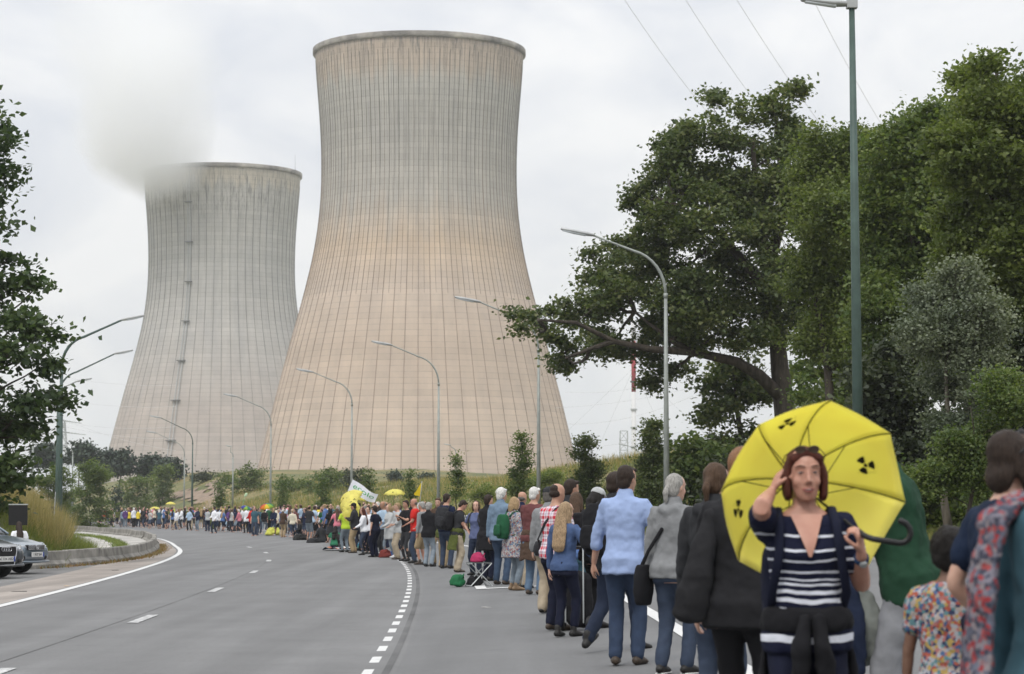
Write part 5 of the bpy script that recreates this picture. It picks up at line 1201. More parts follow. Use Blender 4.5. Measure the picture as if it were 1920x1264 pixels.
def shoulder_bag(key, label, col, sg=1, size=(.26, .12, .30), z=.88, y=-.02, group='shoulder bags', cross=True):
    o, F = attach(key, 'shoulder_bag', label, 'bag', group); m = cm(col); x = sg*(.20+size[1]*.5)
    mb = MB(); n = 12; rg = []
    for t in (-1, -.85, -.3, .4, .9, 1):
        k = 1-abs(t)**4*.3; rg.append([F.T((x+math.cos(6.2832*j/n)*size[1]/2*k, y+math.copysign(abs(math.sin(6.2832*j/n))**.7, math.sin(6.2832*j/n))*size[0]/2*k, z+t*size[2]/2)) for j in range(n)])
    mb.rings(rg); skinned(mb, 'pouch', m, o, .013, .012, .08, 2)
    c = -sg if cross else sg
    mb = MB(); mb.tube([F.T((x, y-.04, z+size[2]*.46)), F.T((sg*.205, -.09, 1.08)), F.T((sg*.04 if cross else sg*.15, -.150, 1.27)), F.T((c*.10, -.10, 1.45)), F.T((c*.115, -.01, 1.488)), F.T((c*.08, .115, 1.40)), F.T((sg*.06 if cross else sg*.15, .165, 1.22)), F.T((sg*.2, .11, 1.06)), F.T((x, y+.05, z+size[2]*.46))], [(.019, .006)]*9, 6, F.RT @ V((0, 0, 1)))
    mb.build('strap', m, o, True); return o
def tied_jacket(key, label, col, drop=.55, group='jackets tied round the waist', cols=None):
    o, F = attach(key, 'tied_jacket', label, 'jacket', group); m = cm(col)
    mb = MB(); n = 16; rg = []
    for z, e in ((.95, .034), (.98, .048), (1.02, .046), (1.06, .028)): rg.append([F.T((math.cos(6.2832*j/n)*(.165+e), math.sin(6.2832*j/n)*(.118+e), z)) for j in range(n)])
    mb.rings(rg); skinned(mb, 'waist_band', m, o, .014, .03, .08, 2)
    mb = MB(); pts = []
    rgs = []
    for z in (1.02, .9, .75, .6, drop):
        q = []
        for s in (0, 1):
            for i in range(9):
                a = math.pi+math.pi*(i/8.0) if s == 0 else 2*math.pi-math.pi*(i/8.0); e = .030+.10*(1.02-z)+(0 if s == 0 else -.032)
                q.append(F.T((math.cos(a)*(.168+e), math.sin(a)*(.12+e*.8), z-.04*math.cos(a*5)*(1.02-z))))
        rgs.append(q)
    mb.rings(rgs); skinned(mb, 'hanging_back', m, o, .014, .035, .10, 2)
    for sg in (-1, 1):
        mb = MB(); mb.tube([F.T((sg*.03, .155, 1.01)), F.T((sg*.045, .18, .90)), F.T((sg*.06, .16, .74)), F.T((sg*.05, .15, .62))], [.035, .045, .045, .036], 8); skinned(mb, 'sleeve', m, o, .014, .03, .08, 2)
    return o
def fabric_sheet(name, c, trans=0.4, var=.06):
    m, nt, b, out = nmat(name); co = nd(nt, 'ShaderNodeTexCoord').outputs['Object']
    n = nd(nt, 'ShaderNodeTexNoise', {'Vector': co, 'Scale': 4.0, 'Detail': 4.0}); r = ramp(nt, n.outputs['Fac'], [(.3, [x*(1-var) for x in c]), (.7, [min(1, x*(1+var)) for x in c])])
    nt.links.new(r.outputs[0], b.inputs['Base Color']); b.inputs['Roughness'].default_value = .55; b.inputs['Specular IOR Level'].default_value = .3
    t = nd(nt, 'ShaderNodeBsdfTranslucent', {'Color': r.outputs[0]}); ms = nd(nt, 'ShaderNodeMixShader', {0: trans, 1: b.outputs[0], 2: t.outputs[0]}); nt.links.new(ms.outputs[0], out.inputs['Surface'])
    return m
YEL = fabric_sheet('yellow_nylon', (0.98, 0.90, 0.30), .62)
RAINB = [fabric_sheet('nylon_%s' % n, c, .4) for n, c in (('red', (.6, .04, .03)), ('orange', (.7, .22, .02)), ('yellow', (.75, .55, .03)), ('lime', (.3, .5, .05)), ('green', (.04, .25, .08)), ('blue', (.04, .12, .45)), ('indigo', (.06, .05, .3)), ('violet', (.25, .05, .3)))]
BLKP = M('black_plastic', (0.014, 0.014, 0.015), .1, 5.0, .45); SYM = M('black_print', (0.012, 0.012, 0.010), .1, 5.0, .8)
def umbrella(label, apex, axis, Rr, depth, mats, shaft=.80, sym=(), phase=0.0, group='yellow umbrellas with the radiation sign', hook=None, res=6):
    A = V(axis).normalized(); apex = V(apex); u = A.cross(V((0, 0, 1))) if abs(A.z) < .95 else V((1, 0, 0)); u.normalize(); w = A.cross(u)
    base = apex - A*(shaft+.12); root = empty('umbrella', base, 0, label, 'umbrella', group); rel = apex-base; e1 = 1.18
    def S(uu, a):                        # canopy surface
        r = Rr*math.sin(uu*e1)/math.sin(e1); h = depth*(1-math.cos(uu*e1))/(1-math.cos(e1))
        return rel + (u*math.cos(a)+w*math.sin(a))*r - A*h
    for k in range(8):
        a0 = phase+k*math.pi/4; a1 = a0+math.pi/4; v = []; f = []
        for i in range(res+1):
            uu = i/res
            for j in range(res+1):
                t = j/res; p = S(uu, a0).lerp(S(uu, a1), t); bul = S(uu, a0+(a1-a0)*t)
                p = p.lerp(bul, .25)
                if i == res: p = p.lerp(S((i-1)/res, a0+(a1-a0)*t), .30*math.sin(math.pi*t))
                v.append(p)
        for i in range(res):
            for j in range(res): q = i*(res+1)+j; f.append((q, q+1, q+res+2, q+res+1))
        mb = MB(); mb.add(v, f); o = mb.build('panel', mats[k % len(mats)], root, True)
        sol = o.modifiers.new('thick', 'SOLIDIFY'); sol.thickness = .0015
        m2 = MB(); m2.tube([S(i/8, a0)-A*.006 for i in range(9)]+[], [.0026]*9, 5); m2.build('rib', BLKP, root)
        m2 = MB(); m2.tube([S(.52, a0)-A*.008, rel-A*(depth*.95)], [.0022, .0022], 5); m2.build('stretcher', BLKP, root)
        if k in sym:
            am = (a0+a1)/2; uu = .66; P = S(uu, a0).lerp(S(uu, a1), .5).lerp(S(uu, am), .25)
            g = (S(uu+.1, am)-S(uu-.1, am)).normalized(); tt = (S(uu, a1)-S(uu, a0)).normalized(); nn = g.cross(tt).normalized(); s = Rr*.098
            m3 = MB()
            for off in (-.005, .006):
                def Q(r, th): return P + nn*off + (g*math.sin(th)+tt*math.cos(th))*r*s
                m3.add([Q(.20, 6.2832*i/12) for i in range(12)], [tuple(range(12))])
                for b in range(3):
                    th = math.pi/2+b*2*math.pi/3; n = 6
                    vv = [Q(.34, th+R(-30+60*i/n)) for i in range(n+1)]+[Q(1.0, th+R(30-60*i/n)) for i in range(n+1)]; m3.add(vv, [tuple(range(len(vv)))])
                m3.add([Q(1.35, -.9), Q(1.35, .9), Q(1.38, .9), Q(1.38, -.9)], [(0, 1, 2, 3)])
            m3.build('radiation_sign', SYM, root)
    m = MB(); m.tube([rel+A*.035, rel, rel-A*shaft], [.004, .006, .006], 8); m.build('shaft', BLKP, root, True)
    hb = rel-A*shaft; hp = []
    if hook is not None:
        hd = V(hook[0]); up = V(hook[1]).normalized(); r = .045
        hp = [hb+A*.04, hb-A*.02, hb-A*.05+hd*.02]+[hb-A*.05+hd*(.02+.11*t) for t in (.35, .7, 1.0)]
        c = hp[-1]+up*r
        for i in range(1, 7): a = R(30*i); hp.append(c+hd*math.sin(a)*r-up*math.cos(a)*r)
        m = MB(); m.tube(hp, [.013]*len(hp), 8); m.build('handle', BLKP, root, True)
    else:
        m = MB(); m.tube([hb+A*.05, hb-A*.10], [.014, .013], 8); m.build('handle', BLKP, root, True)
    return root
def held_umbrella(px, py, d, rx, label, axis=(0, 0.1, 1), mats=None, sym=(1, 3, 5, 7), group='yellow umbrellas with the radiation sign', phase=.2, shaft=.85):
    c = at(px, py, d); k = 1/ppm(d); return umbrella(label, c, axis, rx*k, rx*k*.5, mats or [YEL], shaft, sym, phase, group, res=4)
def pole_part(root, a, b, r, mat, nm='pole'): return MB().tube([V(a), V(b)], [r, r*.9], 8).build(nm, mat, root, True)
# ================================================================== the people near the camera
st = []; z0, z1 = .85, 1.50
WHT_, NVY_ = (0.62, 0.64, 0.70), (0.009, 0.011, 0.028)
for c, w in ((.918, .034), (.965, .010), (1.03, .036), (1.085, .022), (1.125, .017), (1.158, .010), (1.180, .008), (1.212, .009), (1.262, .009), (1.310, .010), (1.372, .011)): st.append((c, w))
def stripe_mat():
    m, nt, b, out = nmat('striped_jersey'); co = nd(nt, 'ShaderNodeTexCoord').outputs['Object']
    n = nd(nt, 'ShaderNodeTexNoise', {'Vector': co, 'Scale': 6.0, 'Detail': 2.0})
    s = nd(nt, 'ShaderNodeSeparateXYZ', {0: co})
    zz = nd(nt, 'ShaderNodeMath', {0: n.outputs['Fac'], 1: .035, 2: s.outputs['Z']}, operation='MULTIPLY_ADD')
    ax = nd(nt, 'ShaderNodeMath', {0: s.outputs['X']}, operation='ABSOLUTE'); zz = nd(nt, 'ShaderNodeMath', {0: ax.outputs[0], 1: -.06, 2: zz.outputs[0]}, operation='MULTIPLY_ADD')
    q = nd(nt, 'ShaderNodeMapRange', {'Value': zz.outputs[0], 'From Min': z0+.0125, 'From Max': z1+.0125}); stops = [(0.0, NVY_)]
    for c, w in sorted(st): stops += [((c-w/2-z0)/(z1-z0), WHT_), ((c+w/2-z0)/(z1-z0), NVY_)]
    r = ramp(nt, q.outputs[0], stops, 'CONSTANT'); nt.links.new(r.outputs[0], b.inputs['Base Color']); b.inputs['Roughness'].default_value = .9; b.inputs['Specular IOR Level'].default_value = .15
    w = nd(nt, 'ShaderNodeTexNoise', {'Vector': co, 'Scale': 11.0, 'Detail': 3.0, 'Distortion': 1.0}); bp = nd(nt, 'ShaderNodeBump', {'Height': w.outputs['Fac'], 'Strength': .5, 'Distance': .03}); nt.links.new(bp.outputs[0], b.inputs['Normal'])
    return m
D_W = 10.1; X_W = xat(1512, D_W)
pose = {'neck': 1.462, 'fem': True, 'lean': 1, 'side': 1, 'hyaw': 4, 'hpitch': 2, 'bw': 1.04, 'sw': 1.0,
        'aR': ((.160, .035, 1.565), (.272, .35, 1.40)), 'aL': ((-.215, .200, 1.300), (-.27, .02, 1.05)),
        'handR': {'u': (-.38, -.22, .82), 'n': (-1, -.15, -.3), 'curl': .45}, 'handL': {'u': (.12, .35, .90), 'n': (.75, -.25, .1), 'curl': .95}}
root, F = person('woman', 'woman in navy and white striped top, hand at her ear, holding the large umbrella', 0, 0, 180, 1.635, ('tee', stripe_mat()), ('slim', 'dnavy'), 'black', ('bob', 'auburn'), 'red', .012, True, pose, xy=(X_W, D_W))
for ch in root.children:
    if ch.name.startswith('body'): ch.modifiers['remesh'].voxel_size = .0066; ch.modifiers['smooth'].iterations = 3
    if ch.name.startswith('t_shirt'): ch.modifiers['folds'].strength = .016
SKW = skin_mat(SK['red'])
# v-neck, face details, glasses, watch
mb = MB(); v = []; A_ = np.array(_T)
for i in range(7):
    z = 1.285+.185*i/6; hw_ = .006+.066*(i/6)
    a = np.interp(z, A_[:, 0], A_[:, 1])*F.bw*.93+.016; b = np.interp(z, A_[:, 0], A_[:, 2])*(F.bw if z < 1.46 else 1)+.016+(.018 if z < 1.34 else .018*max(0, 1-(z-1.34)/.1)); yo = np.interp(z, A_[:, 0], A_[:, 3])+(.016 if z < 1.34 else .016*max(0, 1-(z-1.34)/.1))
    for j in range(7):
        x = hw_*(-1+2*j/6); v.append(F.T((x, yo+b*math.sqrt(max(.05, 1-(x/a)**2))+.008-(.004 if i == 6 else 0), z)))
mb.add(v, [(i*7+j, i*7+j+1, i*7+j+8, i*7+j+7) for i in range(6) for j in range(6)]); o = mb.build('neckline', SKW, root, True)
EYEW = M('eye_white', (.44, .41, .39), .05, 9.0, .3); IRIS = M('iris', (.035, .05, .06), .2, 90.0, .2); LIP = M('lips', (.30, .10, .085), .1, 30.0, .45); BROW = hair_mat(HC['brown']); TEETH = M('teeth', (.62, .58, .52), .05, 10.0, .3); MOUTH = M('mouth_inside', (.05, .012, .012), .1, 9.0, .6)
for sg in (-1, 1):
    e = MB().ell(F.Hd((sg*.031, .083, .012)), (.0135, .0085, .0043), 12, 7, F.RH).build('eye', EYEW, root, True)
    MB().ell(F.Hd((sg*.031, .0895, .012)), (.0058, .0035, .0043), 10, 6, F.RH).build('iris', IRIS, e, True)
    m = MB(); m.tube([F.Hd((sg*.017, .089, .0145)), F.Hd((sg*.031, .0925, .0172)), F.Hd((sg*.046, .0835, .0125))], [.0018, .0026, .0018], 6); m.build('eyelid', skin_mat((.34, .17, .12)), root, True)
    m = MB(); m.tube([F.Hd((sg*.016, .0965, .038)), F.Hd((sg*.034, .0935, .0425)), F.Hd((sg*.054, .0765, .037))], [.0022, .0027, .0014], 6); m.build('eyebrow', BROW, root, True)
    m = MB(); m.tube([F.Hd((sg*.0065, .1065, -.037)), F.Hd((sg*.009, .1055, -.037))], [.0028, .0028], 6); m.build('nostril', MOUTH, root)
m = MB(); m.ell(F.Hd((0, .0975, -.0665)), (.0180, .006, .0040), 12, 6, F.RH); m.build('mouth', MOUTH, root, True)
m = MB(); m.tube([F.Hd((-.013, .099, -.0635)), F.Hd((0, .1035, -.0630)), F.Hd((.013, .099, -.0635))], [.0017]*3, 6); m.build('teeth', TEETH, root, True)
m = MB(); m.tube([F.Hd((-.027, .087, -.0625)), F.Hd((-.011, .0995, -.0600)), F.Hd((0, .1015, -.0608)), F.Hd((.011, .0995, -.0600)), F.Hd((.027, .087, -.0625))], [.0020, .0034, .0032, .0034, .0020], 7); m.build('upper_lip', LIP, root, True)
m = MB(); m.tube([F.Hd((-.025, .087, -.0640)), F.Hd((-.010, .099, -.0725)), F.Hd((.010, .099, -.0725)), F.Hd((.025, .087, -.0640))], [.0020, .0042, .0042, .0020], 7); m.build('lower_lip', LIP, root, True)
gl = empty('reading_glasses', root.location, root.rotation_euler.z, 'dark framed glasses pushed up on the hair of the striped woman', 'glasses'); gl.scale = root.scale
GF = M('glasses_frame', (.05, .035, .02), .2, 9.0, .3)
for sg in (-1, 1):
    c = F.Hd((sg*.030, .066, .112)); m = MB(); m.tube([c+F.RH @ V((.023*math.cos(6.2832*i/14), .006*math.sin(6.2832*i/14)+0.01, .015*math.sin(6.2832*i/14))) for i in range(15)], [.0028]*15, 6, cap=False); m.build('rim', GF, gl, True)
    m = MB(); m.add([c+F.RH @ V((.021*math.cos(6.2832*i/14), .006*math.sin(6.2832*i/14)+.01, .013*math.sin(6.2832*i/14))) for i in range(14)], [tuple(range(14))]); m.build('lens', M('lens_glass', (.10, .07, .05), .05, 3.0, .15), gl)
    m = MB(); m.tube([c+F.RH @ V((sg*.028, .01, 0)), F.Hd((sg*.090, .03, .085)), F.Hd((sg*.092, -.05, .04))], [.0026]*3, 6); m.build('temple', GF, gl, True)
m = MB(); m.tube([F.Hd((-.008, .080, .114)), F.Hd((.008, .080, .114))], [.0026]*2, 6); m.build('bridge', GF, gl)
wt_ = empty('wristwatch', root.location, root.rotation_euler.z, 'blue strapped wristwatch on the hand holding the umbrella', 'watch'); wt_.scale = root.scale
w_ = F.wr['L'].lerp(F.el['L'], .16); u_ = (F.wr['L']-F.el['L']).normalized(); m = MB(); m.tube([w_-u_*.011, w_+u_*.011], [.0335, .0335], 14, cap=False); m.build('strap', cloth((.03, .06, .13), 'watch_strap'), wt_, True)
sd_ = u_.cross(V((0, 1, 0))).normalized(); f_ = V((0, 1, 0)); f_ = (f_-u_*f_.dot(u_)).normalized(); m = MB(); m.tube([w_+f_*.030, w_+f_*.041], [.018, .017], 14, cap=False); m.build('case', STEEL, wt_, True)
backpack('woman', 'dark navy backpack on the striped woman, its black straps over her shoulders', 'dnavy', (.36, .20, .50), 1.14, None)
tied_jacket('woman', 'black jacket knotted round the waist of the striped woman', 'black', .60, None)
# her umbrella: shaft from the hand to the hub behind her head
wr = root.matrix_basis @ F.wr['L']; grip = wr + V((-.01, -.02, .085)); apex = at(1484, 898, 10.6); ax = (apex-grip).normalized()
umbrella('large yellow umbrella with black radiation signs behind the striped woman', apex, ax, .425, .27, [YEL], (apex-grip).length+.03, (7, 3, 5), R(3), None, (V((.97, -.05, -.16)), V((0.1, 0, 1))), 8)

# foreground right
F1 = pattern_cloth('floral_scarf', [(.24, .035, .04), (.06, .065, .09), (.22, .19, .20), (.11, .115, .15), (.28, .06, .06), (.16, .15, .18), (.05, .05, .07)], 60.0)
person('teal', 'dark haired person in teal shirt with patterned scarf at the right edge', 1996, 6.7, -50, 1.64, ('jacket', 'teal'), ('jeans', 'djeans'), 'black', ('mid', 'black'), 'brown', .014, False, {'fem': True, 'aL': 'down', 'aR': 'front', 'hyaw': -5})
o, F = attach('teal', 'scarf', 'red and grey patterned scarf hanging beside the teal shirt', 'scarf')
m = MB(); m.tube([F.T((.06, .13, 1.44)), F.T((-.09, .10, 1.49)), F.T((-.16, -.02, 1.50)), F.T((-.15, -.16, 1.42)), F.T((-.16, -.20, 1.22)), F.T((-.17, -.21, .98)), F.T((-.19, -.21, .62))], [(.05, .03), (.06, .03), (.065, .03), (.07, .032), (.085, .03), (.10, .028), (.10, .02)], 10, F.RT @ V((1, -.5, 0))); skinned(m, 'cloth', F1, o, .012, .04, .07, 2)
person('navytee', 'woman in navy short sleeved top with brown bob and drop earring', 1885, 9.0, -65, 1.64, ('tee', (cloth((.012, .020, .042), 'navy_jersey'))), ('jeans', 'djeans'), 'black', ('bob', 'dark'), 'fair', .013, False, {'fem': True, 'aL': ((-.26, .12, .98), (-.30, -.1, 1.05)), 'aR': 'front', 'hyaw': 6, 'hpitch': 0, 'bw': 1.05})
r_, F = PEOPLE['navytee']; o, F = attach('navytee', 'earring', 'gold drop earring of the woman in the navy top', 'earring'); m = MB(); m.tube([F.Hd((-.088, -.006, -.04)), F.Hd((-.089, -.006, -.062))], [.003, .003], 6); m.ell(F.Hd((-.089, -.006, -.072)), (.008, .008, .012), 8, 6); m.build('drop', M('gold', (.6, .32, .08), .1, 9., .3, metal=.8), o, True)
o, F = attach('navytee', 'sunglasses', 'sunglasses pushed up in the brown bob at the right', 'glasses')
for sg in (-1, 1): m = MB(); m.ell(F.Hd((sg*.034, .078, .115)), (.028, .010, .020), 10, 6, F.RH); m.build('lens', BLKP, o, True); m = MB(); m.tube([F.Hd((sg*.06, .078, .115)), F.Hd((sg*.096, .03, .085)), F.Hd((sg*.098, -.05, .03))], [.004]*3, 6); m.build('temple', BLKP, o, True)
tied_jacket('navytee', 'dark navy jacket tied round the waist of the navy top woman', 'dnavy', .66, None)
KID = pattern_cloth('busy_print', [(.34, .09, .06), (.06, .11, .22), (.38, .27, .09), (.32, .33, .36), (.10, .20, .22), (.36, .15, .14), (.04, .05, .10), (.36, .31, .28)], 52.0)
person('child', 'child with curly black hair in a busy multicoloured print shirt', 1778, 9.6, -25, 1.27, ('tee', KID), ('jeans', 'grey'), 'grey', ('afro', 'black'), 'brown', .014, False, {'aL': 'down', 'aR': 'side', 'bw': 1.0, 'hyaw': -8})
person('greenman', 'man in dark green sweater and grey trousers, his head hidden by the yellow umbrella', 1705, 13.2, 72, 1.82, ('jacket', (cloth((.016, .048, .027), 'green_sweater'))), ('loose', (cloth((.22, .225, .24), 'grey_twill'))), 'grey', ('short', 'brown'), 'fair', .013, False, {'lean': 12, 'bw': 1.08, 'aL': ((.02, .36, 1.05), (-.32, -.12, 1.02)), 'aR': ((.10, .40, 1.06), None), 'hpitch': 30})
for q, col in (('t_shirt', 0),): pass
o, F = attach('greenman', 'tote_bag', 'pale grey cloth bag held by the man in green', 'bag'); m = MB(); m.tube([F.T((.02, .37, 1.02)), F.T((.02, .36, .88)), F.T((0, .35, .70)), F.T((0, .34, .60))], [(.10, .04), (.17, .07), (.19, .09), (.15, .07)], 12, F.RT @ V((.2, 1, 0))); skinned(m, 'sack', cloth((.20, .215, .20), 'canvas'), o, .013, .04, .1, 2)
o, F = attach('greenman', 'jacket', 'dark denim jacket hanging from the arm of the man in green', 'jacket'); m = MB(); m.tube([F.T((-.02, .36, 1.06)), F.T((-.10, .34, .92)), F.T((-.14, .36, .74)), F.T((-.14, .40, .52))], [(.06, .05), (.09, .06), (.12, .06), (.10, .04)], 10, F.RT @ V((.2, 1, 0))); skinned(m, 'cloth', denim((.014, .020, .042)), o, .013, .035, .1, 2)
m = MB(); r_, F = PEOPLE['greenman']; m.tube([F.T((-.075, .165, 1.34)), F.T((-.075, .172, 1.25))], [.008, .008], 6); m.tube([F.T((-.040, .178, 1.25)), F.T((-.072, .178, 1.30)), F.T((-.04, .168, 1.34))], [.008]*3, 6); m.build('letter_print', cloth(C['white'], 'print'), r_, True)
person('blackjkt', 'person with short brown hair in a wide black jacket beside the yellow umbrella', 1390, 12.6, -28, 1.70, ('jacket', (cloth((.016, .016, .018), 'black_shell'))), ('slim', 'black'), 'black', ('short', 'ginger'), 'fair', .013, True, {'aR': ((.28, .10, .86), None), 'aL': 'side', 'hyaw': -18, 'handR': {'n': (-1, .1, 0), 'curl': .22}, 'bw': 1.1})
o, F = attach('blackjkt', 'sling_bag', 'large soft black bag hanging at the side of the black jacket', 'bag'); m = MB(); m.tube([F.T((-.14, -.10, 1.40)), F.T((-.17, -.16, 1.15)), F.T((-.21, -.18, .96)), F.T((-.23, -.18, .86))], [(.05, .04), (.08, .05), (.10, .05), (.10, .04)], 12, F.RT @ V((.9, .5, 0))); skinned(m, 'sack', cloth((.020, .020, .022), 'nylon'), o, .013, .04, .12, 2)
person('braids', 'person with braided brown hair and blue jeans behind the black jacket', 1338, 15.2, -35, 1.67, ('hoodie', 'charcoal'), ('jeans', 'jeans'), 'black', ('pony', 'brown'), 'fair', .015, False, {'aL': 'side', 'fem': True})
person('hoodie', 'woman with grey ponytail in grey hoodie, jeans and canvas sneakers', 1262, 20.6, -32, 1.68, ('hoodie', (cloth((.20, .205, .21), 'grey_marl'))), ('jeans', 'jeans'), 'black', ('pony', 'grey'), 'fair', .014, True, {'fem': True, 'bw': 1.08, 'aR': ((.32, .10, .98), None), 'aL': 'down', 'hyaw': -12, 'feet': {'R': (.10, .06), 'L': (-.10, -.05)}, 'handR': {'curl': .5}})
shoulder_bag('hoodie', 'black shoulder bag on the hip of the grey hoodie woman', 'black', -1, (.28, .13, .36), .78, -.06, None)
r_, F = PEOPLE['hoodie']
for q in 'RL': m = MB(); an = F.an[q]; u = F.toe[q][0]; sd = V((u.y, -u.x, 0)); m.tube([an+u*(-.045)+V((0, 0, -.066)), an+u*.06+V((0, 0, -.066)), an+u*.185+V((0, 0, -.064))], [(.044, .010), (.048, .010), (.042, .010)], 10, sd); m.build('sole', M('white_rubber', (.62, .62, .6), .08, 9., .6), r_, True)
person('blueshirt', 'man in light blue rolled sleeve shirt and blue jeans seen from behind', 1172, 22.0, -14, 1.79, ('rolled', (cloth((.28, .36, .56), 'blue_oxford', .06))), ('jeans', (denim((.034, .050, .088)))), 'brown', ('short', 'dark'), 'tan', .013, True, {'bw': 1.06, 'aR': ((.34, .09, .93), None), 'aL': 'side', 'hyaw': -22, 'feet': {'R': (.10, .05), 'L': (-.09, .0)}, 'handR': {'curl': .6}})
person('strider', 'man in black jacket striding behind the light blue shirt', 1150, 24.3, -40, 1.80, ('jacket', 'charcoal'), ('jeans', 'djeans'), 'black', ('short', 'dark'), 'fair', .016, False, {'feet': {'R': (.10, .24), 'L': (-.09, -.30, .12, 10, -.5)}, 'pel': (0, 0, .89), 'aL': 'down', 'aR': 'front', 'hyaw': -10})
backpack('strider', 'black backpack on the striding man behind the blue shirt', 'black', (.33, .22, .50), 1.2)
person('allblack', 'slim person all in black with a pale cap left of the blue shirt', 1112, 29.0, -55, 1.66, ('hoodie', 'black'), ('slim', 'black'), 'black', ('mid', 'black'), 'fair', .016, False, {'fem': True, 'aL': 'front', 'aR': 'front', 'hpitch': 20}, cap=('cap', 'lgrey'))
backpack('allblack', 'black rucksack on the slim person all in black', 'black', (.30, .18, .44), 1.22)
person('girl', 'girl with long blond hair in blue sweatshirt and dark rolled jeans', 1058, 27.3, -35, 1.50, ('long', (cloth((.060, .095, .19), 'blue_sweat'))), ('rolled', 'dnavy'), 'black', ('long', 'lblond'), 'fair', .014, True, {'fem': True, 'aR': ((.34, .20, 1.02), None), 'aL': 'down', 'hyaw': -15, 'feet': {'R': (.08, .10), 'L': (-.08, -.04)}, 'handR': {'curl': .5}})
PLAID = pattern_cloth('red_plaid', [(.50, .03, .05), (.62, .58, .62), (.10, .06, .16)], 11.0, 'plaid')
person('plaid', 'balding man in red and white checked shirt behind the blond girl', 1040, 28.8, -45, 1.73, ('long', PLAID), ('jeans', 'dnavy'), 'brown', ('balding', 'dark'), 'tan', .015, False, {'bw': 1.1, 'aL': 'front', 'aR': 'front', 'hyaw': -10})
shoulder_bag('plaid', 'dark camera bag at the side of the checked shirt man', 'charcoal', -1, (.24, .14, .18), .98, .05)
person('behind1', 'man with dark hair half hidden behind the checked shirt', 1066, 31.5, -60, 1.80, ('jacket', 'charcoal'), ('jeans', 'djeans'), 'black', ('short', 'dark'), 'tan', .018, False, {'aL': 'front'})
person('behind2', 'woman with dark brown hair behind the blond girl, turquoise trousers', 1079, 30.5, -20, 1.62, ('long', 'blue'), ('jeans', 'teal'), 'black', ('long', 'brown'), 'fair', .018, False, {'fem': True, 'aL': 'front', 'aR': 'phone'})
person('behind3', 'person in grey with dark cap left of the checked shirt', 1027, 33.5, -30, 1.72, ('jacket', 'grey'), ('loose', 'beige'), 'black', ('short', 'dgrey'), 'fair', .018, False, {'aL': 'down'}, cap=('cap', 'charcoal'))
person('maroon', 'white haired man in maroon shirt and pale jeans', 1000, 41.0, -25, 1.80, ('long', 'maroon'), ('jeans', (denim((.10, .15, .22)))), 'brown', ('short', 'white'), 'tan', .016, False, {'bw': 1.14, 'aR': 'front', 'aL': 'front', 'hyaw': -20})
tied_jacket('maroon', 'dark brown jacket tied round the waist of the maroon shirt man', 'brown', .56)
person('rucksackman', 'bald man in navy with beige trousers left of the maroon shirt', 977, 44.5, -35, 1.76, ('jacket', 'navy'), ('loose', 'beige'), 'black', ('bald', 'dgrey'), 'tan', .018, False, {'aL': 'front', 'bw': 1.08})
backpack('rucksackman', 'black rucksack on the bald man in navy', 'black', (.34, .22, .52), 1.2)
FLOR = pattern_cloth('floral', [(.34, .32, .32), (.24, .10, .10), (.10, .15, .24), (.36, .35, .34), (.25, .22, .22)], 44.0)
person('floral', 'woman in floral tunic over pale jeans between two white haired men', 962, 43.5, -60, 1.66, ('coat', FLOR), ('rolled', 'ljeans'), 'tan', ('mid', 'blond'), 'fair', .018, False, {'fem': True, 'aL': 'front'})
backpack('floral', 'green and grey patterned backpack beside the denim jacket man', 'green', (.30, .20, .46), 1.2)
person('denim', 'tall man with fluffy white hair in denim jacket and blue jeans', 938, 47.2, -30, 1.86, ('jacket', 'denim'), ('jeans', (denim((.045, .07, .115)))), 'brown', ('fluffy', 'white'), 'tan', .016, False, {'bw': 1.05, 'aL': 'down', 'aR': 'front', 'hyaw': -25})
person('behind4', 'person in black coat left of the denim jacket', 913, 50.0, -50, 1.76, ('coat', 'black'), ('jeans', 'dnavy'), 'black', ('short', 'dark'), 'fair', .02, False, {'aL': 'front'})
person('glasses', 'woman with glasses and light brown hair looking back at the camera', 894, 54.5, 150, 1.66, ('tee', (cloth((.10, .12, .22), 'slate_tee'))), ('jeans', 'djeans'), 'black', ('mid', 'brown'), 'fair', .017, False, {'fem': True, 'aR': 'hip', 'aL': 'down', 'hyaw': 18})
backpack('glasses', 'large grey and black trekking backpack of the woman looking back', 'charcoal', (.36, .26, .62), 1.2)
person('olive', 'man in dark grey t-shirt with sunglasses on his head and beige trousers', 856, 58.0, -75, 1.74, ('tee', 'charcoal'), ('loose', 'beige'), 'brown', ('short', 'dark'), 'red', .017, False, {'lean': 8, 'bw': 1.08, 'aL': 'front', 'aR': 'front', 'hpitch': 28})
tied_jacket('olive', 'olive green jacket tied round the waist of the man looking down', 'olive', .52)
backpack('olive', 'dark rucksack on the man looking down by the stool', 'black', (.32, .22, .46), 1.2)
person('navyshirt', 'tall man in navy checked shirt and jeans with dark hair', 836, 62.0, -20, 1.90, ('long', 'navy'), ('jeans', 'jeans'), 'black', ('short', 'dark'), 'tan', .018, False, {'aL': 'front', 'hyaw': -30})
backpack('navyshirt', 'khaki and black rucksack on the tall navy shirt man', 'charcoal', (.34, .22, .52), 1.18)
person('facing', 'man with brown hair facing the camera beside the tall navy shirt', 822, 66.0, 165, 1.82, ('jacket', 'brown'), ('jeans', 'khaki'), 'brown', ('short', 'brown'), 'fair', .018, False, {'aL': 'pocket', 'aR': 'front'})
person('khaki', 'person in dark green jacket and khaki trousers', 829, 63.0, -60, 1.70, ('jacket', 'olive'), ('loose', 'khaki'), 'brown', ('mid', 'dark'), 'fair', .02, False, {'aL': 'front'})
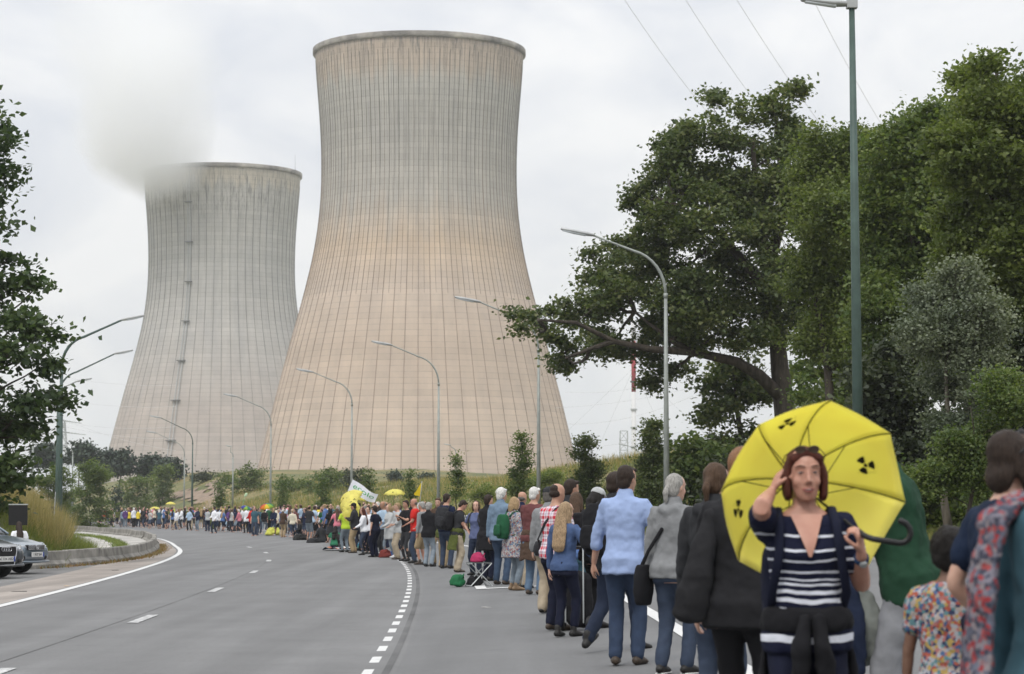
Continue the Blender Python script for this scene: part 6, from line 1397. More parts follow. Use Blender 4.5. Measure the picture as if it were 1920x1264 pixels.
person('curlgrey', 'person with curly grey hair in black jacket and very pale jeans', 803, 65.0, -30, 1.70, ('jacket', 'black'), ('jeans', (denim((.22, .26, .30)))), 'black', ('curly', 'grey'), 'fair', .018, False, {'fem': True, 'aL': 'front'})
person('shorts', 'man in patterned shirt and khaki shorts beside the red t-shirt', 793, 67.5, 60, 1.74, ('long', 'grey'), ('shorts', 'khaki'), 'brown', ('short', 'grey'), 'red', .018, False, {'aR': 'front'})
person('redtee', 'bald man in bright red t-shirt and blue jeans', 779, 70.0, 95, 1.85, ('tee', 'red'), ('jeans', 'jeans'), 'black', ('bald', 'dgrey'), 'red', .017, False, {'bw': 1.06, 'aL': 'front', 'aR': 'pocket'})
person('blacktee', 'bearded man in black t-shirt and black trousers taking a photo', 763, 73.0, 130, 1.82, ('tee', 'black'), ('slim', 'charcoal'), 'black', ('short', 'dark'), 'tan', .018, False, {'aL': 'phone', 'aR': 'phone', 'bw': 1.06})
person('beigeman', 'person in white shirt and beige trousers left of the black t-shirt', 747, 76.0, 110, 1.76, ('blouse', 'lgrey'), ('loose', 'beige'), 'brown', ('short', 'blond'), 'fair', .02, False, {'aL': 'front', 'aR': 'front'})
person('lightblue', 'woman in light blue top and long grey cardigan', 731, 79.0, 120, 1.72, ('coat', 'lgrey'), ('slim', 'ljeans'), 'white', ('mid', 'blond'), 'fair', .02, False, {'fem': True, 'aL': 'front', 'feet': {'R': (.1, .12), 'L': (-.1, -.12)}})
person('vest', 'man in grey blue shirt and black vest under the yellow umbrella', 720, 81.0, 130, 1.84, ('long', 'lblue'), ('jeans', 'charcoal'), 'black', ('balding', 'grey'), 'tan', .02, False, {'aL': 'front', 'aR': 'high'})
person('navydress', 'woman in dark navy top and trousers with dark curly hair', 704, 80.0, 60, 1.68, ('tee', 'dnavy'), ('loose', 'dnavy'), 'black', ('curly', 'dark'), 'fair', .02, False, {'fem': True, 'aR': 'hip', 'bw': 1.1})
STR2 = pattern_cloth('white_stripe_top', [(0, (.55, .56, .6)), (.2, (.6, .6, .63)), (.92, (.6, .6, .63)), (.95, (.1, .1, .16)), (.97, (.6, .6, .63)), (.99, (.1, .1, .16))], 1, 'z')
person('white1', 'girl in white striped top and blue jeans below the yellow umbrellas', 682, 84.0, 100, 1.62, ('long', 'white'), ('slim', 'jeans'), 'black', ('long', 'auburn'), 'fair', .02, False, {'fem': True, 'aR': 'front', 'aL': 'front'})
person('white2', 'woman in white t-shirt next to the navy clothed woman', 692, 86.0, 140, 1.66, ('tee', 'white'), ('slim', 'dnavy'), 'black', ('bun', 'dark'), 'fair', .02, False, {'fem': True, 'aR': 'down'})
person('ubman', 'man in dark jacket holding the lowest yellow umbrella', 665, 88.0, 80, 1.80, ('jacket', 'charcoal'), ('loose', 'khaki'), 'brown', ('short', 'dark'), 'tan', .02, False, {'aL': 'pole', 'aR': 'pole'}, cap=('cap', 'black'))
person('ubwoman', 'person in jeans behind the low yellow umbrella', 648, 90.0, 40, 1.72, ('tee', 'lime'), ('jeans', 'ljeans'), 'black', ('short', 'dark'), 'fair', .022, False, {'aL': 'pole', 'aR': 'pole'})
person('flagman', 'person in dark clothes holding up the white flag', 672, 94.0, -20, 1.84, ('jacket', 'black'), ('jeans', 'djeans'), 'black', ('short', 'black'), 'fair', .022, False, {'aL': 'high', 'aR': 'pole'})
person('pennant', 'person in black holding the yellow pennant', 772, 79.0, -40, 1.86, ('jacket', 'black'), ('jeans', 'charcoal'), 'black', ('short', 'black'), 'fair', .022, False, {'aL': 'high', 'aR': 'high'})
# sitting on the road
SITP = {'pel': (0, 0, .14), 'lean': 12, 'aL': ((-.20, .26, .34), None), 'aR': ((.20, .26, .34), None), 'feet': {'R': (.14, .56, .075), 'L': (-.14, .52, .075)}, 'kpole': (0, .6, 1)}
person('sitter', 'girl with long black hair in green top sitting on the road, seen from behind', 627, 101.0, -15, 1.66, ('tee', (cloth((.03, .16, .085), 'green_top'))), ('jeans', 'dnavy'), 'black', ('long', 'black'), 'fair', .02, False, dict(SITP, fem=True), z=0.004)
person('sitter2', 'person in dark clothes sitting among the bags behind the blanket', 604, 118.0, 40, 1.75, ('jacket', 'charcoal'), ('jeans', 'black'), 'black', ('short', 'dark'), 'fair', .024, False, dict(SITP), z=0.004)
person('mother', 'person with long brown hair and white top by the grass behind the car', 38, 66.0, 20, 1.62, ('tee', 'white'), ('jeans', 'djeans'), 'black', ('long', 'dark'), 'fair', .02, False, {'fem': True, 'pel': (0, 0, .5), 'lean': 15, 'feet': {'R': (.12, .15), 'L': (-.12, .1)}}, z=0.02)
# ================================================================== the far crowd: one continuous mesh each, shared poses, own colours
def zone_mesh(name, pose, top, bottom, hr, vox=.034, cap=False):
    F = Fig(pose); mb = MB(); body(mb, F, False, 0); hair(mb, F, hr, 1); top_geo(mb, F, top, 2); bottom_geo(mb, F, bottom, 3)
    for q in 'RL': F.foot(mb, q, .008, 4)
    src = mb.mesh('src'); o = bpy.data.objects.new('tmp', src); COL.objects.link(o)
    r = o.modifiers.new('r', 'REMESH'); r.mode = 'VOXEL'; r.voxel_size = vox; r.use_smooth_shade = True
    q = o.modifiers.new('s', 'SMOOTH'); q.factor = .4; q.iterations = 2
    dg = bpy.context.evaluated_depsgraph_get(); me = bpy.data.meshes.new_from_object(o.evaluated_get(dg)); me.name = name
    bvh = BVHTree.FromPolygons(mb.v, mb.f); mi = []
    for p in me.polygons:
        hit_ = bvh.find_nearest_range(p.center, vox*1.1); best = None
        if hit_:
            # outermost garment wins near a boundary
            best = min(hit_, key=lambda h: h[3]-(.006 if mb.t[h[2]] in (2, 3) else 0.003 if mb.t[h[2]] == 1 else 0)); mi.append(mb.t[best[2]])
        else: mi.append(0)
    me.materials.clear()
    for i in range(5): me.materials.append(skin_mat(SK['fair']))
    me.polygons.foreach_set('material_index', mi); me.polygons.foreach_set('use_smooth', [True]*len(mi)); me.update()
    COL.objects.unlink(o); bpy.data.objects.remove(o); return me
VAR = [zone_mesh('standing_figure', *a) for a in (
    ({'aL': 'down', 'aR': 'down'}, 'tee', 'jeans', 'short'), ({'aL': 'front', 'aR': 'front', 'hpitch': 15}, 'jacket', 'jeans', 'short'), ({'aL': 'hold', 'aR': 'hold', 'fem': True}, 'tee', 'slim', 'long'),
    ({'aL': 'cross', 'aR': 'cross', 'bw': 1.1}, 'long', 'loose', 'balding'), ({'aL': 'hip', 'aR': 'phone', 'fem': True}, 'blouse', 'slim', 'bob'), ({'aL': 'pocket', 'aR': 'front', 'feet': {'R': (.11, .1), 'L': (-.11, -.08)}}, 'hoodie', 'jeans', 'curly'),
    ({'aL': 'strap', 'aR': 'hold', 'bw': 1.08}, 'tee', 'shorts', 'short'), ({'fem': True, 'aL': 'side', 'aR': 'front'}, 'tee', 'skirt', 'mid'), ({'feet': {'R': (.10, .26), 'L': (-.10, -.26, .09, 8, -.3)}, 'pel': (0, 0, .89), 'aL': ((-.25, .22, .9), None), 'aR': ((.25, -.16, .88), None)}, 'long', 'slim', 'short'))]
VSIT = zone_mesh('sitting_figure', SITP, 'jacket', 'jeans', 'mid')
def zc(o, cols):
    for i, m in enumerate(cols):
        o.material_slots[i].link = 'OBJECT'; o.material_slots[i].material = m
TOPN = [('black', 'black', 9), ('navy', 'navy', 6), ('charcoal', 'dark grey', 6), ('white', 'white', 6), ('lgrey', 'light grey', 4), ('red', 'red', 3), ('orange', 'orange', 1), ('pink', 'pink', 2), ('blue', 'blue', 5), ('lblue', 'pale blue', 4), ('maroon', 'maroon', 2), ('olive', 'olive', 3), ('yellow', 'yellow', 2), ('lime', 'lime', 1), ('brown', 'brown', 3), ('cream', 'cream', 3), ('green', 'green', 2), ('purple', 'purple', 1), ('teal', 'teal', 1)]
BOTN = [('djeans', 'dark jeans', 5), ('jeans', 'blue jeans', 4), ('black', 'black trousers', 5), ('beige', 'beige trousers', 2), ('charcoal', 'grey trousers', 3), ('ljeans', 'pale jeans', 2), ('khaki', 'khaki trousers', 1)]
HRN = [('dark', 'dark hair', 5), ('brown', 'brown hair', 4), ('blond', 'blond hair', 2), ('grey', 'grey hair', 2), ('black', 'black hair', 2), ('white', 'white hair', 1)]
def pick(r, L):
    t = r.uniform(0, sum(x[2] for x in L))
    for x in L:
        t -= x[2]
        if t <= 0: return x
    return L[-1]
def ordinal(n): return '%d%s' % (n, 'th' if 10 <= n % 100 <= 20 else {1: 'st', 2: 'nd', 3: 'rd'}.get(n % 10, 'th'))
def far_crowd():
    r = random.Random(42); spots = []
    # the chain itself: two or three deep along the merge lane and on round the bend
    y = 92.0
    while y < 262:
        for row in range(3 if y > 110 else 2):
            o = (0.9+1.5*row)+r.uniform(-.5, .5); yy = y+r.uniform(-.6, .6)
            if r.random() < .08: continue
            spots.append((float(XB(yy))+o, yy))
        y += (1.8 if y < 150 else 2.5)+r.uniform(-.3, .5)
    for px, d in ((478, 150), (430, 176), (402, 170), (275, 236), (292, 228), (348, 210), (322, 222)): spots.append((xat(px, d), d))
    spots.sort(key=lambda p: p[0]/p[1]); n = len(spots)
    fixed = {}
    for i, (x, y) in enumerate(spots):
        t = pick(r, TOPN); b = pick(r, BOTN); hc = pick(r, HRN); sk = r.choice(['fair', 'fair', 'tan', 'red', 'fair', 'brown']); sh = r.choice(['black', 'brown', 'grey', 'white'])
        v = r.choice(VAR); sit = r.random() < .06 and y < 240
        me = VSIT if sit else v; o = bpy.data.objects.new('person', me); link(o)
        zz = float(hz_road(x-float(XB(y))))+.004
        fa = r.choice([r.uniform(-70, 40), r.uniform(60, 200), r.uniform(-70, 20)]); k = r.uniform(.92, 1.06)
        o.location = (x, y, zz); o.rotation_euler = (0, 0, R(fa)); o.scale = (k, k, k)
        zc(o, [skin_mat(SK[sk]), hair_mat(HC[hc[0]]), cm(t[0]), cm(b[0]), M('leather', SHOE[sh], .2, 20., .5)])
        tag(o, '%s in %s top, %s, %s, %s from left in far crowd' % ('sitting person' if sit else 'person', t[1], b[1], hc[1], ordinal(i+1)), 'person', 'people in the far part of the chain')
    return n
NFAR = far_crowd()

# yellow umbrellas and flags over the crowd
held_umbrella(655, 922, 92, 24, 'yellow umbrella highest of the three at the white flag', (-.35, -.35, .9))
held_umbrella(650, 934, 90, 24, 'yellow umbrella overlapping the highest one at the white flag', (-.55, -.45, .7), phase=.5)
held_umbrella(652, 956, 88.2, 22, 'lowest yellow umbrella turned to show its radiation sign', (-.5, -.75, .15), phase=.3)
held_umbrella(686, 931, 95, 13, 'small piece of a yellow umbrella behind the white flag', (.2, .2, 1))
held_umbrella(741, 917, 80.5, 21, 'yellow umbrella above the man in the black vest', (.12, -.12, 1))
held_umbrella(291, 950, 222, 10, 'left yellow umbrella of the two in the far crowd', (.05, 0, 1), sym=())
held_umbrella(320, 941, 218, 10, 'raised yellow umbrella standing above the far crowd', (0, 0, 1), sym=(), shaft=1.2)
held_umbrella(499, 945, 150, 14, 'rainbow umbrella in the middle of the far crowd', (-.15, -.3, .9), RAINB, (), 'rainbow umbrellas in the crowd')
held_umbrella(463, 949, 158, 11, 'blue and green part of a second rainbow umbrella', (.3, -.2, .9), RAINB[3:7], (), 'rainbow umbrellas in the crowd')
def cloth_flag(label, P0, P1, P2, P3, mat, pole, text=None, name='flag', wav=.12):
    """waving flag: corners P0 (pole top) P1 (pole bottom) P2 (fly bottom) P3 (fly top)"""
    root = empty(name, pole[0], 0, label, 'flag'); B = V(pole[0]); n = 14; v = []; f = []
    def W(s, t):
        p = P0.lerp(P3, s).lerp(P1.lerp(P2, s), t); return p + V((0, math.sin(s*7+t*1.4)*wav*s, math.sin(s*6.2+.4)*wav*.6*s))
    for i in range(n+1):
        for j in range(n//2+1): v.append(W(i/n, j/(n//2))-B)
    h = n//2+1; mb = MB(); mb.add(v, [(i*h+j, i*h+j+1, (i+1)*h+j+1, (i+1)*h+j) for i in range(n) for j in range(n//2)]); mb.build('cloth', mat, root, True)
    pole_part(root, (0, 0, 0), V(pole[1])-B, .014, STEEL)
    if text:
        cu = bpy.data.curves.new('flag_text', 'FONT'); cu.body = text[0]; cu.size = 1.0; cu.resolution_u = 3; to = bpy.data.objects.new('tmp', cu); COL.objects.link(to)
        dg = bpy.context.evaluated_depsgraph_get(); me = bpy.data.meshes.new_from_object(to.evaluated_get(dg)); COL.objects.unlink(to); bpy.data.objects.remove(to)
        bm = bmesh.new(); bm.from_mesh(me); bmesh.ops.subdivide_edges(bm, edges=[e for e in bm.edges if e.calc_length() > .08], cuts=2); 
        xs = [q.co.x for q in bm.verts]; wd = max(xs)
        for q in bm.verts:
            s = text[2]+q.co.x/wd*text[3]; t = text[4]-q.co.y*text[5]; c = W(s, t)-B; q.co = c+V((0, -.015, 0))
        bm.to_mesh(me); bm.free(); me.materials.clear(); me.materials.append(text[1]); to = bpy.data.objects.new('lettering', me); link(to, root)
    return root
FW = fabric_sheet('white_flag', (.74, .75, .80), .35); FY = fabric_sheet('yellow_flag', (.85, .62, .03), .4)
r_, F_ = PEOPLE['flagman']; g = r_.matrix_basis @ F_.wr['R']
cloth_flag('white flag with green lettering flying beside the yellow umbrellas', at(661, 899, 93.4), at(652, 921, 93.4), at(702, 943, 92.6), at(709, 928, 92.6), FW, (at(648, 958, 93.4), at(661, 898, 93.4)), ('ecolo', cloth((.06, .33, .10), 'green_print'), .10, .80, .62, .62))
r_, F_ = PEOPLE['pennant']; g = r_.matrix_basis @ F_.wr['L']
cloth_flag('yellow pennant above the bald man in red', at(791, 904, 79), at(787, 931, 79), at(776, 927, 78.8), at(777, 925, 78.8), FY, (at(786, 955, 79), at(791, 903, 79)), wav=.04)
# placards and small props in the far crowd
def placard(label, px, py, w, h, d, mat, marks=None):
    c = at(px, py, d); k = 1/ppm(d); root = empty('placard', (c.x, c.y, hz_road(c.x-float(XB(c.y)))), 0, label, 'placard'); z = c.z-root.location.z
    MB().box((0, 0, z), (w*k, .02, h*k)).build('board', mat, root); MB().tube([(0, .02, .3), (0, .02, z)], [.015, .015], 6).build('stick', M('wood', (.3, .2, .1), .2, 9.), root)
    if marks:
        for a, b, sx, sz in marks: MB().box((a*k, -.016, z-b*k), (sx*k, .008, sz*k)).build('mark', SYM, root)
placard('cream banner with black marks carried in the far crowd', 322, 969, 10, 20, 221, cloth(C['cream'], 'banner'), [(-1, 3, 2, 5), (2, 3, 2, 5)])
placard('white sign among the far crowd', 414, 974, 13, 14, 186, cloth((.6, .6, .6), 'white_board'))
placard('yellow sign with dark writing above the far crowd', 417, 957, 8, 7, 184, cloth((.6, .48, .15), 'yellow_board'), [(0, -1, 5, 1), (0, 1, 5, 1)])
o = empty('windmill_stick', at(452, 960, 170), 0, 'pale green toy windmill on a stick held over the crowd', 'toy'); b0 = V(o.location)
m = MB(); m.tube([V((0, 0, 0)), at(459, 930, 170)-b0], [.015, .012], 6); m.build('stick', cloth((.3, .5, .25), 'stick'), o); m = MB(); m.ell(at(461, 928, 170)-b0, (.10, .05, .16), 10, 6, Matrix.Rotation(.5, 3, 'Y')); m.build('sail', cloth((.45, .60, .38), 'sail'), o, True)

# folding stool with bags, blanket, rucksacks on the road
def stool():
    c = V((xat(898, 47.0), 47.0, 0)); c.z = float(hz_road(c.x-float(XB(c.y)))); k = .42
    root = empty('folding_stool', c, R(20), 'grey folding stool with crossed legs carrying a pink bag', 'stool')
    for y in (-.15, .15):
        for s in (-1, 1): MB().tube([(s*.22, y+s*.012, .01), (-s*.20, y+s*.012, .44)], [(.018, .010)]*2, 8, (0, 1, 0)).build('leg', STEEL, root)
    for s in (-1, 1): MB().tube([(s*.20, -.17, .44), (s*.20, .17, .44)], [.012]*2, 8).build('rail', STEEL, root); MB().tube([(s*.22, -.17, .015), (s*.22, .17, .015)], [.012]*2, 8).build('foot_bar', STEEL, root)
    MB().box((0, 0, .455), (.42, .32, .016)).build('seat', cloth((.12, .13, .13), 'canvas_seat'), root)
    def lump(name, label, cat, pos, rad, mat, extra=None, fold=.08):
        o = empty(name, pos, R(rnd.uniform(0, 90)), label, cat); m = MB(); SQ = lambda q, k, z, sh: [(math.copysign(abs(math.cos(6.2832*j/16))**.55, math.cos(6.2832*j/16))*rad[0]*k+sh, math.copysign(abs(math.sin(6.2832*j/16))**.55, math.sin(6.2832*j/16))*rad[1]*k, z*rad[2]) for j in range(16)]
        m.rings([SQ(0, .85, .02, 0), SQ(0, 1.0, .2, 0), SQ(0, .98, .7, .1*rad[0]), SQ(0, .86, 1.25, .2*rad[0]), SQ(0, .62, 1.55, .12*rad[0]), SQ(0, .3, 1.7, .1*rad[0])]); m.ell((rad[0]*.1, -rad[1]*.9, rad[2]*.55), (rad[0]*.62, rad[1]*.35, rad[2]*.42), 12, 7); skinned(m, 'bag_body', mat, o, min(.035, min(rad)*.2), fold, .14, 2)
        m = MB(); m.tube([(-rad[0]*.4, -rad[1]*.8, rad[2]), (-rad[0]*.1, -rad[1]*1.1, rad[2]*1.7), (rad[0]*.3, -rad[1]*.8, rad[2]*1.1)], [.012]*3, 6); m.build('strap', mat, o, True); return o
    lump('bag', 'crumpled pink bag lying on the folding stool', 'bag', c+V((-.03, 0, .463)), (.18, .13, .10), cloth((.30, .025, .08), 'pink_nylon'))
    lump('backpack', 'bright green and black rucksack beside the folding stool', 'backpack', c+V((-.42, .05, 0)), (.16, .13, .14), cloth((.02, .12, .05), 'green_nylon'))
    lump('backpack', 'black rucksack lying under the folding stool', 'backpack', c+V((-.10, .15, 0)), (.18, .14, .12), cm('black'))
    for px, d, rad, col, lb in ((721, 79, (.20, .16, .17), (.16, .035, .03), 'dark red bag standing beside the block markings'), (733, 80, (.10, .08, .12), (.06, .12, .30), 'small blue bag next to the dark red one'), (690, 92, (.40, .30, .42), (.012, .012, .013), 'big black and yellow rucksack behind the blanket'),
                               (650, 98, (.22, .16, .20), (.02, .018, .02), 'dark bag beside the girl in green'), (588, 117, (.55, .25, .14), (.02, .02, .022), 'black bag lying flat at the far end of the blanket'), (668, 95, (.22, .18, .14), (.07, .045, .09), 'purple bag on the blanket'), (563, 128, (.4, .3, .2), (.02, .02, .02), 'dark bag lying by the edge of the far crowd'), (512, 150, (.5, .3, .3), (.5, .5, .1), 'yellow bag at the feet of the far crowd'), (440, 178, (.8, .4, .3), (.03, .03, .035), 'dark heap of bags in the far crowd')):
        x = xat(px, d); lump('bag', lb, 'bag', V((x, d, float(hz_road(x-float(XB(d))))+.004)), rad, cloth(col, 'bag_cloth'))
    # blanket with clothes
    d = 94.0; x = xat(655, d); o = empty('blanket', (x, d, .006), 0, 'colourful blankets and clothes spread on the road', 'blanket')
    PB = pattern_cloth('patchwork', [(.30, .05, .04), (.50, .48, .46), (.40, .16, .06), (.10, .10, .12), (.45, .30, .25), (.08, .14, .20)], 2.2)
    m = MB(); n = 16; v = []
    for i in range(n+1):
        for j in range(9): v.append((-.95+1.9*i/n, -1.2+2.2*j/8, .03+.10*abs(math.sin(i*1.3)*math.cos(j*1.1))+.05*rnd.random()))
    m.add(v, [(i*9+j, (i+1)*9+j, (i+1)*9+j+1, i*9+j+1) for i in range(n) for j in range(8)]); m.build('cloth', PB, o, True)
    d = 93.0; x = xat(682, d); o = empty('beach_ball_bag', (x, d, .004), 0, 'blue and yellow printed bag on the blanket', 'bag'); m = MB(); m.ell((0, 0, .20), (.24, .2, .24), 14, 8); skinned(m, 'bag_body', pattern_cloth('globe_print', [(.05, .25, .40), (.10, .35, .30), (.5, .42, .08)], 7.0), o, .02, .06, .12, 2)
stool()
# small dog beside the girl
def dog():
    d = 99.5; x = xat(646, d); o = empty('dog', (x, d, .004), R(70), 'black dog with pale paws standing beside the girl in green', 'dog')
    m = MB(); m.tube([(0, -.30, .44), (0, -.12, .43), (0, .12, .42), (0, .28, .45)], [(.10, .12), (.10, .11), (.12, .15), (.10, .13)], 10, (1, 0, 0)); m.tube([(0, .28, .50), (0, .38, .62)], [.085, .07], 8); m.tube([(0, .36, .66), (0, .44, .66), (0, .55, .62)], [.085, .075, .04], 8)
    for s in (-1, 1):
        m.tube([(s*.07, .24, .40), (s*.075, .23, .22), (s*.075, .25, .03)], [.05, .032, .028], 7); m.tube([(s*.08, -.26, .42), (s*.085, -.20, .26), (s*.085, -.30, .16), (s*.085, -.27, .03)], [.07, .05, .03, .028], 7); m.ell((s*.06, .35, .73), (.025, .03, .05), 7, 5)
    m.tube([(0, -.34, .48), (0, -.46, .55), (0, -.52, .66)], [.03, .024, .014], 6); skinned(m, 'body', hair_mat(HC['black']), o, .02, .02, .05, 2)
dog()
# ================================================================== parked cars, sign, left side details
def car_paint(name, c, rough=.28):
    m, nt, b, out = nmat(name); b.inputs['Base Color'].default_value = c+(1,); b.inputs['Metallic'].default_value = .55; b.inputs['Roughness'].default_value = rough; b.inputs['Coat Weight'].default_value = .8; b.inputs['Coat Roughness'].default_value = .08
    co = nd(nt, 'ShaderNodeTexCoord').outputs['Object']; n = nd(nt, 'ShaderNodeTexNoise', {'Vector': co, 'Scale': 900.0}); r = ramp(nt, n.outputs['Fac'], [(.3, [x*.9 for x in c]), (.7, [x*1.1 for x in c])]); nt.links.new(r.outputs[0], b.inputs['Base Color']); return m
GLASS = M('car_glass', (.012, .014, .016), .1, 2.0, .06, spec=.6); RUB = M('tyre_rubber', (.014, .014, .014), .15, 20.0, .85); CHR = M('chrome', (.55, .56, .58), .05, 3.0, .15, metal=.95); LAMPG = M('headlamp_glass', (.30, .32, .34), .3, 8.0, .08, spec=.6); PLT = M('plate_white', (.62, .62, .60), .05, 5.0, .5); PLB = M('plate_blue', (.02, .05, .30), .05, 5.0, .5); INK = M('plate_ink', (.01, .01, .01), .05, 5.0, .5)
def text_part(body, size, loc, rot, mat, parent, nm='lettering', ext=.002):
    cu = bpy.data.curves.new('t', 'FONT'); cu.body = body; cu.size = size; cu.align_x = 'CENTER'; cu.align_y = 'CENTER'; cu.extrude = ext; to = bpy.data.objects.new('tmp', cu); COL.objects.link(to); dg = bpy.context.evaluated_depsgraph_get(); me = bpy.data.meshes.new_from_object(to.evaluated_get(dg)); COL.objects.unlink(to); bpy.data.objects.remove(to)
    me.materials.clear(); me.materials.append(mat); o = bpy.data.objects.new(nm, me); link(o, parent); o.location = loc; o.rotation_euler = rot; return o
def car(label, loc, rz, paint, kind, plate):
    """car facing +y in its own frame, 4.7 m long"""
    root = empty('parked_car', loc, rz, label, 'car', 'cars parked in the lay-by')
    # lower body: stations along y: (y, z bottom, z top, half width bottom, half width belt)
    ST = [(-2.33, .42, .92, .62, .66), (-2.28, .30, .98, .78, .80), (-2.0, .25, 1.00, .86, .88), (-1.4, .22, 1.00, .90, .91), (-.5, .20, .98, .90, .92), (.5, .20, .96, .90, .92), (1.0, .21, .94, .90, .91), (1.5, .22, .88, .88, .89), (1.95, .22, .80, .84, .84), (2.20, .25, .72, .76, .76), (2.32, .30, .66, .64, .64), (2.36, .36, .60, .52, .52)]
    rg = []
    for y, zb, zt, wb, wt in ST:
        zm = zb+(zt-zb)*.55
        rg.append([V((x, y, z)) for x, z in ((-wb*.86, zb), (-wb, zb+.10), (-wt*1.01, zm), (-wt*.985, zt-.09), (-wt*.90, zt-.015), (-wt*.5, zt+.018), (0, zt+.028), (wt*.5, zt+.018), (wt*.90, zt-.015), (wt*.985, zt-.09), (wt*1.01, zm), (wb, zb+.10), (wb*.86, zb))])
    b = MB().rings(rg).build('body', paint, root, True); sb = b.modifiers.new('sub', 'SUBSURF'); sb.levels = sb.render_levels = 2
    G = [(-2.05, .98, .98, .78, .70), (-1.75, .97, 1.36, .78, .60), (-1.0, .97, 1.45, .80, .61), (0, .96, 1.46, .81, .62), (.35, .95, 1.42, .81, .60), (1.05, .93, .99, .80, .70)]
    rg = [[V((-w0, y, z0)), V((-w1*1.04, y, z1-.06)), V((-w1*.8, y, z1)), V((w1*.8, y, z1)), V((w1*1.04, y, z1-.06)), V((w0, y, z0))] for y, z0, z1, w0, w1 in G]
    g_ = MB().rings(rg).build('windows', GLASS, root, True); g_.modifiers.new('bev', 'BEVEL').width = .03
    rf = MB().rings([[V((-w, y, z)), V((-w*.6, y, z+.02)), V((w*.6, y, z+.02)), V((w, y, z)), V((w*.9, y, z-.02)), V((-w*.9, y, z-.02))] for y, z, w in ((-1.72, 1.37, .58), (-1.0, 1.465, .60), (0, 1.475, .61), (.33, 1.43, .60))]).build('roof', paint, root, True)
    for s in (-1, 1):
        for pts in ([(s*.80, 1.03, .96), (s*.62, .36, 1.42)], [(s*.815, -.35, .97), (s*.635, -.35, 1.44)], [(s*.79, -1.95, 1.0), (s*.61, -1.72, 1.36)]): MB().tube(pts, [.030, .026], 6).build('pillar', paint, root, True)
        m = MB(); m.ell((s*.99, .72, 1.02), (.09, .06, .07), 10, 6); m.build('mirror', paint, root, True)
        for y in (-1.38, 1.42):
            w = empty('wheel', (0, 0, 0)); COL.objects.unlink(w); COL.objects.link(w); w.parent = root; w.location = (s*.79, y, .325)
            m = MB(); rgx = []
            for x, r in ((-.10, .24), (-.11, .30), (-.07, .325), (.07, .325), (.11, .30), (.10, .24)): rgx.append([(x, r*math.cos(6.2832*j/28), r*math.sin(6.2832*j/28)) for j in range(28)])
            m.rings(rgx); m.build('tyre', RUB, w, True)
            m = MB(); 
            for j in range(5): a = 6.2832*j/5; m.tube([(s*.085, 0, 0), (s*.10, .22*math.cos(a), .22*math.sin(a))], [(.03, .02), (.04, .02)], 6)
            m.tube([(s*.07, .23*math.cos(6.2832*j/24), .23*math.sin(6.2832*j/24)) for j in range(25)], [.018]*25, 6, cap=False); m.tube([(s*.05, 0, 0), (s*.10, 0, 0)], [.05, .05], 10); m.build('rim', CHR, w, True)
        # swept headlamp
        m = MB(); m.tube([V((s*.36, 2.315, .62)), V((s*.55, 2.245, .645)), V((s*.72, 2.09, .685)), V((s*.80, 1.90, .73))], [(.03, .055), (.045, .075), (.045, .075), (.02, .04)], 10, (0, 1, 0)); hl = m.build('headlight', LAMPG, root, True)
        m = MB(); m.ell((s*.55, 2.275, .645), (.05, .03, .045), 10, 6); m.build('reflector', CHR, hl, True)
        m = MB(); m.tube([V((s*.46, 2.33, .40)), V((s*.70, 2.20, .42))], [(.05, .055), (.06, .06)], 8, (0, 1, 0)); m.build('air_intake', BLKP, root, True)
        m = MB(); m.ell((s*.58, 2.30, .415), (.06, .03, .035), 10, 6); m.build('fog_lamp', CHR, root, True)
    m = MB(); m.tube([V((-.62, 2.34, .30)), V((0, 2.40, .29)), V((.62, 2.34, .30))], [(.03, .03)]*3, 8); m.build('bumper_lip', paint, root, True)
    fy = 2.385
    if kind == 'shield':
        m = MB(); P = [(-.30, .72), (.30, .72), (.32, .60), (.24, .30), (-.24, .30), (-.32, .60)]; m.rings([[V((x, fy-.06, z)) for x, z in P], [V((x*.97, fy+.03, z)) for x, z in P]]); gr = m.build('grille', BLKP, root)
        m = MB(); m.tube([V((x, fy+.035, z)) for x, z in P+P[:1]], [.014]*7, 8); m.build('grille_frame', CHR, gr, True)
        for i in range(4):
            m = MB(); cx = -.105+i*.07; m.tube([V((cx+.045*math.cos(6.2832*j/18), fy+.045, .66+.045*math.sin(6.2832*j/18))) for j in range(19)], [.007]*19, 6, cap=False); m.build('ring_emblem', CHR, root, True)
        pz = .44
    else:
        m = MB(); m.rings([[V((x, fy-.08, z)) for x, z in ((-.36, .70), (.36, .70), (.34, .58), (-.34, .58))], [V((x, fy+.01, z)) for x, z in ((-.36, .70), (.36, .70), (.34, .58), (-.34, .58))]]); gr = m.build('grille', BLKP, root)
        for i in range(4): m = MB(); m.tube([V((-.345, fy+.012, .595+.03*i)), V((.345, fy+.012, .595+.03*i))], [.007]*2, 6); m.build('grille_bar', CHR, gr, True)
        m = MB(); m.tube([V((.055*math.cos(6.2832*j/18), fy+.03, .645+.055*math.sin(6.2832*j/18))) for j in range(19)], [.007]*19, 6, cap=False)
        for x0, x1, a, b2 in ((-.035, -.012, .685, .605), (-.012, .0, .605, .645), (0, .012, .645, .605), (.012, .035, .605, .685)): m.tube([V((x0, fy+.03, a)), V((x1, fy+.03, b2))], [.006]*2, 6)
        m.build('round_emblem', CHR, root, True); pz = .47
    MB().box((0, fy+.045, pz), (.52, .012, .115)).build('number_plate', PLT, root, False, .003); MB().box((-.24+.0, fy+.053, pz), (.042, .006, .11)).build('plate_band', PLB, root)
    text_part(plate, .085, (.02, fy+.0535, pz), (R(90), 0, R(180)), INK, root)
    return root
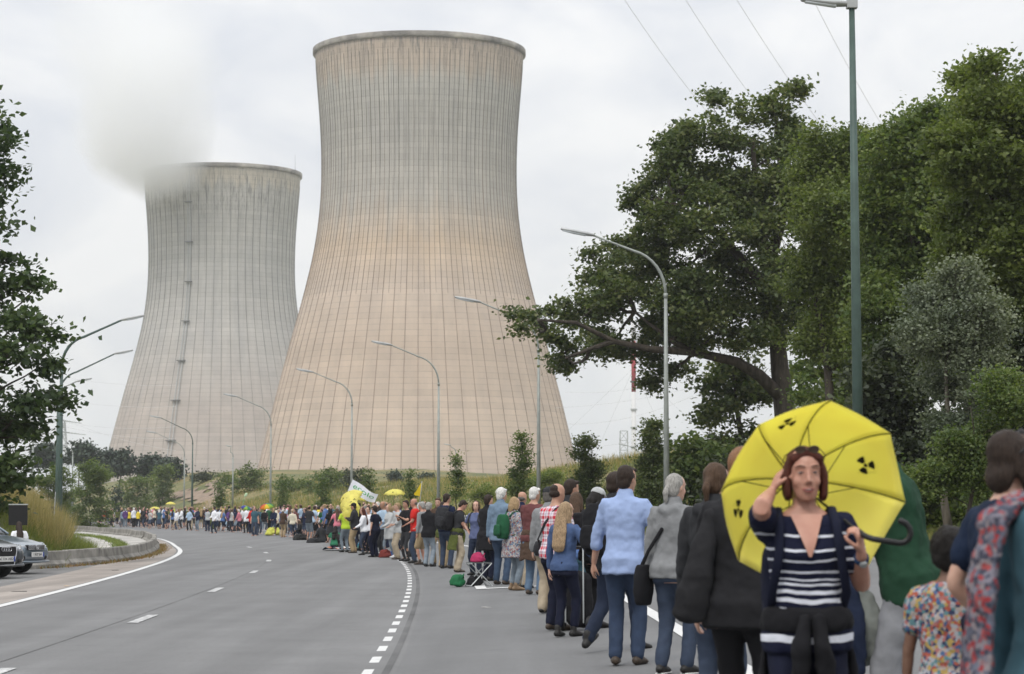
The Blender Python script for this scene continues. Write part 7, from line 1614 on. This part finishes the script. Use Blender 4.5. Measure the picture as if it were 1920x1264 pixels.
PA = car_paint('grey_paint', (.06, .068, .08)); PB_ = car_paint('silver_blue_paint', (.17, .21, .25))
# front ends seen at the left edge: noses turned to the right and towards the camera
def park(label, px, py, d, ang, paint, kind, plate):
    nose = at(px, py, d); a = R(ang); f = V((-math.sin(a), math.cos(a), 0)); c = V((nose.x, nose.y, 0))-f*2.36
    return car(label, (c.x, c.y, .004), a, paint, kind, plate)
park('dark grey car with a large shield grille and four ring emblem at the left edge', 8, 1060, 54.6, 180+56, PA, 'shield', 'AC DX 1032')
park('silver blue estate car parked behind the dark grey one', 66, 1060, 58.8, 180+68, PB_, 'bars', '1 KLP 264')
# back of a sign and leaning boards on the mound
o = empty('road_sign', gpt(38, 68, .0), 0, 'back of a dark rectangular sign on a post at the left', 'sign'); b0 = V(o.location)
c = at(34, 966, 68)-b0; MB().box((c.x, .0, c.z), (.52, .05, .56), R(8)).build('board', BLKP, o); MB().tube([(c.x, .06, -.1), (c.x, .06, c.z+.2)], [.04, .04], 8).build('post', STEEL, o, True)
MB().box((c.x, .0, c.z+.30), (.54, .06, .03), R(8)).build('edge_strip', STEEL, o)
for i, (px, py, hh, tl) in enumerate(((71, 958, 22, .10), (83, 959, 18, -.12), (94, 957, 20, .18))):
    d = 88.0; c = at(px, py, d); k = 1/ppm(d); g0_ = hz(c.x, d); o = MB().box((0, 0, (c.z-g0_+hh*k/2)/2), (.16, .04, c.z-g0_+hh*k/2)).build('fence_board', cm('charcoal')); o.location = (c.x, d, g0_-.05); o.rotation_euler = (0, tl, R(i*25))
    tag(o, ['dark board standing in the tall grass, leftmost of three', 'dark board in the tall grass, middle of three', 'dark board in the tall grass leaning right, last of three'][i], 'board', 'dark boards in the grass')
o = MB().tube([(0, 0, 0), (.02, 0, .9), (.05, 0, 1.5)], [.02, .018, .015], 6).build('stake', STEEL); o.location = gpt(101, 84, .05); tag(o, 'thin pale stake leaning in the tall grass', 'stake')
# litter on the gutter and road
for i, (px, py, s, c_, lb) in enumerate(((36, 1111, (.30, .05, .012), (.02, .02, .02), 'dark strip of rubber on the gutter near the cars'), (216, 1071, (.22, .05, .012), (.03, .028, .025), 'dark scrap on the gutter below the barrier'), (126, 1101, (.14, .10, .01), (.45, .35, .25), 'pale crumpled paper on the gutter'), (912, 1142, (.16, .09, .008), (.55, .53, .5), 'small white scrap of paper on the merge lane'), (740, 1116, (.08, .05, .008), (.5, .5, .48), 'tiny white scrap beside the block markings'))):
    p = hit(px, py, 10, 120); o = MB().add([(-s[0]/2, -s[1]/2, .002), (s[0]/2, -s[1]/2*.6, .003), (s[0]/2*.9, s[1]/2, s[2]), (-s[0]/2*.8, s[1]/2, s[2]*.6), (-s[0]/2, -s[1]/2, .0), (s[0]/2, -s[1]/2*.6, .0), (s[0]/2*.9, s[1]/2, 0), (-s[0]/2*.8, s[1]/2, 0)], [(0, 1, 2, 3), (7, 6, 5, 4), (0, 4, 5, 1), (1, 5, 6, 2), (2, 6, 7, 3), (3, 7, 4, 0)]).build('litter_scrap', cloth(c_, 'litter')); o.location = (p.x, p.y, p.z+.012); o.rotation_euler = (0, 0, i*.7); tag(o, lb, 'litter')
# trolley behind the girl
x = xat(1086, 28.6); o = empty('shopping_trolley', (x, 28.6, float(hz_road(x-float(XB(28.6))))+.004), R(-30), 'black wheeled trolley bag standing behind the blond girl', 'trolley')
m = MB(); m.tube([(0, 0, .12), (0, 0, .35), (0, 0, .62)], [(.17, .11), (.18, .12), (.15, .10)], 12, (1, 0, 0)); skinned(m, 'bag_body', cm('black'), o, .016, .03, .1, 2)
for s in (-1, 1):
    m = MB(); m.tube([(s*.18, -.10, .09), (s*.215, -.10, .09)], [.09, .09], 16, cap=False); m.build('wheel', BLKP, o, True); m = MB(); m.tube([(s*.12, -.12, .10), (s*.12, -.13, .98)], [.010]*2, 6); m.build('rail', STEEL, o, True)
m = MB(); m.tube([(-.12, -.13, .98), (.12, -.13, .98)], [.014]*2, 8); m.build('grip', BLKP, o, True)

# thin summer haze between the camera and the towers
def haze():
    m = bpy.data.materials.new('haze'); m.use_nodes = True; nt = m.node_tree; nt.nodes.clear()
    out = nt.nodes.new('ShaderNodeOutputMaterial'); v = nt.nodes.new('ShaderNodeVolumePrincipled')
    v.inputs['Color'].default_value = (0.93, 0.95, 0.98, 1); v.inputs['Density'].default_value = 0.00016; v.inputs['Anisotropy'].default_value = 0.3
    nt.links.new(v.outputs[0], out.inputs['Volume'])
    o = MB().box((0, 2090, 84.5), (6700, 4400, 181)).build('haze', m); tag(o, 'thin pale haze over the whole place', 'haze', kind='stuff')
haze()
